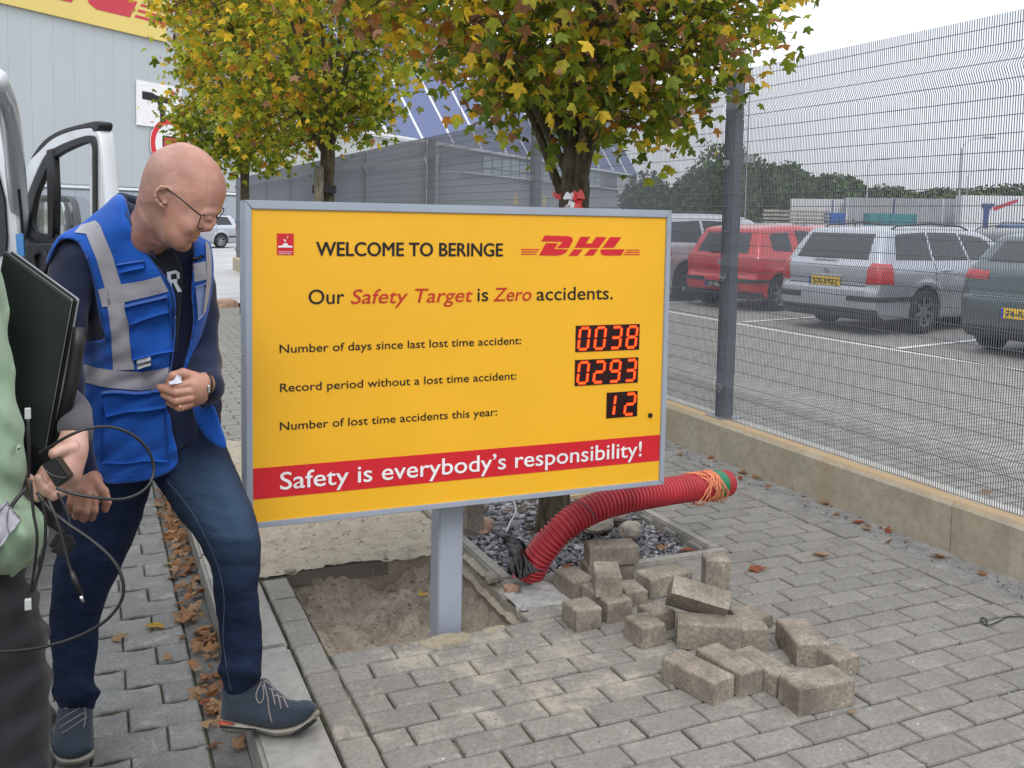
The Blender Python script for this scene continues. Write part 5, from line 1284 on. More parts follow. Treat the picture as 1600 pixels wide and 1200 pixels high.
hb('core', -24, 11, -.1, 16, .21, 30, M_plinth); hb('flashing', -24, 11, 2.44, 2.56, -.04, -.001, M_strip); hb('flashing', -24, 11, 15.96, 16.2, -.1, .2, M_strip)
lb = hb('logo_board', -15, 4.52, 9.9, 15.2, -.16, -.04, M_ywall)
u_ = 14.0; vh = 2.5; x_off = 4.50-14.0
A_, B2_ = logo_polys()
me = flat('logo', [[(x_off+x*u_, 10.72+z*vh) for x, z in P] for P in A_+B2_], M_rwall, -.175, None); link('logo', me, M_rwall, lb)
for q in (2.2, 3.6): pass
ws = hb('route_sign', 2.62, 5.6, 5.62, 7.78, -.10, -.03, M_swht)
link('arrow', flat('arrow', [[(2.95, 7.0), (4.9, 6.95), (4.9, 7.25), (3.9, 7.28), (3.6, 7.38), (2.95, 7.38)], [(3.9, 7.0), (4.25, 7.0), (4.45, 6.6), (4.45, 6.0), (4.1, 6.0), (4.1, 6.5)]], M_sblk, -.112, None), M_sblk, ws)
link('red_mark', flat('red_mark', [[(4.95+.16*math.cos(a), 7.5+.16*math.sin(a)) for a in np.linspace(0, 6.0, 14)]], M_rwall, -.112, None), M_rwall, ws)
n = 40; vs = []; fs = []
cs = hb('circular_sign', 4.18, 5.6, 4.25, 5.6, -.07, -.03, M_swht)
cs.data.clear_geometry(); bm = bmesh.new(); bmesh.ops.create_cone(bm, cap_ends=True, segments=40, radius1=1.28, radius2=1.28, depth=.05, matrix=Matrix.Translation((4.75, -.07, 4.95)) @ Matrix.Rotation(rad(90), 4, 'X')); bm.to_mesh(cs.data); bm.free(); cs.data.materials.clear(); cs.data.materials.append(M_swht)
for k in range(n+1): a = 2*math.pi*k/n; vs += [(4.75+1.28*math.cos(a), -.105, 4.95+1.28*math.sin(a)), (4.75+.98*math.cos(a), -.105, 4.95+.98*math.sin(a))]
for k in range(n): fs.append((2*k, 2*k+1, 2*k+3, 2*k+2))
link('ring', mesh('ring', vs, fs), simple('ring_red', (.62, .02, .03), .5), cs)
link('pictogram', flat('pictogram', [[(4.25, 4.7), (5.2, 4.7), (5.2, 5.35), (4.25, 5.35)]], M_sblk, -.106, None), M_sblk, cs)
link('pictogram_fill', flat('pictogram_fill', [[(4.33, 4.78), (5.12, 4.78), (5.12, 5.27), (4.33, 5.27)]], M_rwall, -.112, None), M_rwall, cs)
# low hall with a photovoltaic roof
M_bwall = simple('light_wall', (.47, .50, .50), .6, nsc=.3, var=.05, world=True); M_dband = simple('grey_band', (.22, .235, .26), .6, world=True); M_gwall = simple('grey_low_wall', (.34, .36, .385), .6, nsc=.3, var=.05, world=True)
M_pane = simple('window_glass', (.35, .42, .46), .12, 0, .8); M_mull = simple('mullion', (.12, .13, .15), .5)
t = NT('photovoltaic'); v = t.coord(); sp_ = t.n('ShaderNodeSeparateXYZ'); t.l(v, sp_.inputs[0])
fx = t.math('FRACT', t.math('MULTIPLY', sp_.outputs[0], 2.6)); ln = t.math('GREATER_THAN', fx, .86)
t.set(t.mix(ln, (.085, .11, .22), (.22, .26, .40)), .5, None, .0, .25); M_pv = t.m
hb2 = empty('solar_roof_hall', (0, 48, -.1), ANG, 'low grey hall with a large sloping roof of solar panels behind the trees', 'building')
def h2(name, *a, **k): return hb(name, *a, parent=hb2, **k)
s_ = 11.2
while s_ < 33: o = h2('wall_panel', s_, s_+2.15, -.1, 6.9, 0, .15, M_bwall, bev=.01); s_ += 2.18
h2('core', 11.2, 84, -.1, 6.88, .5, 38, M_gwall)
h2('upper_band', 33.2, 84, 4.9, 6.95, 0, .4, M_dband); h2('low_wall', 33.2, 84, -.1, 4.88, -1.6, .4, M_gwall); h2('pale_end_panel', 72, 83.9, -.1, 6.4, -1.75, -1.61, M_bwall)
h2('low_roof_edge', 33.2, 72, 4.89, 5.0, -1.9, 0, M_strip)
wn = h2('window', 40.5, 71, 5.05, 6.7, -.05, -.001, M_pane); s_ = 40.5
while s_ < 71.1: o = hb('mullion', s_-.07, s_+.07, 5.05, 6.7, -.09, -.051, M_mull, wn); s_ += 1.9
hb('mullion', 40.5, 71, 5.62, 5.72, -.088, -.052, M_mull, wn)
h2('gutter', 11.2, 84, 6.96, 7.16, -.35, .1, M_strip)
sl_ang = rad(59); Lr = 15
for k in range(15):
    s0 = 10.2+k*5.0; bm = bmesh.new(); add_box(bm, (s0+2.5, Lr/2, 0), (4.72, Lr, .12)); me = bm_mesh('solar_array', bm); me.transform(Matrix.Translation((0, 0, 7.32)) @ Matrix.Rotation(sl_ang, 4, 'X')); link('solar_array', me, M_pv, hb2)
    bm = bmesh.new(); add_box(bm, (s0, Lr/2, .06), (.30, Lr, .12)); me = bm_mesh('roof_rib', bm); me.transform(Matrix.Translation((0, 0, 7.32)) @ Matrix.Rotation(sl_ang, 4, 'X')); link('roof_rib', me, M_strip, hb2)
for s0, z0 in ((43.5, 2.6), (50, 2.6)): h2('dock_number', s0, s0+.8, z0, z0+1.0, -1.66, -1.61, simple('dock_yellow', (.62, .50, .22), .6))
# ================================================================== FAR TREES, TRAILERS, MASTS
bgm = NT('far_foliage'); a_ = bgm.n('ShaderNodeAttribute'); a_.attribute_name = 'col'; bgm.set(a_.outputs['Color'], .8, None, 0, .1); M_fol = bgm.m
def crown_mesh(seed, n=2600, flat_=.8):
    r = np.random.default_rng(seed); u = r.normal(size=(n, 3)); u /= np.linalg.norm(u, axis=1)[:, None]; rad_ = (.45+.55*r.random(n)**.4)*(1+.30*vnoise(u*2+5, 1.3, seed)*2)
    c = u*rad_[:, None]; c[:, 2] *= flat_; s = r.uniform(.035, .085, n); V = []; 
    a = r.normal(size=(n, 3)); a /= np.linalg.norm(a, axis=1)[:, None]; b = np.cross(a, r.normal(size=(n, 3))); b /= np.linalg.norm(b, axis=1)[:, None]
    V = np.stack([c+a*s[:, None], c+b*s[:, None]*.8, c-a*s[:, None], c-b*s[:, None]*.8], 1).reshape(-1, 3); Fc = np.arange(4*n).reshape(n, 4)
    me = bpy.data.meshes.new('crown'); me.from_pydata(V.tolist(), [], Fc.tolist()); k = (r.random(n)*.7+.65)[:, None]*(.9+.6*vnoise(c+3, 2.2, seed+9))[:, None]
    base = np.array([[.085, .130, .05]])*k; base[:, 0] += .03*(r.random(n) > .85); at = me.attributes.new('col', 'FLOAT_COLOR', 'FACE'); at.data.foreach_set('color', np.concatenate([base, np.ones((n, 1))], 1).astype(np.float32).ravel()); me.materials.append(M_fol); return me
CMs = [crown_mesh(s, 2600, f_) for s, f_ in ((1, .85), (2, 1.1), (3, .7), (4, .95))]
tm = mesh('trunk', *tube_geo([(0, 0, -.5), (0, 0, .5), (.02, 0, 1)], [.05, .04, .03], 8), True); tm.materials.append(M_bark)
def at_px(px, d): 
    v = CF+CR*((px-800)/F); v.z = 0; return Vector((0, 0, 0))+v*(d/ v.dot(Vector((CF.x, CF.y, 0)).normalized())) if False else Vector((v.x*d, v.y*d, 0))
def bgtree(px, d, h, wd, k, label, group=None):
    p_ = at_px(px, d); t_ = empty('broadleaf_tree', (p_.x, p_.y, -.3), random.uniform(0, 6), label, 'tree', group)
    o = bpy.data.objects.new('crown', CMs[k % 4]); C.objects.link(o); o.parent = t_; o.location = (0, 0, h*.58); o.scale = (wd/2, wd/2, h*.48/[.85, 1.1, .7, .95][k % 4]); o['kind'] = 'stuff'
    o = bpy.data.objects.new('trunk', tm); C.objects.link(o); o.parent = t_; o.scale = (h*.5, h*.5, h*.6)
bgtree(1128, 88, 8.4, 5.5, 1, 'tall dense tree directly left of the near fence post'); bgtree(1165, 92, 8.0, 6.5, 3, 'tall tree hidden behind the near fence post'); bgtree(1205, 96, 7.4, 8, 0, 'broad dark tree right of the near fence post')
bgtree(1010, 96, 5.9, 5.4, 2, 'round tree with an airy crown left of the tall dense one')
rb = random.Random(8)
for i in range(46):
    px = 955+i*14.5+rb.uniform(-4, 4); h = (6.3 if px < 1100 else 8.0 if px < 1300 else 7.6)*(.9+.3*rb.random()); d = rb.uniform(118, 150); 
    if 1100 < px < 1330: h *= 1.22
    bgtree(px, d, h*d/125*(.74 if px < 1330 else .70), rb.uniform(9, 13), i, 'tree in the far dark green line beyond the car park', 'trees in the far line')
# trailers, containers, pallets
M_tarp = simple('white_tarpaulin', (.62, .63, .65), .5, nsc=.5, var=.05, world=True); M_gtarp = simple('grey_tarpaulin', (.33, .33, .35), .6, nsc=.5, world=True); M_ctb = simple('blue_container', (.03, .12, .42), .5); M_teal = simple('teal_container', (.04, .22, .24), .5)
def trailer(px, d, L, h, rz, mat, label, ribs=True, z0=1.1, group='trailers parked at the far side of the car park'):
    p_ = at_px(px, d); t_ = empty('semi_trailer', (p_.x, p_.y, 0), rz, label, 'trailer', group)
    box('trailer_box', (0, 0, (z0+h)/2+.0), (L, 2.5, h-z0), mat, t_, .04, keep=False)
    if ribs:
        for q in (-.5, -.17, .17, .5): box('side_post', (q*(L-.2), -1.27, (z0+h)/2), (.12, .04, h-z0-.1), simple('post_blue', (.06, .08, .2), .5) if q == -.17 else M_strip, t_, keep=False)
    for q in (-.38, -.26, -.14): 
        mb = MB(); mb.tube([(q*L, -1.2, .5), (q*L, -.9, .5)], .5, 16); mb.build('wheel', M_tyre, t_, keep=False)
    box('underrun', (0, 0, z0-.12), (L, 2.3, .16), M_trim, t_, keep=False); return t_
rz_ = -rad(38)
trailer(1325, 88, 11, 3.75, rz_, M_tarp, 'white trailer behind the blue container, leftmost of the row'); trailer(1425, 84, 12, 3.85, rz_, M_gtarp, 'grey tarpaulin trailer in the middle of the far row'); trailer(1492, 88, 11, 3.9, rz_, M_tarp, 'white ribbed trailer right of the grey one', False)
M_dblue = simple('dull_blue', (.04, .06, .20), .5)
t_ = trailer(1608, 78, 11.5, 4.05, rz_, M_tarp, 'white trailer with blue letters at the right edge', False)
me, _ = text('lettering', 'J.M.I.T', 0, 0, 4.2, .85, None, bold=.02); me.transform(Matrix.Translation((-1.2, -1.27, 2.35))); link('lettering', me, M_dblue, t_)
link('blue_mark', flat('blue_mark', [[(-4.1, 1.4), (-3.7, 1.4), (-3.6, 2.9), (-3.2, 3.4), (-4.3, 3.4), (-4.1, 2.9)]], M_dblue, -1.27, None), M_dblue, t_); link('red_mark', flat('red_mark', [[(-3.4, 3.1), (-1.6, 3.8), (-1.5, 3.6), (-3.3, 2.8)]], M_rwall, -1.272, None), M_rwall, t_)
for px, d, mat, L, lb in ((1299, 70, M_ctb, 1.4, 'small blue container in front of the far trailers'), (1385, 68, M_teal, 3.4, 'teal container in front of the grey trailer')):
    p_ = at_px(px, d); c_ = empty('skip_container', (p_.x, p_.y, 0), rz_, lb, 'container'); box('container_body', (0, 0, 1.35), (L, 1.6, 1.9), mat, c_, .03, keep=False)
    for q in np.linspace(-.45, .45, 5): box('side_rib', (q*L, -.83, 1.35), (.06, .05, 1.8), mat, c_, keep=False)
M_pal = simple('pallet_wood', (.36, .33, .28), .8, nsc=2, var=.3, world=True)
for i in range(7):
    p_ = at_px(1200+i*13, 66+.4*i); c_ = empty('pallet_stack', (p_.x, p_.y, 0), rz_, f'stack of weathered pallets, {["first", "second", "third", "fourth", "fifth", "sixth", "last"][i]} from the left in the row beyond the cars', 'pallets', 'pallet stacks beyond the parked cars')
    for q in range(9): box('pallet', (random.uniform(-.04, .04), 0, .15+.27*q), (1.1, .9, .17), M_pal, c_, keep=False)
# street lamps and lattice mast
M_pole = simple('lamp_pole_grey', (.42, .43, .44), .4, .5)
def lamp(px, d, h, arm, label):
    p_ = at_px(px, d); t_ = empty('street_lamp', (p_.x, p_.y, -.05), 0, label, 'lamp post', 'lamp posts over the car park'); ax = CR.copy(); ax.z = 0; ax.normalize()
    mb = MB(); mb.tube([(0, 0, 0), (0, 0, h*.9)], [.09, .06], 8); mb.build('pole', M_pole, t_, keep=False)
    mb = MB(); mb.tube(spline([(0, 0, h*.89), (ax.x*arm*.25, ax.y*arm*.25, h*.97), (ax.x*arm, ax.y*arm, h)], 4), .035, 6); mb.build('arm', M_pole, t_, keep=False)
    box('lamp_head', (ax.x*arm*1.15, ax.y*arm*1.15, h), (.75, .30, .12), M_pole, t_, .03, rz=-YAW, keep=False)
lamp(1347, 88, 7.6, 1.4, 'slim lamp post with arm standing over the pallets'); lamp(1491, 66, 7.7, 1.6, 'tallest lamp post at the right, nearest of the pair'); lamp(1503, 100, 7.6, 2.2, 'lower lamp post just right of the tallest one')
p_ = at_px(1157, 62); mast = empty('lattice_mast', (p_.x, p_.y, 0), .3, 'slender galvanised lattice mast rising right of the near fence post', 'mast')
for k in range(3): a = 2*math.pi*k/3; mb = MB(); mb.tube([(.22*math.cos(a), .22*math.sin(a), 0), (.22*math.cos(a), .22*math.sin(a), 14)], .022, 6); mb.build('mast_leg', M_zinc, mast, keep=False)
mb = MB()
for k in range(80):
    a, b = 2*math.pi*k/3, 2*math.pi*(k+1)/3; mb.tube([(.22*math.cos(a), .22*math.sin(a), k*.175), (.22*math.cos(b), .22*math.sin(b), (k+1)*.175)], .012, 4, False)
mb.build('bracing', M_zinc, mast, keep=False, kind='stuff')
box('mast_box', (.1, -.2, 5.6), (.9, .15, .5), M_zinc, mast, keep=False)

# ================================================================== VAN WITH OPEN DOOR
M_vanw = car_paint('van_white', (.70, .73, .75), .05, .3); M_seal = simple('door_rubber', (.012, .013, .014), .55); M_inner = simple('door_lining', (.035, .038, .040), .6, bump=.1)
M_vglass = NT('thin_glass'); M_vglass.b.inputs['Transmission Weight'].default_value = 1; M_vglass.set((.93, .97, .96), .02, None, 0, .5); M_vglass.b.inputs['IOR'].default_value = 1.02; M_vglass.b.inputs['Alpha'].default_value = .35; M_vglass = M_vglass.m
HNG = Vector((-.34, 5.70, 0)); DEND = Vector((.045, 4.66, 0)); DX = (DEND-HNG).normalized(); DNv = Vector((DX.y, -DX.x, 0))   # DNv points to the camera side?
if DNv.dot(-HNG) < 0: DNv = -DNv
van = empty('white_van', (-1.2, 5.2, -.1), 0, 'white van at the left edge with its front door swung open', 'van')
door = empty('open_door', HNG, 0); door.parent = van; door.matrix_parent_inverse = mw(van).inverted()
def dpx(px, py, off=0):
    v = CF+CR*((px-800)/F)-CU*((py-CY)/F); o = Vector((0, 0, H)); n = DNv; t_ = (HNG+n*off-o).dot(n)/v.dot(n); p_ = o+v*t_; return ((p_-HNG).dot(DX), p_.z)
def plate(name, outer, holes, off, th, bev, mat, parent, smooth=4):
    cu = bpy.data.curves.new(name, 'CURVE'); cu.dimensions = '2D'; cu.fill_mode = 'BOTH'; cu.extrude = th/2; cu.bevel_depth = bev; cu.bevel_resolution = 2
    for P_ in [outer]+holes:
        P_ = closed([dpx(*q, off) for q in P_], smooth) if smooth else [dpx(*q, off) for q in P_]
        sp_ = cu.splines.new('POLY'); sp_.points.add(len(P_)-1); sp_.use_cyclic_u = True
        for i, q in enumerate(P_): sp_.points[i].co = (q[0], q[1], 0, 1)
    o = bpy.data.objects.new(name, cu); C.objects.link(o); me = bpy.data.meshes.new_from_object(o.evaluated_get(bpy.context.evaluated_depsgraph_get())); C.objects.unlink(o); bpy.data.objects.remove(o)
    M_ = Matrix(((DX.x, 0, DNv.x, HNG.x+DNv.x*off), (DX.y, 0, DNv.y, HNG.y+DNv.y*off), (0, 1, 0, 0), (0, 0, 0, 1))); me.transform(M_); me.materials.clear()
    return link(name, me, mat, parent, keep=True)
OUT = [(34, 420), (33, 375), (36, 335), (46, 285), (62, 246), (86, 222), (118, 208), (150, 203), (164, 208), (171, 270), (177, 345), (180, 430), (182, 640), (150, 900), (60, 850), (40, 640)]
WIN = [(50, 366), (49, 320), (60, 285), (77, 248), (92, 236), (118, 224), (142, 217), (150, 224), (152, 260), (153, 340), (152, 368), (100, 374)]
plate('door_shell', OUT, [WIN], 0, .045, .012, M_vanw, door); 
WI2 = [(57, 360), (56, 318), (67, 285), (82, 253), (95, 241), (119, 229), (140, 222), (148, 228), (149, 262), (149, 340), (148, 362), (100, 368)]
plate('window_seal', [(46, 372), (45, 318), (56, 283), (75, 244), (90, 232), (117, 220), (143, 213), (153, 221), (154, 260), (154, 342), (153, 372), (100, 378)], [WI2], .03, .02, .004, M_seal, door)
plate('roof_seal', [(60, 246), (78, 222), (104, 206), (135, 197), (163, 192), (163, 203), (157, 205), (150, 199), (120, 205), (92, 217), (72, 235)], [], .005, .05, .006, M_seal, door, 3)
plate('divider_bar', [(79, 236), (86, 234), (89, 300), (88, 370), (81, 370), (80, 300)], [], .035, .03, .004, M_seal, door, 0)
plate('window_glass', [(50, 366), (49, 320), (77, 248), (92, 236), (142, 217), (152, 224), (153, 368)], [], .0, .004, 0, M_vglass, door, 0)
plate('door_lining', [(40, 395), (60, 384), (110, 382), (160, 378), (172, 400), (174, 640), (150, 860), (70, 820), (46, 640)], [], .045, .05, .01, M_inner, door)
plate('speaker_ring', [(54, 398), (66, 390), (76, 398), (78, 416), (68, 428), (56, 420)], [[(58, 400), (66, 395), (72, 401), (73, 415), (66, 422), (59, 416)]], .085, .02, .006, M_seal, door)
# mirror outside the glass
mir = decal  # (name reuse avoided below)
plate('door_mirror', [(66, 318), (72, 311), (94, 311), (102, 316), (107, 340), (107, 368), (100, 376), (72, 376), (66, 368)], [], -.22, .09, .02, M_seal, door); plate('mirror_glass', [(71, 322), (75, 316), (93, 316), (98, 320), (102, 342), (102, 362), (96, 370), (74, 370), (71, 362)], [], -.15, .01, .002, simple('mirror_glass', (.55, .58, .56), .05, 1.), door)
# body
mb = MB(); mb.tube(spline([(-.33, 4.10, 1.97), (-.33, 4.55, 1.93), (-.335, 4.95, 1.80), (-.34, 5.35, 1.52), (-.345, 5.66, 1.22), (-.35, 5.70, .9), (-.36, 5.72, .2)], 6), .045, 10); mb.build('windscreen_pillar', M_vanw, van, True)
if 0: mb = MB(); mb.tube(spline([(-.395, 4.6, 1.90), (-.395, 5.0, 1.74), (-.395, 5.35, 1.47), (-.395, 5.62, 1.2)], 5), .028, 8)
mb = MB(); vs = [(-.42, 4.62, 1.93), (-2.1, 4.62, 1.93), (-2.15, 5.68, 1.18), (-.40, 5.68, 1.18)]; mb.add(vs, [(0, 1, 2, 3)]); mb.build('windscreen', M_vglass, van)
box('bonnet', (-1.27, 6.15, .72), (1.80, .95, .95), M_vanw, van, .12); box('dashboard', (-1.25, 5.42, .98), (1.66, .45, .35), M_inner, van, .06); box('roof', (-1.25, 4.15, 1.98), (1.80, 1.05, .07), M_vanw, van, .03)
box('rear_body', (-1.45, 3.35, 1.05), (1.50, .9, 1.85), M_vanw, van, .05); box('sill', (-.40, 4.75, .25), (.10, 1.9, .22), M_vanw, van, .02); box('cab_floor', (-1.25, 4.7, .18), (1.60, 1.9, .1), M_inner, van)
for x in (-.62, -1.9):
    for y in (6.0,): 
        mb = MB(); mb.tube([(x-.1, y, .24), (x+.12, y, .24)], .34, 20); mb.build('wheel', M_tyre, van)
sb = MB(); vs = [W(24, 366, 4.6), W(35, 364, 4.6), W(38, 400, 4.55), W(27, 404, 4.55)]; sb.add(vs+[Vector(q)+CF*.01 for q in vs], [(0, 1, 2, 3), (4, 7, 6, 5), (0, 4, 5, 1), (1, 5, 6, 2), (2, 6, 7, 3), (3, 7, 4, 0)]); sb.build('blue_piece', simple('blue_strip', (.02, .20, .50), .3), van)  # thin flat blue piece beside the windscreen pillar

def px_slab(name, pts, d, th, mat, parent):
    a = [W(x, y, d) for x, y in pts]; b = [q+CF*th for q in a]; n = len(a); bm = bmesh.new(); vv = [bm.verts.new(q) for q in a+b]
    bm.faces.new(vv[:n]); bm.faces.new(list(reversed(vv[n:])))
    for i in range(n): bm.faces.new([vv[i], vv[n+i], vv[n+(i+1) % n], vv[(i+1) % n]])
    bmesh.ops.recalc_face_normals(bm, faces=bm.faces); bmesh.ops.bevel(bm, geom=list(bm.edges), offset=.006, segments=2, affect='EDGES'); return link(name, bm_mesh(name, bm, False), mat, parent, keep=True)
px_slab('pillar_panel', [(-60, 120), (-8, 158), (8, 196), (20, 262), (27, 335), (30, 400), (26, 520), (-60, 520)], 4.75, .05, M_vanw, van)
px_slab('side_glass', [(-60, 250), (-4, 262), (8, 310), (12, 372), (10, 400), (-60, 400)], 4.735, .012, M_glass, van)
px_slab('rubber_strip', [(0, 168), (4, 170), (16, 205), (27, 268), (34, 335), (38, 398), (34, 398), (30, 335), (23, 268), (12, 208)], 4.60, .02, M_seal, van)
# ================================================================== PEOPLE
def cloth(name, col, rough=.85, weave=900, wr=.5, var=.14, wsc=14, fold=.5, spec=.2):
    t = NT(name); v = t.coord(True); n = t.noise(v, 9, 5, .6); f = t.noise(v, wsc*.7, 4, .5, .2); g = t.noise(v, weave, 2, .5)
    c = t.mix(t.ramp(n, [(.3, 0.), (.7, 1.)]), tuple(x*(1-var) for x in col), tuple(x*(1+var) for x in col))
    b = t.bump(f, fold, .012); b = t.bump(g, wr, .0008, b); t.set(c, rough, b, 0, spec); t.b.inputs['Sheen Weight'].default_value = .15; return t.m
M_navy = cloth('navy_knit', (.012, .018, .045)); M_vest = cloth('blue_vest_fabric', (.010, .085, .40), .78, 700, .35, .1, 14, .6, .2); M_tape = cloth('reflective_tape', (.34, .33, .36), .45, 1200, .2, .06, 16, .35, .5)
M_shirt = cloth('black_tshirt', (.014, .016, .022)); M_green = cloth('pale_green_vest', (.28, .39, .26), .8, 700, .35, .04, 11, .5, .35); M_gsl = cloth('grey_sweatshirt', (.075, .072, .082)); M_gtr = cloth('dark_work_trousers', (.016, .016, .018)); M_vband = cloth('grey_vest_band', (.34, .33, .37), .5)
def denim():
    t = NT('denim'); v = t.coord(True); n = t.noise(v, 7, 5, .65); f = t.noise(t.coord(True, (1, 1, 2.0)), 11, 4, .5, .3); g = t.noise(v, 900, 2, .5)
    d = t.n('ShaderNodeVectorMath', operation='DISTANCE'); t.l(v, d.inputs[0]); d.inputs[1].default_value = tuple(W(352, 800, 2.5)); fd = t.ramp(t.math('ADD', d.outputs['Value'], t.math('MULTIPLY', n, .12)), [(.05, 1.), (.30, 0.)])
    c = t.mix(t.ramp(n, [(.3, 0.), (.7, 1.)]), (.006, .011, .030), (.013, .024, .058)); c = t.mix(t.math('MULTIPLY', fd, .75), c, (.05, .09, .15))
    b = t.bump(f, .75, .016); return t.set(c, .85, t.bump(g, .5, .0008, b), 0, .2)
M_denim = denim()
def skin_mat(name, c1, c2, c3, shave=False):
    t = NT(name); v = t.coord(True); n = t.noise(v, 14, 5, .6); g = t.noise(v, 320, 4, .6); p_ = t.noise(v, 40, 4, .6)
    c = t.mix(t.ramp(n, [(.38, 0.), (.66, 1.)]), c1, c2); c = t.mix(t.ramp(p_, [(.52, 0.), (.72, .6)]), c, c3); c = t.mix(t.ramp(t.noise(v, 210, 4, .7), [(.30, .35), (.45, 0.)]), c, tuple(x*.6 for x in c1))
    if shave:
        d = t.n('ShaderNodeVectorMath', operation='DISTANCE'); t.l(v, d.inputs[0]); d.inputs[1].default_value = tuple(W(228, 278, 2.33))
        m = t.ramp(t.math('ADD', d.outputs['Value'], t.math('MULTIPLY', n, .05)), [(.05, .5), (.15, 0.)]); st = t.ramp(t.noise(v, 900, 2, .6), [(.4, .5), (.6, 1.)])
        c = t.mix(t.math('MULTIPLY', m, st), c, (.17, .13, .115))
        sp = t.ramp(t.noise(v, 75, 3, .5), [(.64, 0.), (.72, .3)]); c = t.mix(sp, c, (.36, .15, .09))
    t.set(c, t.math('MULTIPLY_ADD', g, .2, .36), t.bump(g, .35, .0014, t.bump(p_, .3, .004)), 0, .45)
    t.b.inputs['Subsurface Weight'].default_value = .25; t.b.inputs['Subsurface Radius'].default_value = (.02, .008, .004); t.b.inputs['Subsurface Scale'].default_value = .3; return t.m
M_skin = skin_mat('skin', (.36, .175, .125), (.47, .255, .19), (.44, .16, .115), True); M_hand = skin_mat('hand_skin', (.40, .20, .135), (.50, .265, .19), (.44, .175, .125))
M_shoe = cloth('shoe_suede', (.030, .042, .058), .8, 500, .3, .15, 30, .2); M_sole = simple('shoe_sole', (.26, .245, .20), .7, nsc=40, var=.15, world=True); M_outs = simple('outsole', (.025, .025, .025), .8); M_lace = simple('shoelace', (.20, .175, .17), .8); M_or = simple('orange_heel', (.50, .09, .04), .6)
M_metal = simple('steel', (.6, .6, .6), .25, 1); M_gold = simple('gold_ring', (.75, .55, .25), .25, 1); M_cable = simple('black_cable', (.012, .012, .013), .4, 0, .5); M_clear = simple('clear_plug', (.45, .46, .45), .15, 0, .8)
def ip(xs, ys): return lambda X, Y: np.interp(Y, xs, ys)
def fl_(v): return v if not callable(v) else v
def infl(g, pts, T, R_, dc, smooth=True, p2=None):
    p = g.poly(pts, smooth) if p2 is None else p2
    Tq = T(g.X2, g.Y2)[:, :, None] if callable(T) else T; Rq = R_(g.X2, g.Y2)[:, :, None] if callable(R_) else R_
    q = np.clip(-p/Rq, 0, 1); th = Tq*np.sqrt(np.clip(1-(1-q)**2, 0, 1)); c = dc(g.X2, g.Y2)[:, :, None] if callable(dc) else dc
    return np.maximum((np.abs(g.D-c)-th)/(1+1.0*(1-q)), p)
gs = W(110, 1190, 2.7)
man = empty('person', (.1, 2.75, -.1), 0, 'bald man in blue safety vest and jeans stepping on the kerb beside the sign', 'person')
def put(g, name, Fv, mat, root, relax=1):
    o = link(name, g.mesh(name, Fv, relax), mat, root, keep=True); return o
# --- trousers
g = PS(60, 430, 590, 1125, 2.40, 3.05, .0065, 2.72)
LEGL = [(130, 600), (245, 600), (246, 690), (243, 735), (228, 790), (207, 840), (187, 890), (163, 945), (154, 978), (155, 1010), (150, 1050), (152, 1072), (158, 1080), (152, 1092), (143, 1112), (101, 1116), (88, 1092), (80, 1050), (76, 1000), (80, 930), (88, 880), (96, 800), (106, 720)]
LEGR = [(170, 600), (330, 600), (345, 670), (362, 715), (382, 765), (400, 808), (407, 850), (405, 900), (407, 950), (412, 1000), (408, 1040), (410, 1060), (399, 1074), (376, 1094), (352, 1094), (343, 1072), (346, 1030), (340, 980), (333, 930), (330, 890), (318, 858), (296, 828), (268, 792), (240, 750), (205, 690)]
a = infl(g, LEGL, ip([600, 760, 950, 1110], [.105, .092, .070, .062]), ip([600, 760, 950, 1110], [.10, .09, .070, .055]), ip([600, 760, 930, 1110], [2.76, 2.76, 2.74, 2.80]))
b = infl(g, LEGR, ip([600, 720, 850, 1090], [.11, .105, .078, .062]), ip([600, 720, 850, 1090], [.10, .09, .072, .055]), ip([600, 700, 840, 1090], [2.74, 2.70, 2.60, 2.69]))
d = smin(a, b, .02)
P_ = g.P(); 
wr = vnoise(P_*np.array([5, 14, 6]), 1, 3).reshape(g.X.shape)*.010+vnoise(P_*np.array([9, 30, 9]), 1, 7).reshape(g.X.shape)*.0055
lowf = np.exp(-((g.Y-1055)/50)**2)*2.1+np.exp(-((g.Y-860)/60)**2)*1.2+.7
jeans = put(g, 'jeans', d+wr*lowf, M_denim, man)
def seam(px, dofs=.004, r=.0012, root=jeans, me=None, mat=None, name='seam'):
    bv = BVHTree.FromPolygons([v.co[:] for v in me.vertices], [tuple(p.vertices) for p in me.polygons]); pts = []
    for q in closed(px, 1) if False else spline(px, 6):
        v = (CF+CR*((q[0]-800)/F)-CU*((q[1]-CY)/F)); h_ = bv.ray_cast(Vector((0, 0, H)), v.normalized())
        if h_[0] is not None: pts.append(h_[0]-v.normalized()*dofs)
    if len(pts) > 2: mb = MB(); mb.tube(pts, r, 5); return mb.build(name, mat, root, True)
seam([(262, 752), (300, 800), (335, 870), (350, 930), (349, 1000), (357, 1060), (362, 1078)], 0, .0016, me=jeans.data, mat=cloth('seam_thread', (.05, .07, .11)))
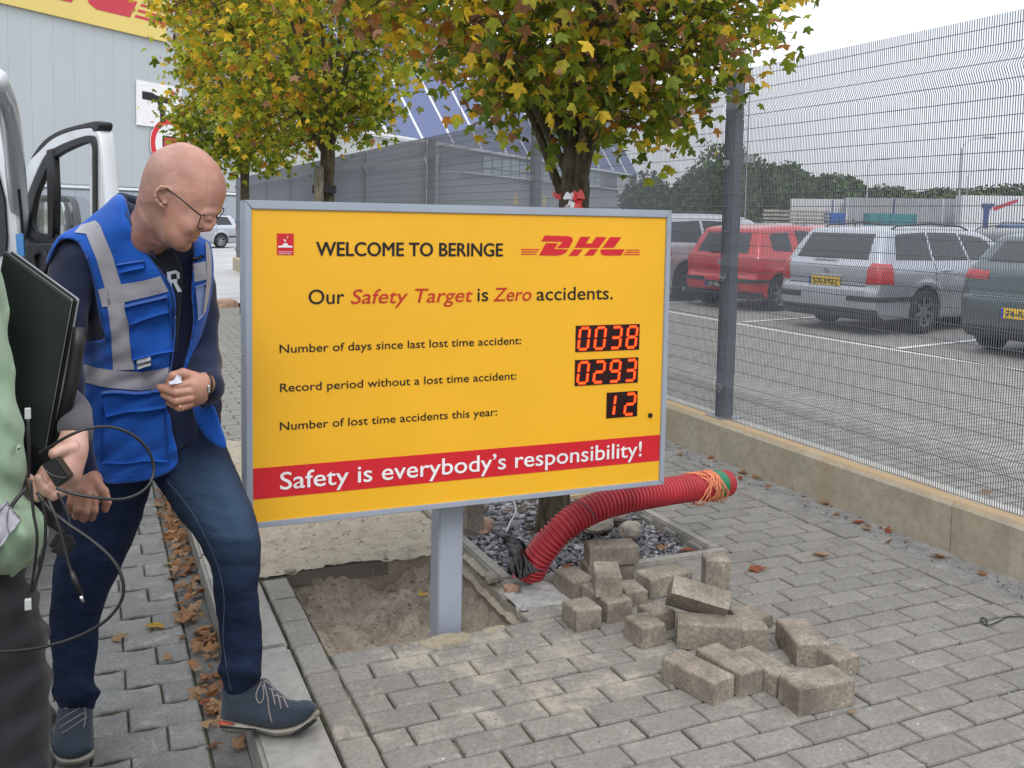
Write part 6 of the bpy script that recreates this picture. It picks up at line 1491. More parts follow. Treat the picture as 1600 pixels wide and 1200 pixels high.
# --- torso
TORSO = [(186, 306), (215, 318), (262, 345), (300, 368), (326, 382), (333, 430), (324, 490), (308, 550), (303, 600), (322, 650), (350, 700), (322, 715), (292, 700), (274, 728), (248, 744), (204, 752), (157, 750), (118, 700), (112, 640), (124, 585), (128, 538), (112, 470), (92, 405), (100, 374), (130, 348), (163, 322)]
g = PS(55, 375, 285, 830, 2.25, 3.0, .0062, 2.6)
TORX = [(q[0], q[1]+(55 if q[1] > 690 and q[0] > 120 else 0)) for q in TORSO]
dct = ip([300, 400, 560, 720], [2.50, 2.56, 2.64, 2.70]); Tt = ip([300, 360, 480, 640, 760], [.085, .115, .135, .130, .125]); Rt = ip([300, 400, 700], [.09, .12, .12])
pt = g.poly(TORX); tor = np.maximum(infl(g, None, Tt, Rt, dct, p2=pt), g.poly(TORSO))
armL = g.chain([(118, 410, 2.52), (98, 500, 2.48), (100, 600, 2.42), (118, 680, 2.40), (134, 742, 2.41)], [.072, .064, .055, .047, .040], .02)
armR = g.chain([(296, 415, 2.66), (308, 490, 2.66), (316, 565, 2.60), (326, 604, 2.52)], [.062, .056, .050, .044], .02)
P_ = g.P(); n1 = vnoise(P_*np.array([7, 9, 7]), 1, 5).reshape(g.X.shape); n2_ = vnoise(P_*np.array([16, 24, 16]), 1, 6).reshape(g.X.shape)
cuff = np.clip(-(g.Y-745)*.001+.0, -9, 9)
jacket = smin(smin(tor+.012, armL, .03), armR, .03)+n1*.010+n2_*.009
# opening for the neck
put(g, 'navy_jacket', np.maximum(jacket, -g.cap((228, 375, 2.40), (240, 300, 2.30), .078)), M_navy, man)
cuffh = None
# collar
c = g.chain([(188, 312, 2.56), (205, 330, 2.50), (222, 372, 2.44), (243, 404, 2.415)], [.012, .013, .011, .005], .01); c = smin(c, g.chain([(188, 308, 2.56), (215, 318, 2.62)], [.014, .02], .01), .01)
put(g, 'jacket_collar', c, M_navy, man)
VL = [(189, 305), (205, 350), (226, 390), (259, 436), (271, 461), (273, 500), (270, 546), (262, 600), (257, 636), (264, 650), (268, 678), (275, 705), (273, 728), (248, 743), (204, 752), (157, 749), (118, 700), (111, 640), (124, 585), (127, 540), (165, 531), (158, 500), (148, 440), (140, 412), (130, 388), (118, 374), (92, 374), (76, 408), (73, 409), (92, 372), (128, 351), (160, 326)]
VR = [(304, 366), (318, 374), (329, 384), (333, 428), (326, 480), (312, 530), (300, 566), (293, 584), (287, 578), (297, 540), (303, 500), (300, 455), (303, 408)]
VT = [(303, 632), (318, 640), (332, 634), (345, 668), (353, 694), (347, 700), (322, 682), (306, 654)]
pv = g.poly(VL, True); tor2 = infl(g, None, lambda X, Y: Tt(X, Y)+.012, Rt, dct, p2=pt-.006)
arm2 = g.cap((112, 395, 2.52), (128, 400, 2.54), .078, .08)
vest = np.maximum(np.maximum(smin(tor2, arm2, .03)+n1*.014+n2_*.010+.0035*np.sin(g.X*.10+g.Y*.16+n1*9)*np.clip((g.Y-430)/120, 0, 1), pv-.004), g.D-2.9)
fr = np.maximum(infl(g, None, lambda X, Y: Tt(X, Y)+.016, Rt, dct, p2=pt-.008)+n2_*.006, g.poly(VR)-.002); fr = np.maximum(fr, g.D-2.72)
tl_ = np.maximum(np.abs(g.D-2.60-n1*.05)-.016, g.poly(VT, True)-.002)
vo = put(g, 'safety_vest', vest, M_vest, man, 1); vr = put(g, 'vest_front_panel', fr, M_vest, man); vt = put(g, 'vest_tail', tl_, M_vest, man)
def dk(name, src, pts, off, mat, parent, skirt=True): return decal(name, src.data, quad_planes(pts), -CF, off, mat, parent, M=None, skirt=skirt)
def dmulti(name, src, quads, off, mat, parent):
    for q in quads: dk(name, src, q, off, mat, parent, False)
dmulti('reflective_band', vo, [[(117, 364), (128, 352), (150, 345), (158, 352), (136, 366)], [(135.5, 365), (158, 353), (175, 395), (151, 403)], [(151, 402.5), (175, 394.5), (189, 440), (164, 447)], [(164, 446.5), (189, 439.5), (203, 510), (174, 514)], [(174, 513.5), (203, 509.5), (211, 577), (178, 579)],
    [(154, 452), (169, 449), (176, 477), (161, 480)], [(190, 444), (225, 438), (228, 464), (195, 472)], [(224.5, 438.1), (251, 431), (264, 455), (228, 464)]], .003, M_tape, vo)
dmulti('reflective_belt', vo, [[(124, 567), (152, 574), (154, 602), (124, 595)], [(151.5, 574), (180, 579), (182, 607), (153.5, 602)], [(179.5, 579), (222, 580), (222, 609), (181.5, 607)], [(221.5, 580), (266, 573), (262, 603), (221.5, 609)]], .0038, M_tape, vo)
seam([(196, 330), (208, 356), (228, 392), (247, 418), (263, 444), (270, 470), (271, 510), (267, 560), (261, 600)], .003, .0022, root=vo, me=vo.data, mat=simple('zip_tape', (.01, .02, .06), .6), name='zip')
seam([(120, 700), (157, 741), (205, 744), (246, 736), (270, 722)], .001, .0010, root=vo, me=vo.data, mat=M_vest, name='hem')
seam([(135, 398), (148, 440), (160, 500), (166, 528)], .002, .0030, root=vo, me=vo.data, mat=simple('vest_piping', (.008, .05, .22), .6), name='piping')
dk('chest_pocket', vo, [(199, 478), (263, 464), (270, 545), (207, 560)], .005, M_vest, vo); dk('pocket_flap', vo, [(197, 476), (263, 460), (265, 483), (202, 503)], .009, M_vest, vo)
dk('hip_pocket', vo, [(163, 613), (256, 607), (262, 716), (158, 722)], .006, M_vest, vo); dk('pocket_flap', vo, [(163, 611), (254, 606), (258, 630), (167, 645)], .011, M_vest, vo)
dk('pen_pocket', vo, [(184, 411), (226, 406), (226, 416), (188, 423)], .006, M_vest, vo); dk('vest_label', vo, [(218, 562), (240, 556), (240, 564), (219, 571)], .014, simple('label_grey', (.42, .42, .42), .6), vo)
dmulti('reflective_band', vr, [[(303, 412), (320, 408), (322, 436), (303, 440)], [(320, 378), (328, 384), (330, 430), (322, 436)], [(321.5, 436), (330, 430), (322, 486), (314, 496)]], .003, M_tape, vr)
dk('clear_pocket', vr, [(304, 446), (320, 440), (315, 490), (308, 497)], .005, simple('clear_pocket', (.22, .28, .48), .15, 0, .7), vr); dk('vest_print', vr, [(303, 403), (318, 397), (318, 401), (303, 407)], .003, M_sblk, vr)
# t-shirt with a pale letter, between the fronts
SH = [(226, 385), (250, 385), (272, 390), (286, 420), (284, 470), (276, 545), (270, 560), (272, 470), (258, 437)]
ts = np.maximum(infl(g, None, lambda X, Y: Tt(X, Y)+.002, Rt, dct, p2=pt-.002), g.poly(SH, False)); ts = np.maximum(ts, g.D-2.6)
tsh = put(g, 'tshirt', ts, M_shirt, man)
ink = simple('shirt_print', (.52, .54, .58), .8)
for q in ([(261, 425), (266.5, 424), (270, 456), (264.5, 457)], [(266, 424), (275, 422), (275.5, 427), (266, 429)], [(275, 422), (280, 425.5), (276, 428.5), (275, 427)], [(276, 428), (280.5, 425.5), (281, 435), (277, 436)], [(267, 437), (277, 435.5), (277.5, 440.5), (268, 442)], [(271, 441.5), (276, 440.5), (284, 455), (278, 456.5)], [(268, 477), (273, 476), (275, 497), (270, 499)]): dk('shirt_letter', tsh, q, .0018, ink, tsh, False)
# --- head
g = PS(178, 372, 208, 412, 2.20, 2.62, .0031, 2.38); s_ = g.s
HEAD = [(217, 306), (220, 281), (228, 257), (239, 240), (256, 229), (281, 222.5), (298, 225), (316, 233.5), (331.5, 246.5), (343, 261), (350.5, 276), (354, 294), (352.5, 309), (347, 324), (340, 334), (332, 341), (322, 352), (314, 361), (309, 368), (303, 374), (299, 380), (293, 388), (284, 391), (271, 388), (257, 385), (246, 374), (238, 355), (224, 332)]
hd_ = infl(g, HEAD, ip([222, 300, 390], [.078, .078, .056]), ip([222, 300, 335, 390], [.080, .078, .050, .042]), lambda X, Y: 2.38+.09*np.clip((256-X)/40, 0, 1)*np.clip((Y-315)/40, 0, 1))
nose = g.chain([(335, 338, 2.368), (331, 348, 2.352), (326.5, 356, 2.345)], [.007, .0085, .0092], .008); nose = smin(nose, g.cap((319.5, 355.5, 2.338), (321, 353, 2.340), .0068), .006)
d = smin(hd_, nose, .010)
d = smin(d, g.chain([(322, 333, 2.322), (334, 333, 2.340), (343, 328, 2.37)], [.0055, .0055, .005], .01), .016)          # brow
d = smin(d, g.cap((309, 350, 2.334), (297, 354, 2.326), .016, .020), .03)                      # cheek
d = smax(d, -g.cap((321, 341.5, 2.308), (330, 342, 2.322), .0055, .0045), .008)                 # eye hollow
d = smin(d, g.cap((322, 341.5, 2.330), (327, 342, 2.336), .0088), .003)                        # eyelid
d = smin(d, g.chain([(310.5, 366, 2.352), (304, 368, 2.335), (296, 368.5, 2.322)], [.0050, .0042, .0025], .005), .006)     # upper lip
d = smin(d, g.chain([(305.5, 373.5, 2.352), (301, 374, 2.335), (295, 372, 2.322)], [.0052, .0042, .0025], .005), .006)       # lower lip
d = smax(d, -g.chain([(311, 370.3, 2.330), (303, 370.8, 2.316), (294, 371.5, 2.308)], [.0013, .0014, .0008], .002), .003)
d = d+0                           # fold beside the nose
d = smin(d, g.cap((287, 382, 2.36), (282, 382, 2.35), .016), .02)
NECK = g.chain([(250, 334, 2.40), (234, 362, 2.46), (222, 384, 2.51)], [.060, .058, .058], .02); d = smin(d, g.cap((291, 361, 2.348), (282, 369, 2.348), .020, .026), .022)
d = smin(d, NECK, .035)
# ear
sd_ = 2.302
ear = g.chain([(259, 318, sd_), (262, 307, sd_+.002), (265, 298, sd_+.002), (260, 292.5, sd_-.006), (252, 292, sd_-.010), (245, 297, sd_-.012), (242, 306, sd_-.012), (245, 314, sd_-.010), (251, 321, sd_-.006), (256, 324, sd_-.002)], [.0035, .0035, .0035, .0036, .004, .004, .004, .004, .0050, .0045], .004)
disc = g.cap((252, 302, sd_+.006), (254, 314, sd_+.006), .0125, .009)
hole = g.cap((256, 302, sd_-.006), (258, 313, sd_-.005), .0095, .0070)
anti = g.chain([(250, 298, sd_-.004), (248.5, 306, sd_-.005), (252, 313, sd_-.004)], [.003, .003, .0025], .003)
e_ = smin(ear, disc, .005); e_ = smax(e_, -hole, .004); e_ = smin(e_, anti, .003); d = smin(d, e_, .004)
d = d+.0008*vnoise(g.P(), 60, 4).reshape(g.X.shape)
head = put(g, 'head', d, M_skin, man, 1)
bvh = BVHTree.FromPolygons([v.co[:] for v in head.data.vertices], [tuple(p.vertices) for p in head.data.polygons])
# glasses
mb = MB(); mb.tube(spline([W(262, 296, 2.296), W(280, 309, 2.288), (W(300, 326, 2.286)), W(314, 337, 2.298)], 5), .0018, 6); mb.tube(spline([W(314, 337, 2.298), W(312, 345, 2.300), W(309, 354, 2.304), W(312, 358, 2.312), W(319, 353, 2.325), W(327, 345, 2.338), W(330, 338, 2.342), W(322, 335.5, 2.32), W(314, 337, 2.298)], 4), .0015, 6)
mb.tube(spline([W(330, 338, 2.342), W(336, 336, 2.350), W(340, 334, 2.358)], 4), .0015, 6); mb.tube(spline([W(340, 334, 2.358), W(346, 328, 2.385), W(349.5, 325, 2.40), W(349, 331, 2.40), W(342, 340, 2.37), W(338, 341, 2.36), W(340, 334, 2.358)], 4), .0014, 6)
gl_ = mb.build('glasses', simple('glasses_wire', (.015, .012, .012), .35, .5), man, True)
mb = MB(); mb.add([W(314, 337, 2.299), W(310, 354, 2.305), W(319, 353, 2.325), W(329, 340, 2.342)], [(0, 1, 2, 3)]); mb.build('lens', M_vglass, gl_)
seam([(317, 341), (322, 343.5), (329, 343)], -.0002, .0007, root=head, me=head.data, mat=simple('eyelash', (.10, .05, .04), .8), name='eyelashes')
for ln_, rr0 in (([(311, 370), (306, 371), (301, 371.2), (296, 370.6)], .0010), ([(320, 360.5), (317.5, 359.5)], .0011)): seam(ln_, -.0003, rr0, root=head, me=head.data, mat=simple('mouth_nostril_shade', (.16, .05, .04), .7), name='mouth_nostril_shade')  # dark tubes: shade of the lip crease and nostril put in as colour
# --- hands
def hand_mesh(root, name, g, parts, k=.006, mat=M_hand):
    d = None
    for pts, rs in parts: c = g.chain(pts, rs, k); d = c if d is None else smin(d, c, k)
    return d
g = PS(228, 345, 560, 670, 2.30, 2.60, .0022, 2.42); q = 2.43
palm = smin(g.chain([(318, 600, q+.02), (300, 606, q), (286, 612, q-.004)], [.030, .033, .026], .02), g.chain([(306, 616, q+.01), (288, 628, q)], [.030, .022], .02), .02)
fg = [([(296, 600, q-.026), (276, 603.5, q-.036), (257, 605, q-.018)], [.0125, .0115, .0098]), ([(297, 611, q-.028), (274, 614, q-.040), (252, 607, q-.018), (249, 605, q-.006)], [.0125, .0115, .0098, .009]), ([(297, 622, q-.026), (274, 627, q-.036), (256, 617, q-.016)], [.012, .0105, .0092]), ([(296, 632, q-.018), (280, 638, q-.026), (264, 629, q-.012)], [.0105, .0095, .0085]),
      ([(306, 592, q-.004), (286, 584, q-.022), (270, 588, q-.028), (265, 596, q-.024)], [.018, .0145, .0125, .0105])]
d = palm
for pts, rs in fg: d = smin(d, g.chain(pts, rs, .003), .0035)
put(g, 'hand', d, M_hand, man, 1)
c0 = W(283, 635.5, q-.030); mb = MB(); ax_ = (W(292, 632, q-.025)-W(276, 638, q-.028)).normalized(); s1 = ax_.cross(CF).normalized(); s2 = ax_.cross(s1)
mb.tube([c0+(s1*math.cos(t_)+s2*math.sin(t_))*.0108 for t_ in np.linspace(0, 6.283, 17)], .0012, 6, False); mb.build('ring', M_gold, man, True)
mb = MB(); c0 = W(322, 603, 2.44); ax_ = (W(335, 603, 2.46)-c0).normalized(); s1 = ax_.cross(CF).normalized(); s2 = ax_.cross(s1)
mb.tube([c0+(s1*math.cos(t_)*1.0+s2*math.sin(t_)*.85)*.031 for t_ in np.linspace(0, 6.283, 21)], .0028, 8, False); wt = mb.build('wristwatch', M_sblk, man, True); box('watch_clasp', W(326, 608, 2.402), (.008, .008, .02), M_metal, wt, .002)
mb = MB(); mb.add([W(264, 597, 2.388), W(272, 594, 2.384), W(277, 586, 2.386), W(283, 588, 2.384), W(285, 598, 2.386), W(276, 600, 2.380), W(266, 601, 2.382)], [(0, 1, 2, 5, 6), (2, 3, 4, 5)]); pa = mb.build('paper_scrap', simple('paper', (.62, .62, .70), .7), None, keep=False); tag(pa, 'crumpled scrap of white paper pinched in the fingers of the bald man', 'paper')
sd = pa.modifiers.new('s', 'SOLIDIFY'); sd.thickness = .002
g = PS(92, 182, 735, 832, 2.26, 2.54, .0022, 2.4); q = 2.395
palm = smin(g.chain([(132, 748, q+.012), (130, 770, q), (128, 786, q)], [.033, .036, .030], .02), g.chain([(145, 752, q), (150, 772, q)], [.026, .022], .02), .02)
fg = [([(148, 775, q-.024), (147, 797, q-.030), (143, 808, q-.010), (142, 798, q+.010)], [.0125, .0118, .0105, .009]), ([(137, 774, q-.030), (134, 799, q-.034), (130, 810, q-.012), (131, 800, q+.010)], [.0125, .0120, .0105, .009]), ([(125, 772, q-.028), (121, 796, q-.032), (118, 806, q-.010), (120, 796, q+.010)], [.0122, .0115, .010, .009]), ([(114, 768, q-.020), (110, 787, q-.026), (109, 797, q-.008), (112, 790, q+.01)], [.011, .0105, .0095, .008]),
      ([(150, 756, q-.012), (162, 768, q-.026), (167, 784, q-.022), (164, 795, q-.016)], [.017, .0135, .0125, .0105])]
d = palm
for pts, rs in fg: d = smin(d, g.chain(pts, rs, .003), .0035)
put(g, 'hand', d, M_hand, man, 1)
# --- shoes
g = PS(335, 508, 1048, 1158, 2.58, 2.80, .0030, 2.69)
UP = [(345, 1074), (346, 1100), (345, 1127), (372, 1131), (400, 1136), (425, 1141), (452, 1139), (476, 1130), (491, 1116), (495, 1104), (489, 1096), (477, 1093), (462, 1094), (446, 1088), (431, 1076), (419, 1062), (408, 1060), (385, 1076), (362, 1078)]
u = infl(g, UP, ip([1060, 1100, 1135], [.034, .040, .047]), .032, 2.69)+.002*g.noise(40, 4)
sh = put(g, 'shoe', u, M_shoe, man)
SO_ = [(344, 1123), (372, 1128), (400, 1134), (425, 1138), (452, 1136), (476, 1126), (493, 1109), (499, 1110), (499, 1118), (484, 1133), (462, 1146), (432, 1151), (412, 1146), (396, 1142), (368, 1146), (350, 1144), (344, 1137)]
so_ = put(g, 'sole', infl(g, SO_, .054, .012, 2.69), M_sole, sh)
dk('outsole_toe', so_, [(459, 1138), (480, 1129), (501, 1112), (502, 1124), (478, 1146), (456, 1153)], .002, M_outs, sh); dk('heel_tab', so_, [(344, 1121), (366, 1126.5), (384, 1131), (366, 1131.5), (344, 1129)], .003, M_or, sh); dk('sole_groove', so_, [(344, 1134), (400, 1138), (400, 1139.4), (344, 1135.6)], .001, M_outs, sh)
def lacing(root, me, lines, r=.0022):
    for ln_ in lines: seam(ln_, .001, r, root=root, me=me, mat=M_lace, name='lace')
lacing(sh, sh.data, [[(411, 1062), (421, 1068), (429, 1077)], [(409, 1064), (405, 1072), (400, 1086), (404, 1098), (410, 1095), (412, 1084), (410, 1070)], [(412, 1066), (418, 1090), (420, 1110), (425, 1130)], [(424, 1076), (427, 1088), (430, 1102)], [(420, 1076), (436, 1080), (445, 1088)], [(433, 1083), (437, 1096), (439, 1108)], [(428, 1086), (444, 1090), (455, 1094)], [(443, 1090), (447, 1100), (450, 1106)]])
g = PS(70, 158, 1085, 1204, 2.50, 2.98, .0034, 2.7)
UP = [(94, 1100), (114, 1094), (143, 1101), (146, 1132), (147, 1166), (142, 1176), (118, 1186), (96, 1186), (84, 1177), (80, 1158), (86, 1134)]
dcs = ip([1090, 1190], [2.83, 2.66])
u = infl(g, UP, ip([1095, 1185], [.060, .050]), .035, dcs)+.002*g.noise(40, 4)
sh2 = put(g, 'shoe', u, M_shoe, man)
SO_ = [(80, 1158), (84, 1174), (98, 1183), (120, 1183), (143, 1172), (147, 1160), (149, 1172), (146, 1184), (133, 1192), (112, 1196), (92, 1194), (82, 1185), (78, 1172)]
so2 = put(g, 'sole', infl(g, SO_, .07, .010, ip([1150, 1195], [2.72, 2.69])), M_sole, sh2)
lacing(sh2, sh2.data, [[(90, 1128), (104, 1118), (128, 1104)], [(92, 1138), (110, 1126), (133, 1112)], [(96, 1146), (112, 1136), (136, 1120)], [(132, 1104), (134, 1120), (131, 1136)], [(100, 1108), (118, 1102), (130, 1106)]])
# --- second person, cut by the left edge
p2 = empty('person', (-.45, 1.95, -.1), 0, 'person in pale green vest holding a laptop, cut off by the left edge', 'person')
g = PS(-260, 95, 180, 920, 1.70, 2.4, .0075, 2.05)
GV = [(-60, 285), (-20, 320), (-2, 350), (2, 400), (8, 470), (15, 540), (26, 600), (36, 650), (43, 700), (41, 745), (36, 768), (58, 800), (70, 832), (64, 856), (44, 876), (20, 895), (-60, 905), (-190, 900), (-205, 600), (-215, 400), (-180, 310), (-120, 280)]
tor = infl(g, GV, ip([285, 400, 900], [.09, .13, .14]), .12, 1.97)+g.noise(8, 3)*.018+g.noise(19, 4)*.008+.004*np.sin(g.Y*.07-g.X*.12+g.noise(6, 9)*7)
gv = put(g, 'green_vest', tor, M_green, p2)
dk('reflective_band', gv, [(-40, 830), (-5, 796), (12, 778), (12, 830), (-10, 865), (-40, 880)], .004, M_vband, gv); dk('reflective_band', gv, [(11.5, 778), (38, 762), (38, 790), (24, 822), (11.5, 832)], .004, M_vband, gv); dk('vest_tab', gv, [(14, 714), (22, 694), (43, 688), (41, 717)], .008, M_green, gv)
arms = smin(g.chain([(-40, 360, 2.15), (30, 470, 2.14), (95, 590, 2.12), (112, 640, 2.08), (117, 668, 2.03)], [.08, .065, .055, .046, .046], .03), g.chain([(-185, 370, 2.1), (-215, 520, 2.05), (-150, 640, 1.95)], [.075, .06, .045], .03), .01)
g2 = PS(-250, 160, 330, 725, 1.8, 2.4, .0065, 2.05)
arms = smin(g2.chain([(-80, 400, 2.20), (-10, 520, 2.22), (72, 600, 2.24), (106, 645, 2.15), (118, 676, 2.07)], [.07, .056, .048, .044, .040], .03), g2.chain([(-185, 370, 2.15), (-215, 520, 2.08), (-150, 640, 1.98)], [.075, .06, .045], .03), .01)
arms = np.maximum(arms, (g2.Y-(680+.30*(g2.X-96)))*g2.s)+g2.noise(20, 5)*.012
put(g2, 'sleeves', arms, M_gsl, p2)
g = PS(-240, 95, 840, 1560, 1.75, 2.4, .009, 2.1)
TR = [(-190, 850), (30, 850), (46, 900), (60, 932), (70, 970), (75, 1010), (79, 1060), (81, 1120), (80, 1200), (70, 1300), (60, 1420), (48, 1500), (-30, 1505), (-50, 1350), (-65, 1150), (-80, 1350), (-95, 1510), (-180, 1505), (-195, 1250), (-205, 1000)]
put(g, 'work_trousers', infl(g, TR, ip([850, 1000, 1500], [.13, .11, .07]), .08, 2.06)+g.noise(10, 3)*.014+.010*np.sin(g.Y*.09+g.X*.05)*np.clip((g.X+40)/80, 0, 1)+g.noise(24, 8)*.008, M_gtr, p2)
g = PS(-200, 80, 1470, 1580, 1.75, 2.35, .006, 2.1); put(g, 'shoes', smin(g.chain([(0, 1520, 2.2), (10, 1530, 2.0)], [.05, .045]), g.chain([(-140, 1520, 2.2), (-150, 1530, 2.0)], [.05, .045]), .01), M_outs, p2)
g = PS(-190, 10, 90, 330, 1.9, 2.4, .005, 2.1)
hd2 = smin(g.cap((-90, 180, 2.14), (-90, 160, 2.16), .085, .09), g.cap((-88, 215, 2.10), (-88, 235, 2.10), .06, .055), .03); hd2 = smin(hd2, g.cap((-92, 250, 2.16), (-95, 310, 2.2), .055, .065), .02); hd2 = smin(hd2, g.chain([(-84, 190, 2.04), (-82, 208, 2.02)], [.010, .014], .01), .01)
for ex_ in (-152, -30): hd2 = smin(hd2, g.cap((ex_, 190, 2.15), (ex_, 208, 2.15), .014, .010), .008)
h2_ = put(g, 'head', hd2, M_skin, p2); hair = np.maximum(smin(g.cap((-90, 175, 2.17), (-90, 155, 2.18), .095, .098), g.cap((-90, 200, 2.22), (-90, 200, 2.21), .08), .02), -g.cap((-90, 225, 1.99), (-90, 190, 2.0), .10)); put(g, 'hair', hair+g.noise(60, 3)*.01, cloth('brown_hair', (.05, .03, .02)), h2_)
g = PS(28, 140, 672, 800, 1.84, 2.12, .0023, 1.98); q = 1.985
palm = smin(g.chain([(116, 680, q+.04), (108, 710, q+.015), (100, 740, q), (88, 762, q-.0)], [.030, .030, .030, .022], .02), g.chain([(122, 700, q+.03), (112, 745, q+.01)], [.018, .016], .02), .02)
fg = [([(100, 765, q-.006), (82, 774, q-.024), (72, 764, q-.034)], [.013, .012, .010]), ([(86, 755, q), (70, 768, q-.026), (60, 748, q-.034)], [.013, .0115, .010]), ([(78, 740, q+.01), (58, 776, q-.014), (47, 748, q-.020)], [.013, .0115, .0098]), ([(70, 735, q+.02), (50, 768, q-.0), (42, 742, q-.005)], [.012, .010, .009]),
      ([(112, 700, q-.004), (95, 704, q-.020), (84, 709, q-.030)], [.017, .0135, .012])]
d = palm
for pts, rs in fg: d = smin(d, g.chain(pts, rs, .003), .0035)
put(g, 'hand', d, skin_mat('hand_skin_pale', (.46, .27, .21), (.56, .35, .28), (.50, .22, .17)), p2, 1)
# --- laptop, adapter, cables
M_lap = simple('laptop_lid', (.030, .036, .032), .4, .3, .5, var=.1, bump=.03, bsc=500); M_lapw = simple('laptop_edge', (.33, .34, .34), .4, .5); M_bat = simple('battery_black', (.010, .010, .011), .45)
lap = empty('laptop', W(60, 560, 1.95), 0, 'closed dark laptop held on edge by the person in the green vest', 'laptop')
A_ = W(5, 393, 2.10); B_ = W(109, 469, 2.065); C_ = W(66, 706, 2.07); D_ = W(-42, 640, 2.11); ev = W(127, 468, 2.085)-B_
def slab(name, t0, t1, mat, inset=0., parent=lap):
    c = (A_+B_+C_+D_)/4; P4 = [q+(c-q)*inset for q in (A_, B_, C_, D_)]; vs = [q+ev*t0 for q in P4]+[q+ev*t1 for q in P4]
    bm = bmesh.new(); vv = [bm.verts.new(v) for v in vs]
    for f in ((0, 1, 2, 3), (7, 6, 5, 4), (0, 4, 5, 1), (1, 5, 6, 2), (2, 6, 7, 3), (3, 7, 4, 0)): bm.faces.new([vv[i] for i in f])
    bmesh.ops.recalc_face_normals(bm, faces=bm.faces); bmesh.ops.bevel(bm, geom=list(bm.edges), offset=.0022, segments=2, affect='EDGES'); return link(name, bm_mesh(name, bm), mat, parent, keep=True)
lid = slab('lid', .0, .34, M_lap); slab('lid_rim', .12, .31, M_lapw, -.010); slab('hinge_gap', .34, .5, M_bat, .02); slab('base', .5, 1., M_bat, 0); slab('base_rim', .60, .88, M_lapw, -.010)
mb = MB(); mb.tube([W(124, 512, 2.08), W(121, 540, 2.08), W(112, 600, 2.082), W(88, 700, 2.09)], [.013, .014, .014, .014], 12); mb.build('battery', M_bat, lap, True)
nrm_ = (B_-A_).cross(D_-A_).normalized(); nrm_ = nrm_ if nrm_.dot(CF) < 0 else -nrm_
cb_ = A_+(B_-A_)*.26+(D_-A_)*.55
u1 = (B_-A_).normalized(); u2 = nrm_.cross(u1); mb = MB(); vs = [cb_+u1*math.cos(a)*.010+u2*math.sin(a)*.014+nrm_*.0012 for a in np.linspace(0, 6.283, 25)[:-1]]; mb.add(vs, [tuple(range(24))]); mb.build('round_emblem', simple('emblem_grey', (.06, .07, .065), .3), lid)
ad = empty('power_adapter', W(86, 738, 1.90), 0, 'small black power adapter between the fingers of the person at the left edge', 'adapter')
P4 = [W(64, 727, 1.905), W(84.5, 715, 1.90), W(107, 747, 1.90), W(87, 763, 1.905)]; vs = P4+[q+CF*.03 for q in P4]
bm = bmesh.new(); vv = [bm.verts.new(v) for v in vs]
for f in ((0, 1, 2, 3), (7, 6, 5, 4), (0, 4, 5, 1), (1, 5, 6, 2), (2, 6, 7, 3), (3, 7, 4, 0)): bm.faces.new([vv[i] for i in f])
bmesh.ops.recalc_face_normals(bm, faces=bm.faces); bmesh.ops.bevel(bm, geom=list(bm.edges), offset=.003, segments=2, affect='EDGES'); link('adapter_body', bm_mesh('adapter_body', bm), simple('adapter_black', (.014, .014, .015), .5), ad, keep=True)
seam([(66, 729), (78, 740), (90, 745), (104, 746)], .0006, .0009, root=ad, me=ad.children[0].data, mat=simple('adapter_edge', (.10, .10, .10), .4), name='moulded_edge')
def cable(name, pts, r, label, extra=None):
    mb = MB(); mb.tube(spline([W(*q) for q in pts], 8), r, 8); o = mb.build(name, M_cable, None, True, keep=False); tag(o, label, 'cable', 'cables hanging from the hand at the left edge'); return o
cable('cable', [(62, 707, 1.89), (80, 697, 1.88), (98, 686, 1.87), (118, 676, 1.87), (140, 669, 1.88), (170, 667, 1.9), (203, 677, 1.92), (229, 700, 1.94), (240, 728, 1.95), (236, 752, 1.94), (219, 770, 1.92), (190, 780, 1.9), (155, 778, 1.88), (118, 772, 1.87), (88, 763, 1.87)], .0031, 'black cable making a wide loop in front of the blue vest')
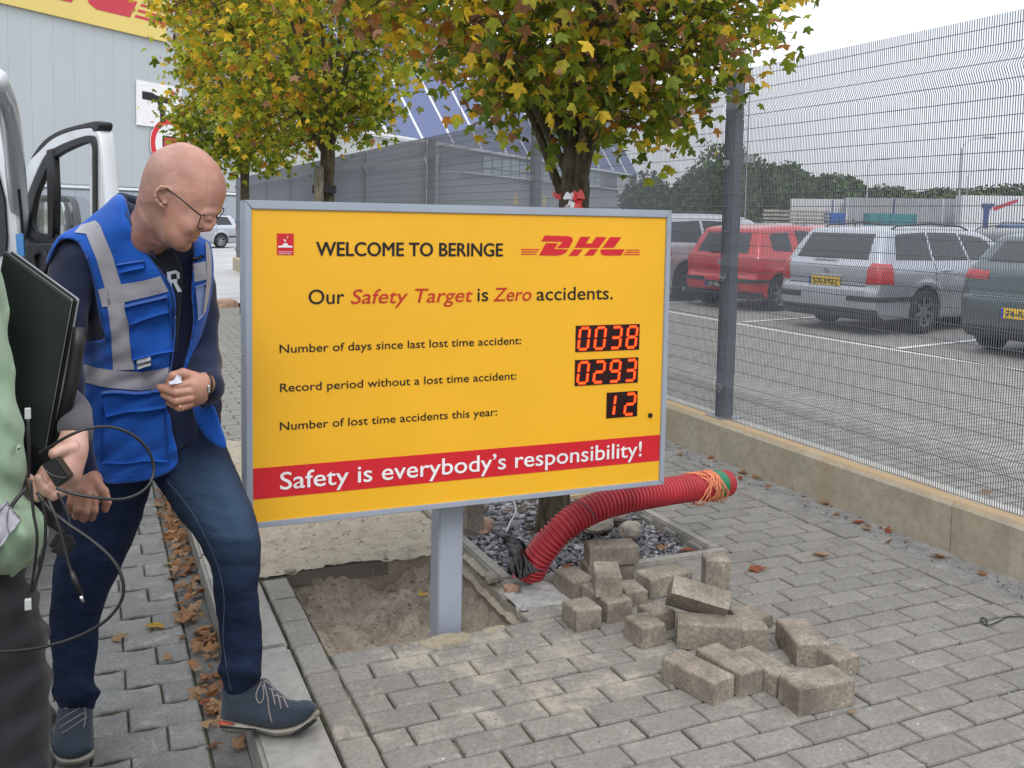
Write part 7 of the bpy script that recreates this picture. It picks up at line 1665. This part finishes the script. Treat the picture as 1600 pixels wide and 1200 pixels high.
cable('cable', [(58, 770, 1.88), (78, 795, 1.87), (105, 818, 1.86), (140, 842, 1.86), (170, 868, 1.86), (188, 895, 1.86), (193, 925, 1.86), (183, 950, 1.86), (158, 975, 1.86), (115, 997, 1.86), (60, 1012, 1.86), (0, 1018, 1.87), (-60, 1015, 1.9)], .0034, 'thick black cable swinging down past the jeans to the left edge')
cable('cable', [(42, 762, 1.90), (24, 782, 1.88), (10, 806, 1.87), (2, 835, 1.87), (-2, 870, 1.88), (-12, 900, 1.9)], .0042, 'black cable bending to the left edge over the grey vest band')
o = cable('network_cable', [(44, 655, 1.86), (45, 690, 1.86), (46, 725, 1.87), (44, 745, 1.89)], .0030, 'short black network lead with clear plug standing before the laptop'); box('plug', W(43.5, 646, 1.86), (.011, .008, .022), M_clear, o, .001)
o = cable('network_cable', [(66, 778, 1.87), (71, 810, 1.87), (70, 850, 1.87), (62, 890, 1.87), (50, 925, 1.87)], .0032, 'black network lead hanging with its clear plug lowest'); box('plug', W(44, 944, 1.87), (.012, .010, .022), M_clear, o, .001)
o = cable('power_lead', [(75, 780, 1.87), (88, 810, 1.86), (99, 850, 1.86), (108, 885, 1.86), (118, 908, 1.86)], .003, 'black lead ending in a barrel connector with bright metal tip')
mb = MB(); mb.tube([W(112, 893, 1.86), W(116, 905, 1.86), W(126, 930, 1.86)], [.0042, .0055, .0048], 10); mb.build('connector', M_cable, o, True); mb = MB(); mb.tube([W(126, 930, 1.86), W(129.5, 941, 1.86)], .0035, 10); mb.build('metal_tip', M_metal, o, True)
o = cable('mains_lead', [(60, 775, 1.88), (80, 800, 1.89), (92, 822, 1.9), (97, 838, 1.9)], .0032, 'black lead carrying a chunky mains plug'); 
bm = bmesh.new(); add_box(bm, (0, 0, 0), (.042, .03, .040), Matrix.Translation(W(98, 850, 1.90)) @ Matrix.Rotation(.5, 4, 'Y'), .008); link('mains_plug', bm_mesh('mains_plug', bm), M_cable, o, keep=True)
cable('cable', [(48, 750, 1.86), (52, 800, 1.86), (58, 840, 1.86), (52, 900, 1.87), (44, 930, 1.87)], .0028, 'thinner black cable dangling beside the green vest hem'); cable('cable', [(90, 770, 1.9), (100, 790, 1.9), (108, 812, 1.9), (107, 826, 1.9), (98, 832, 1.9), (88, 820, 1.89)], .003, 'black cable curling above the mains plug')
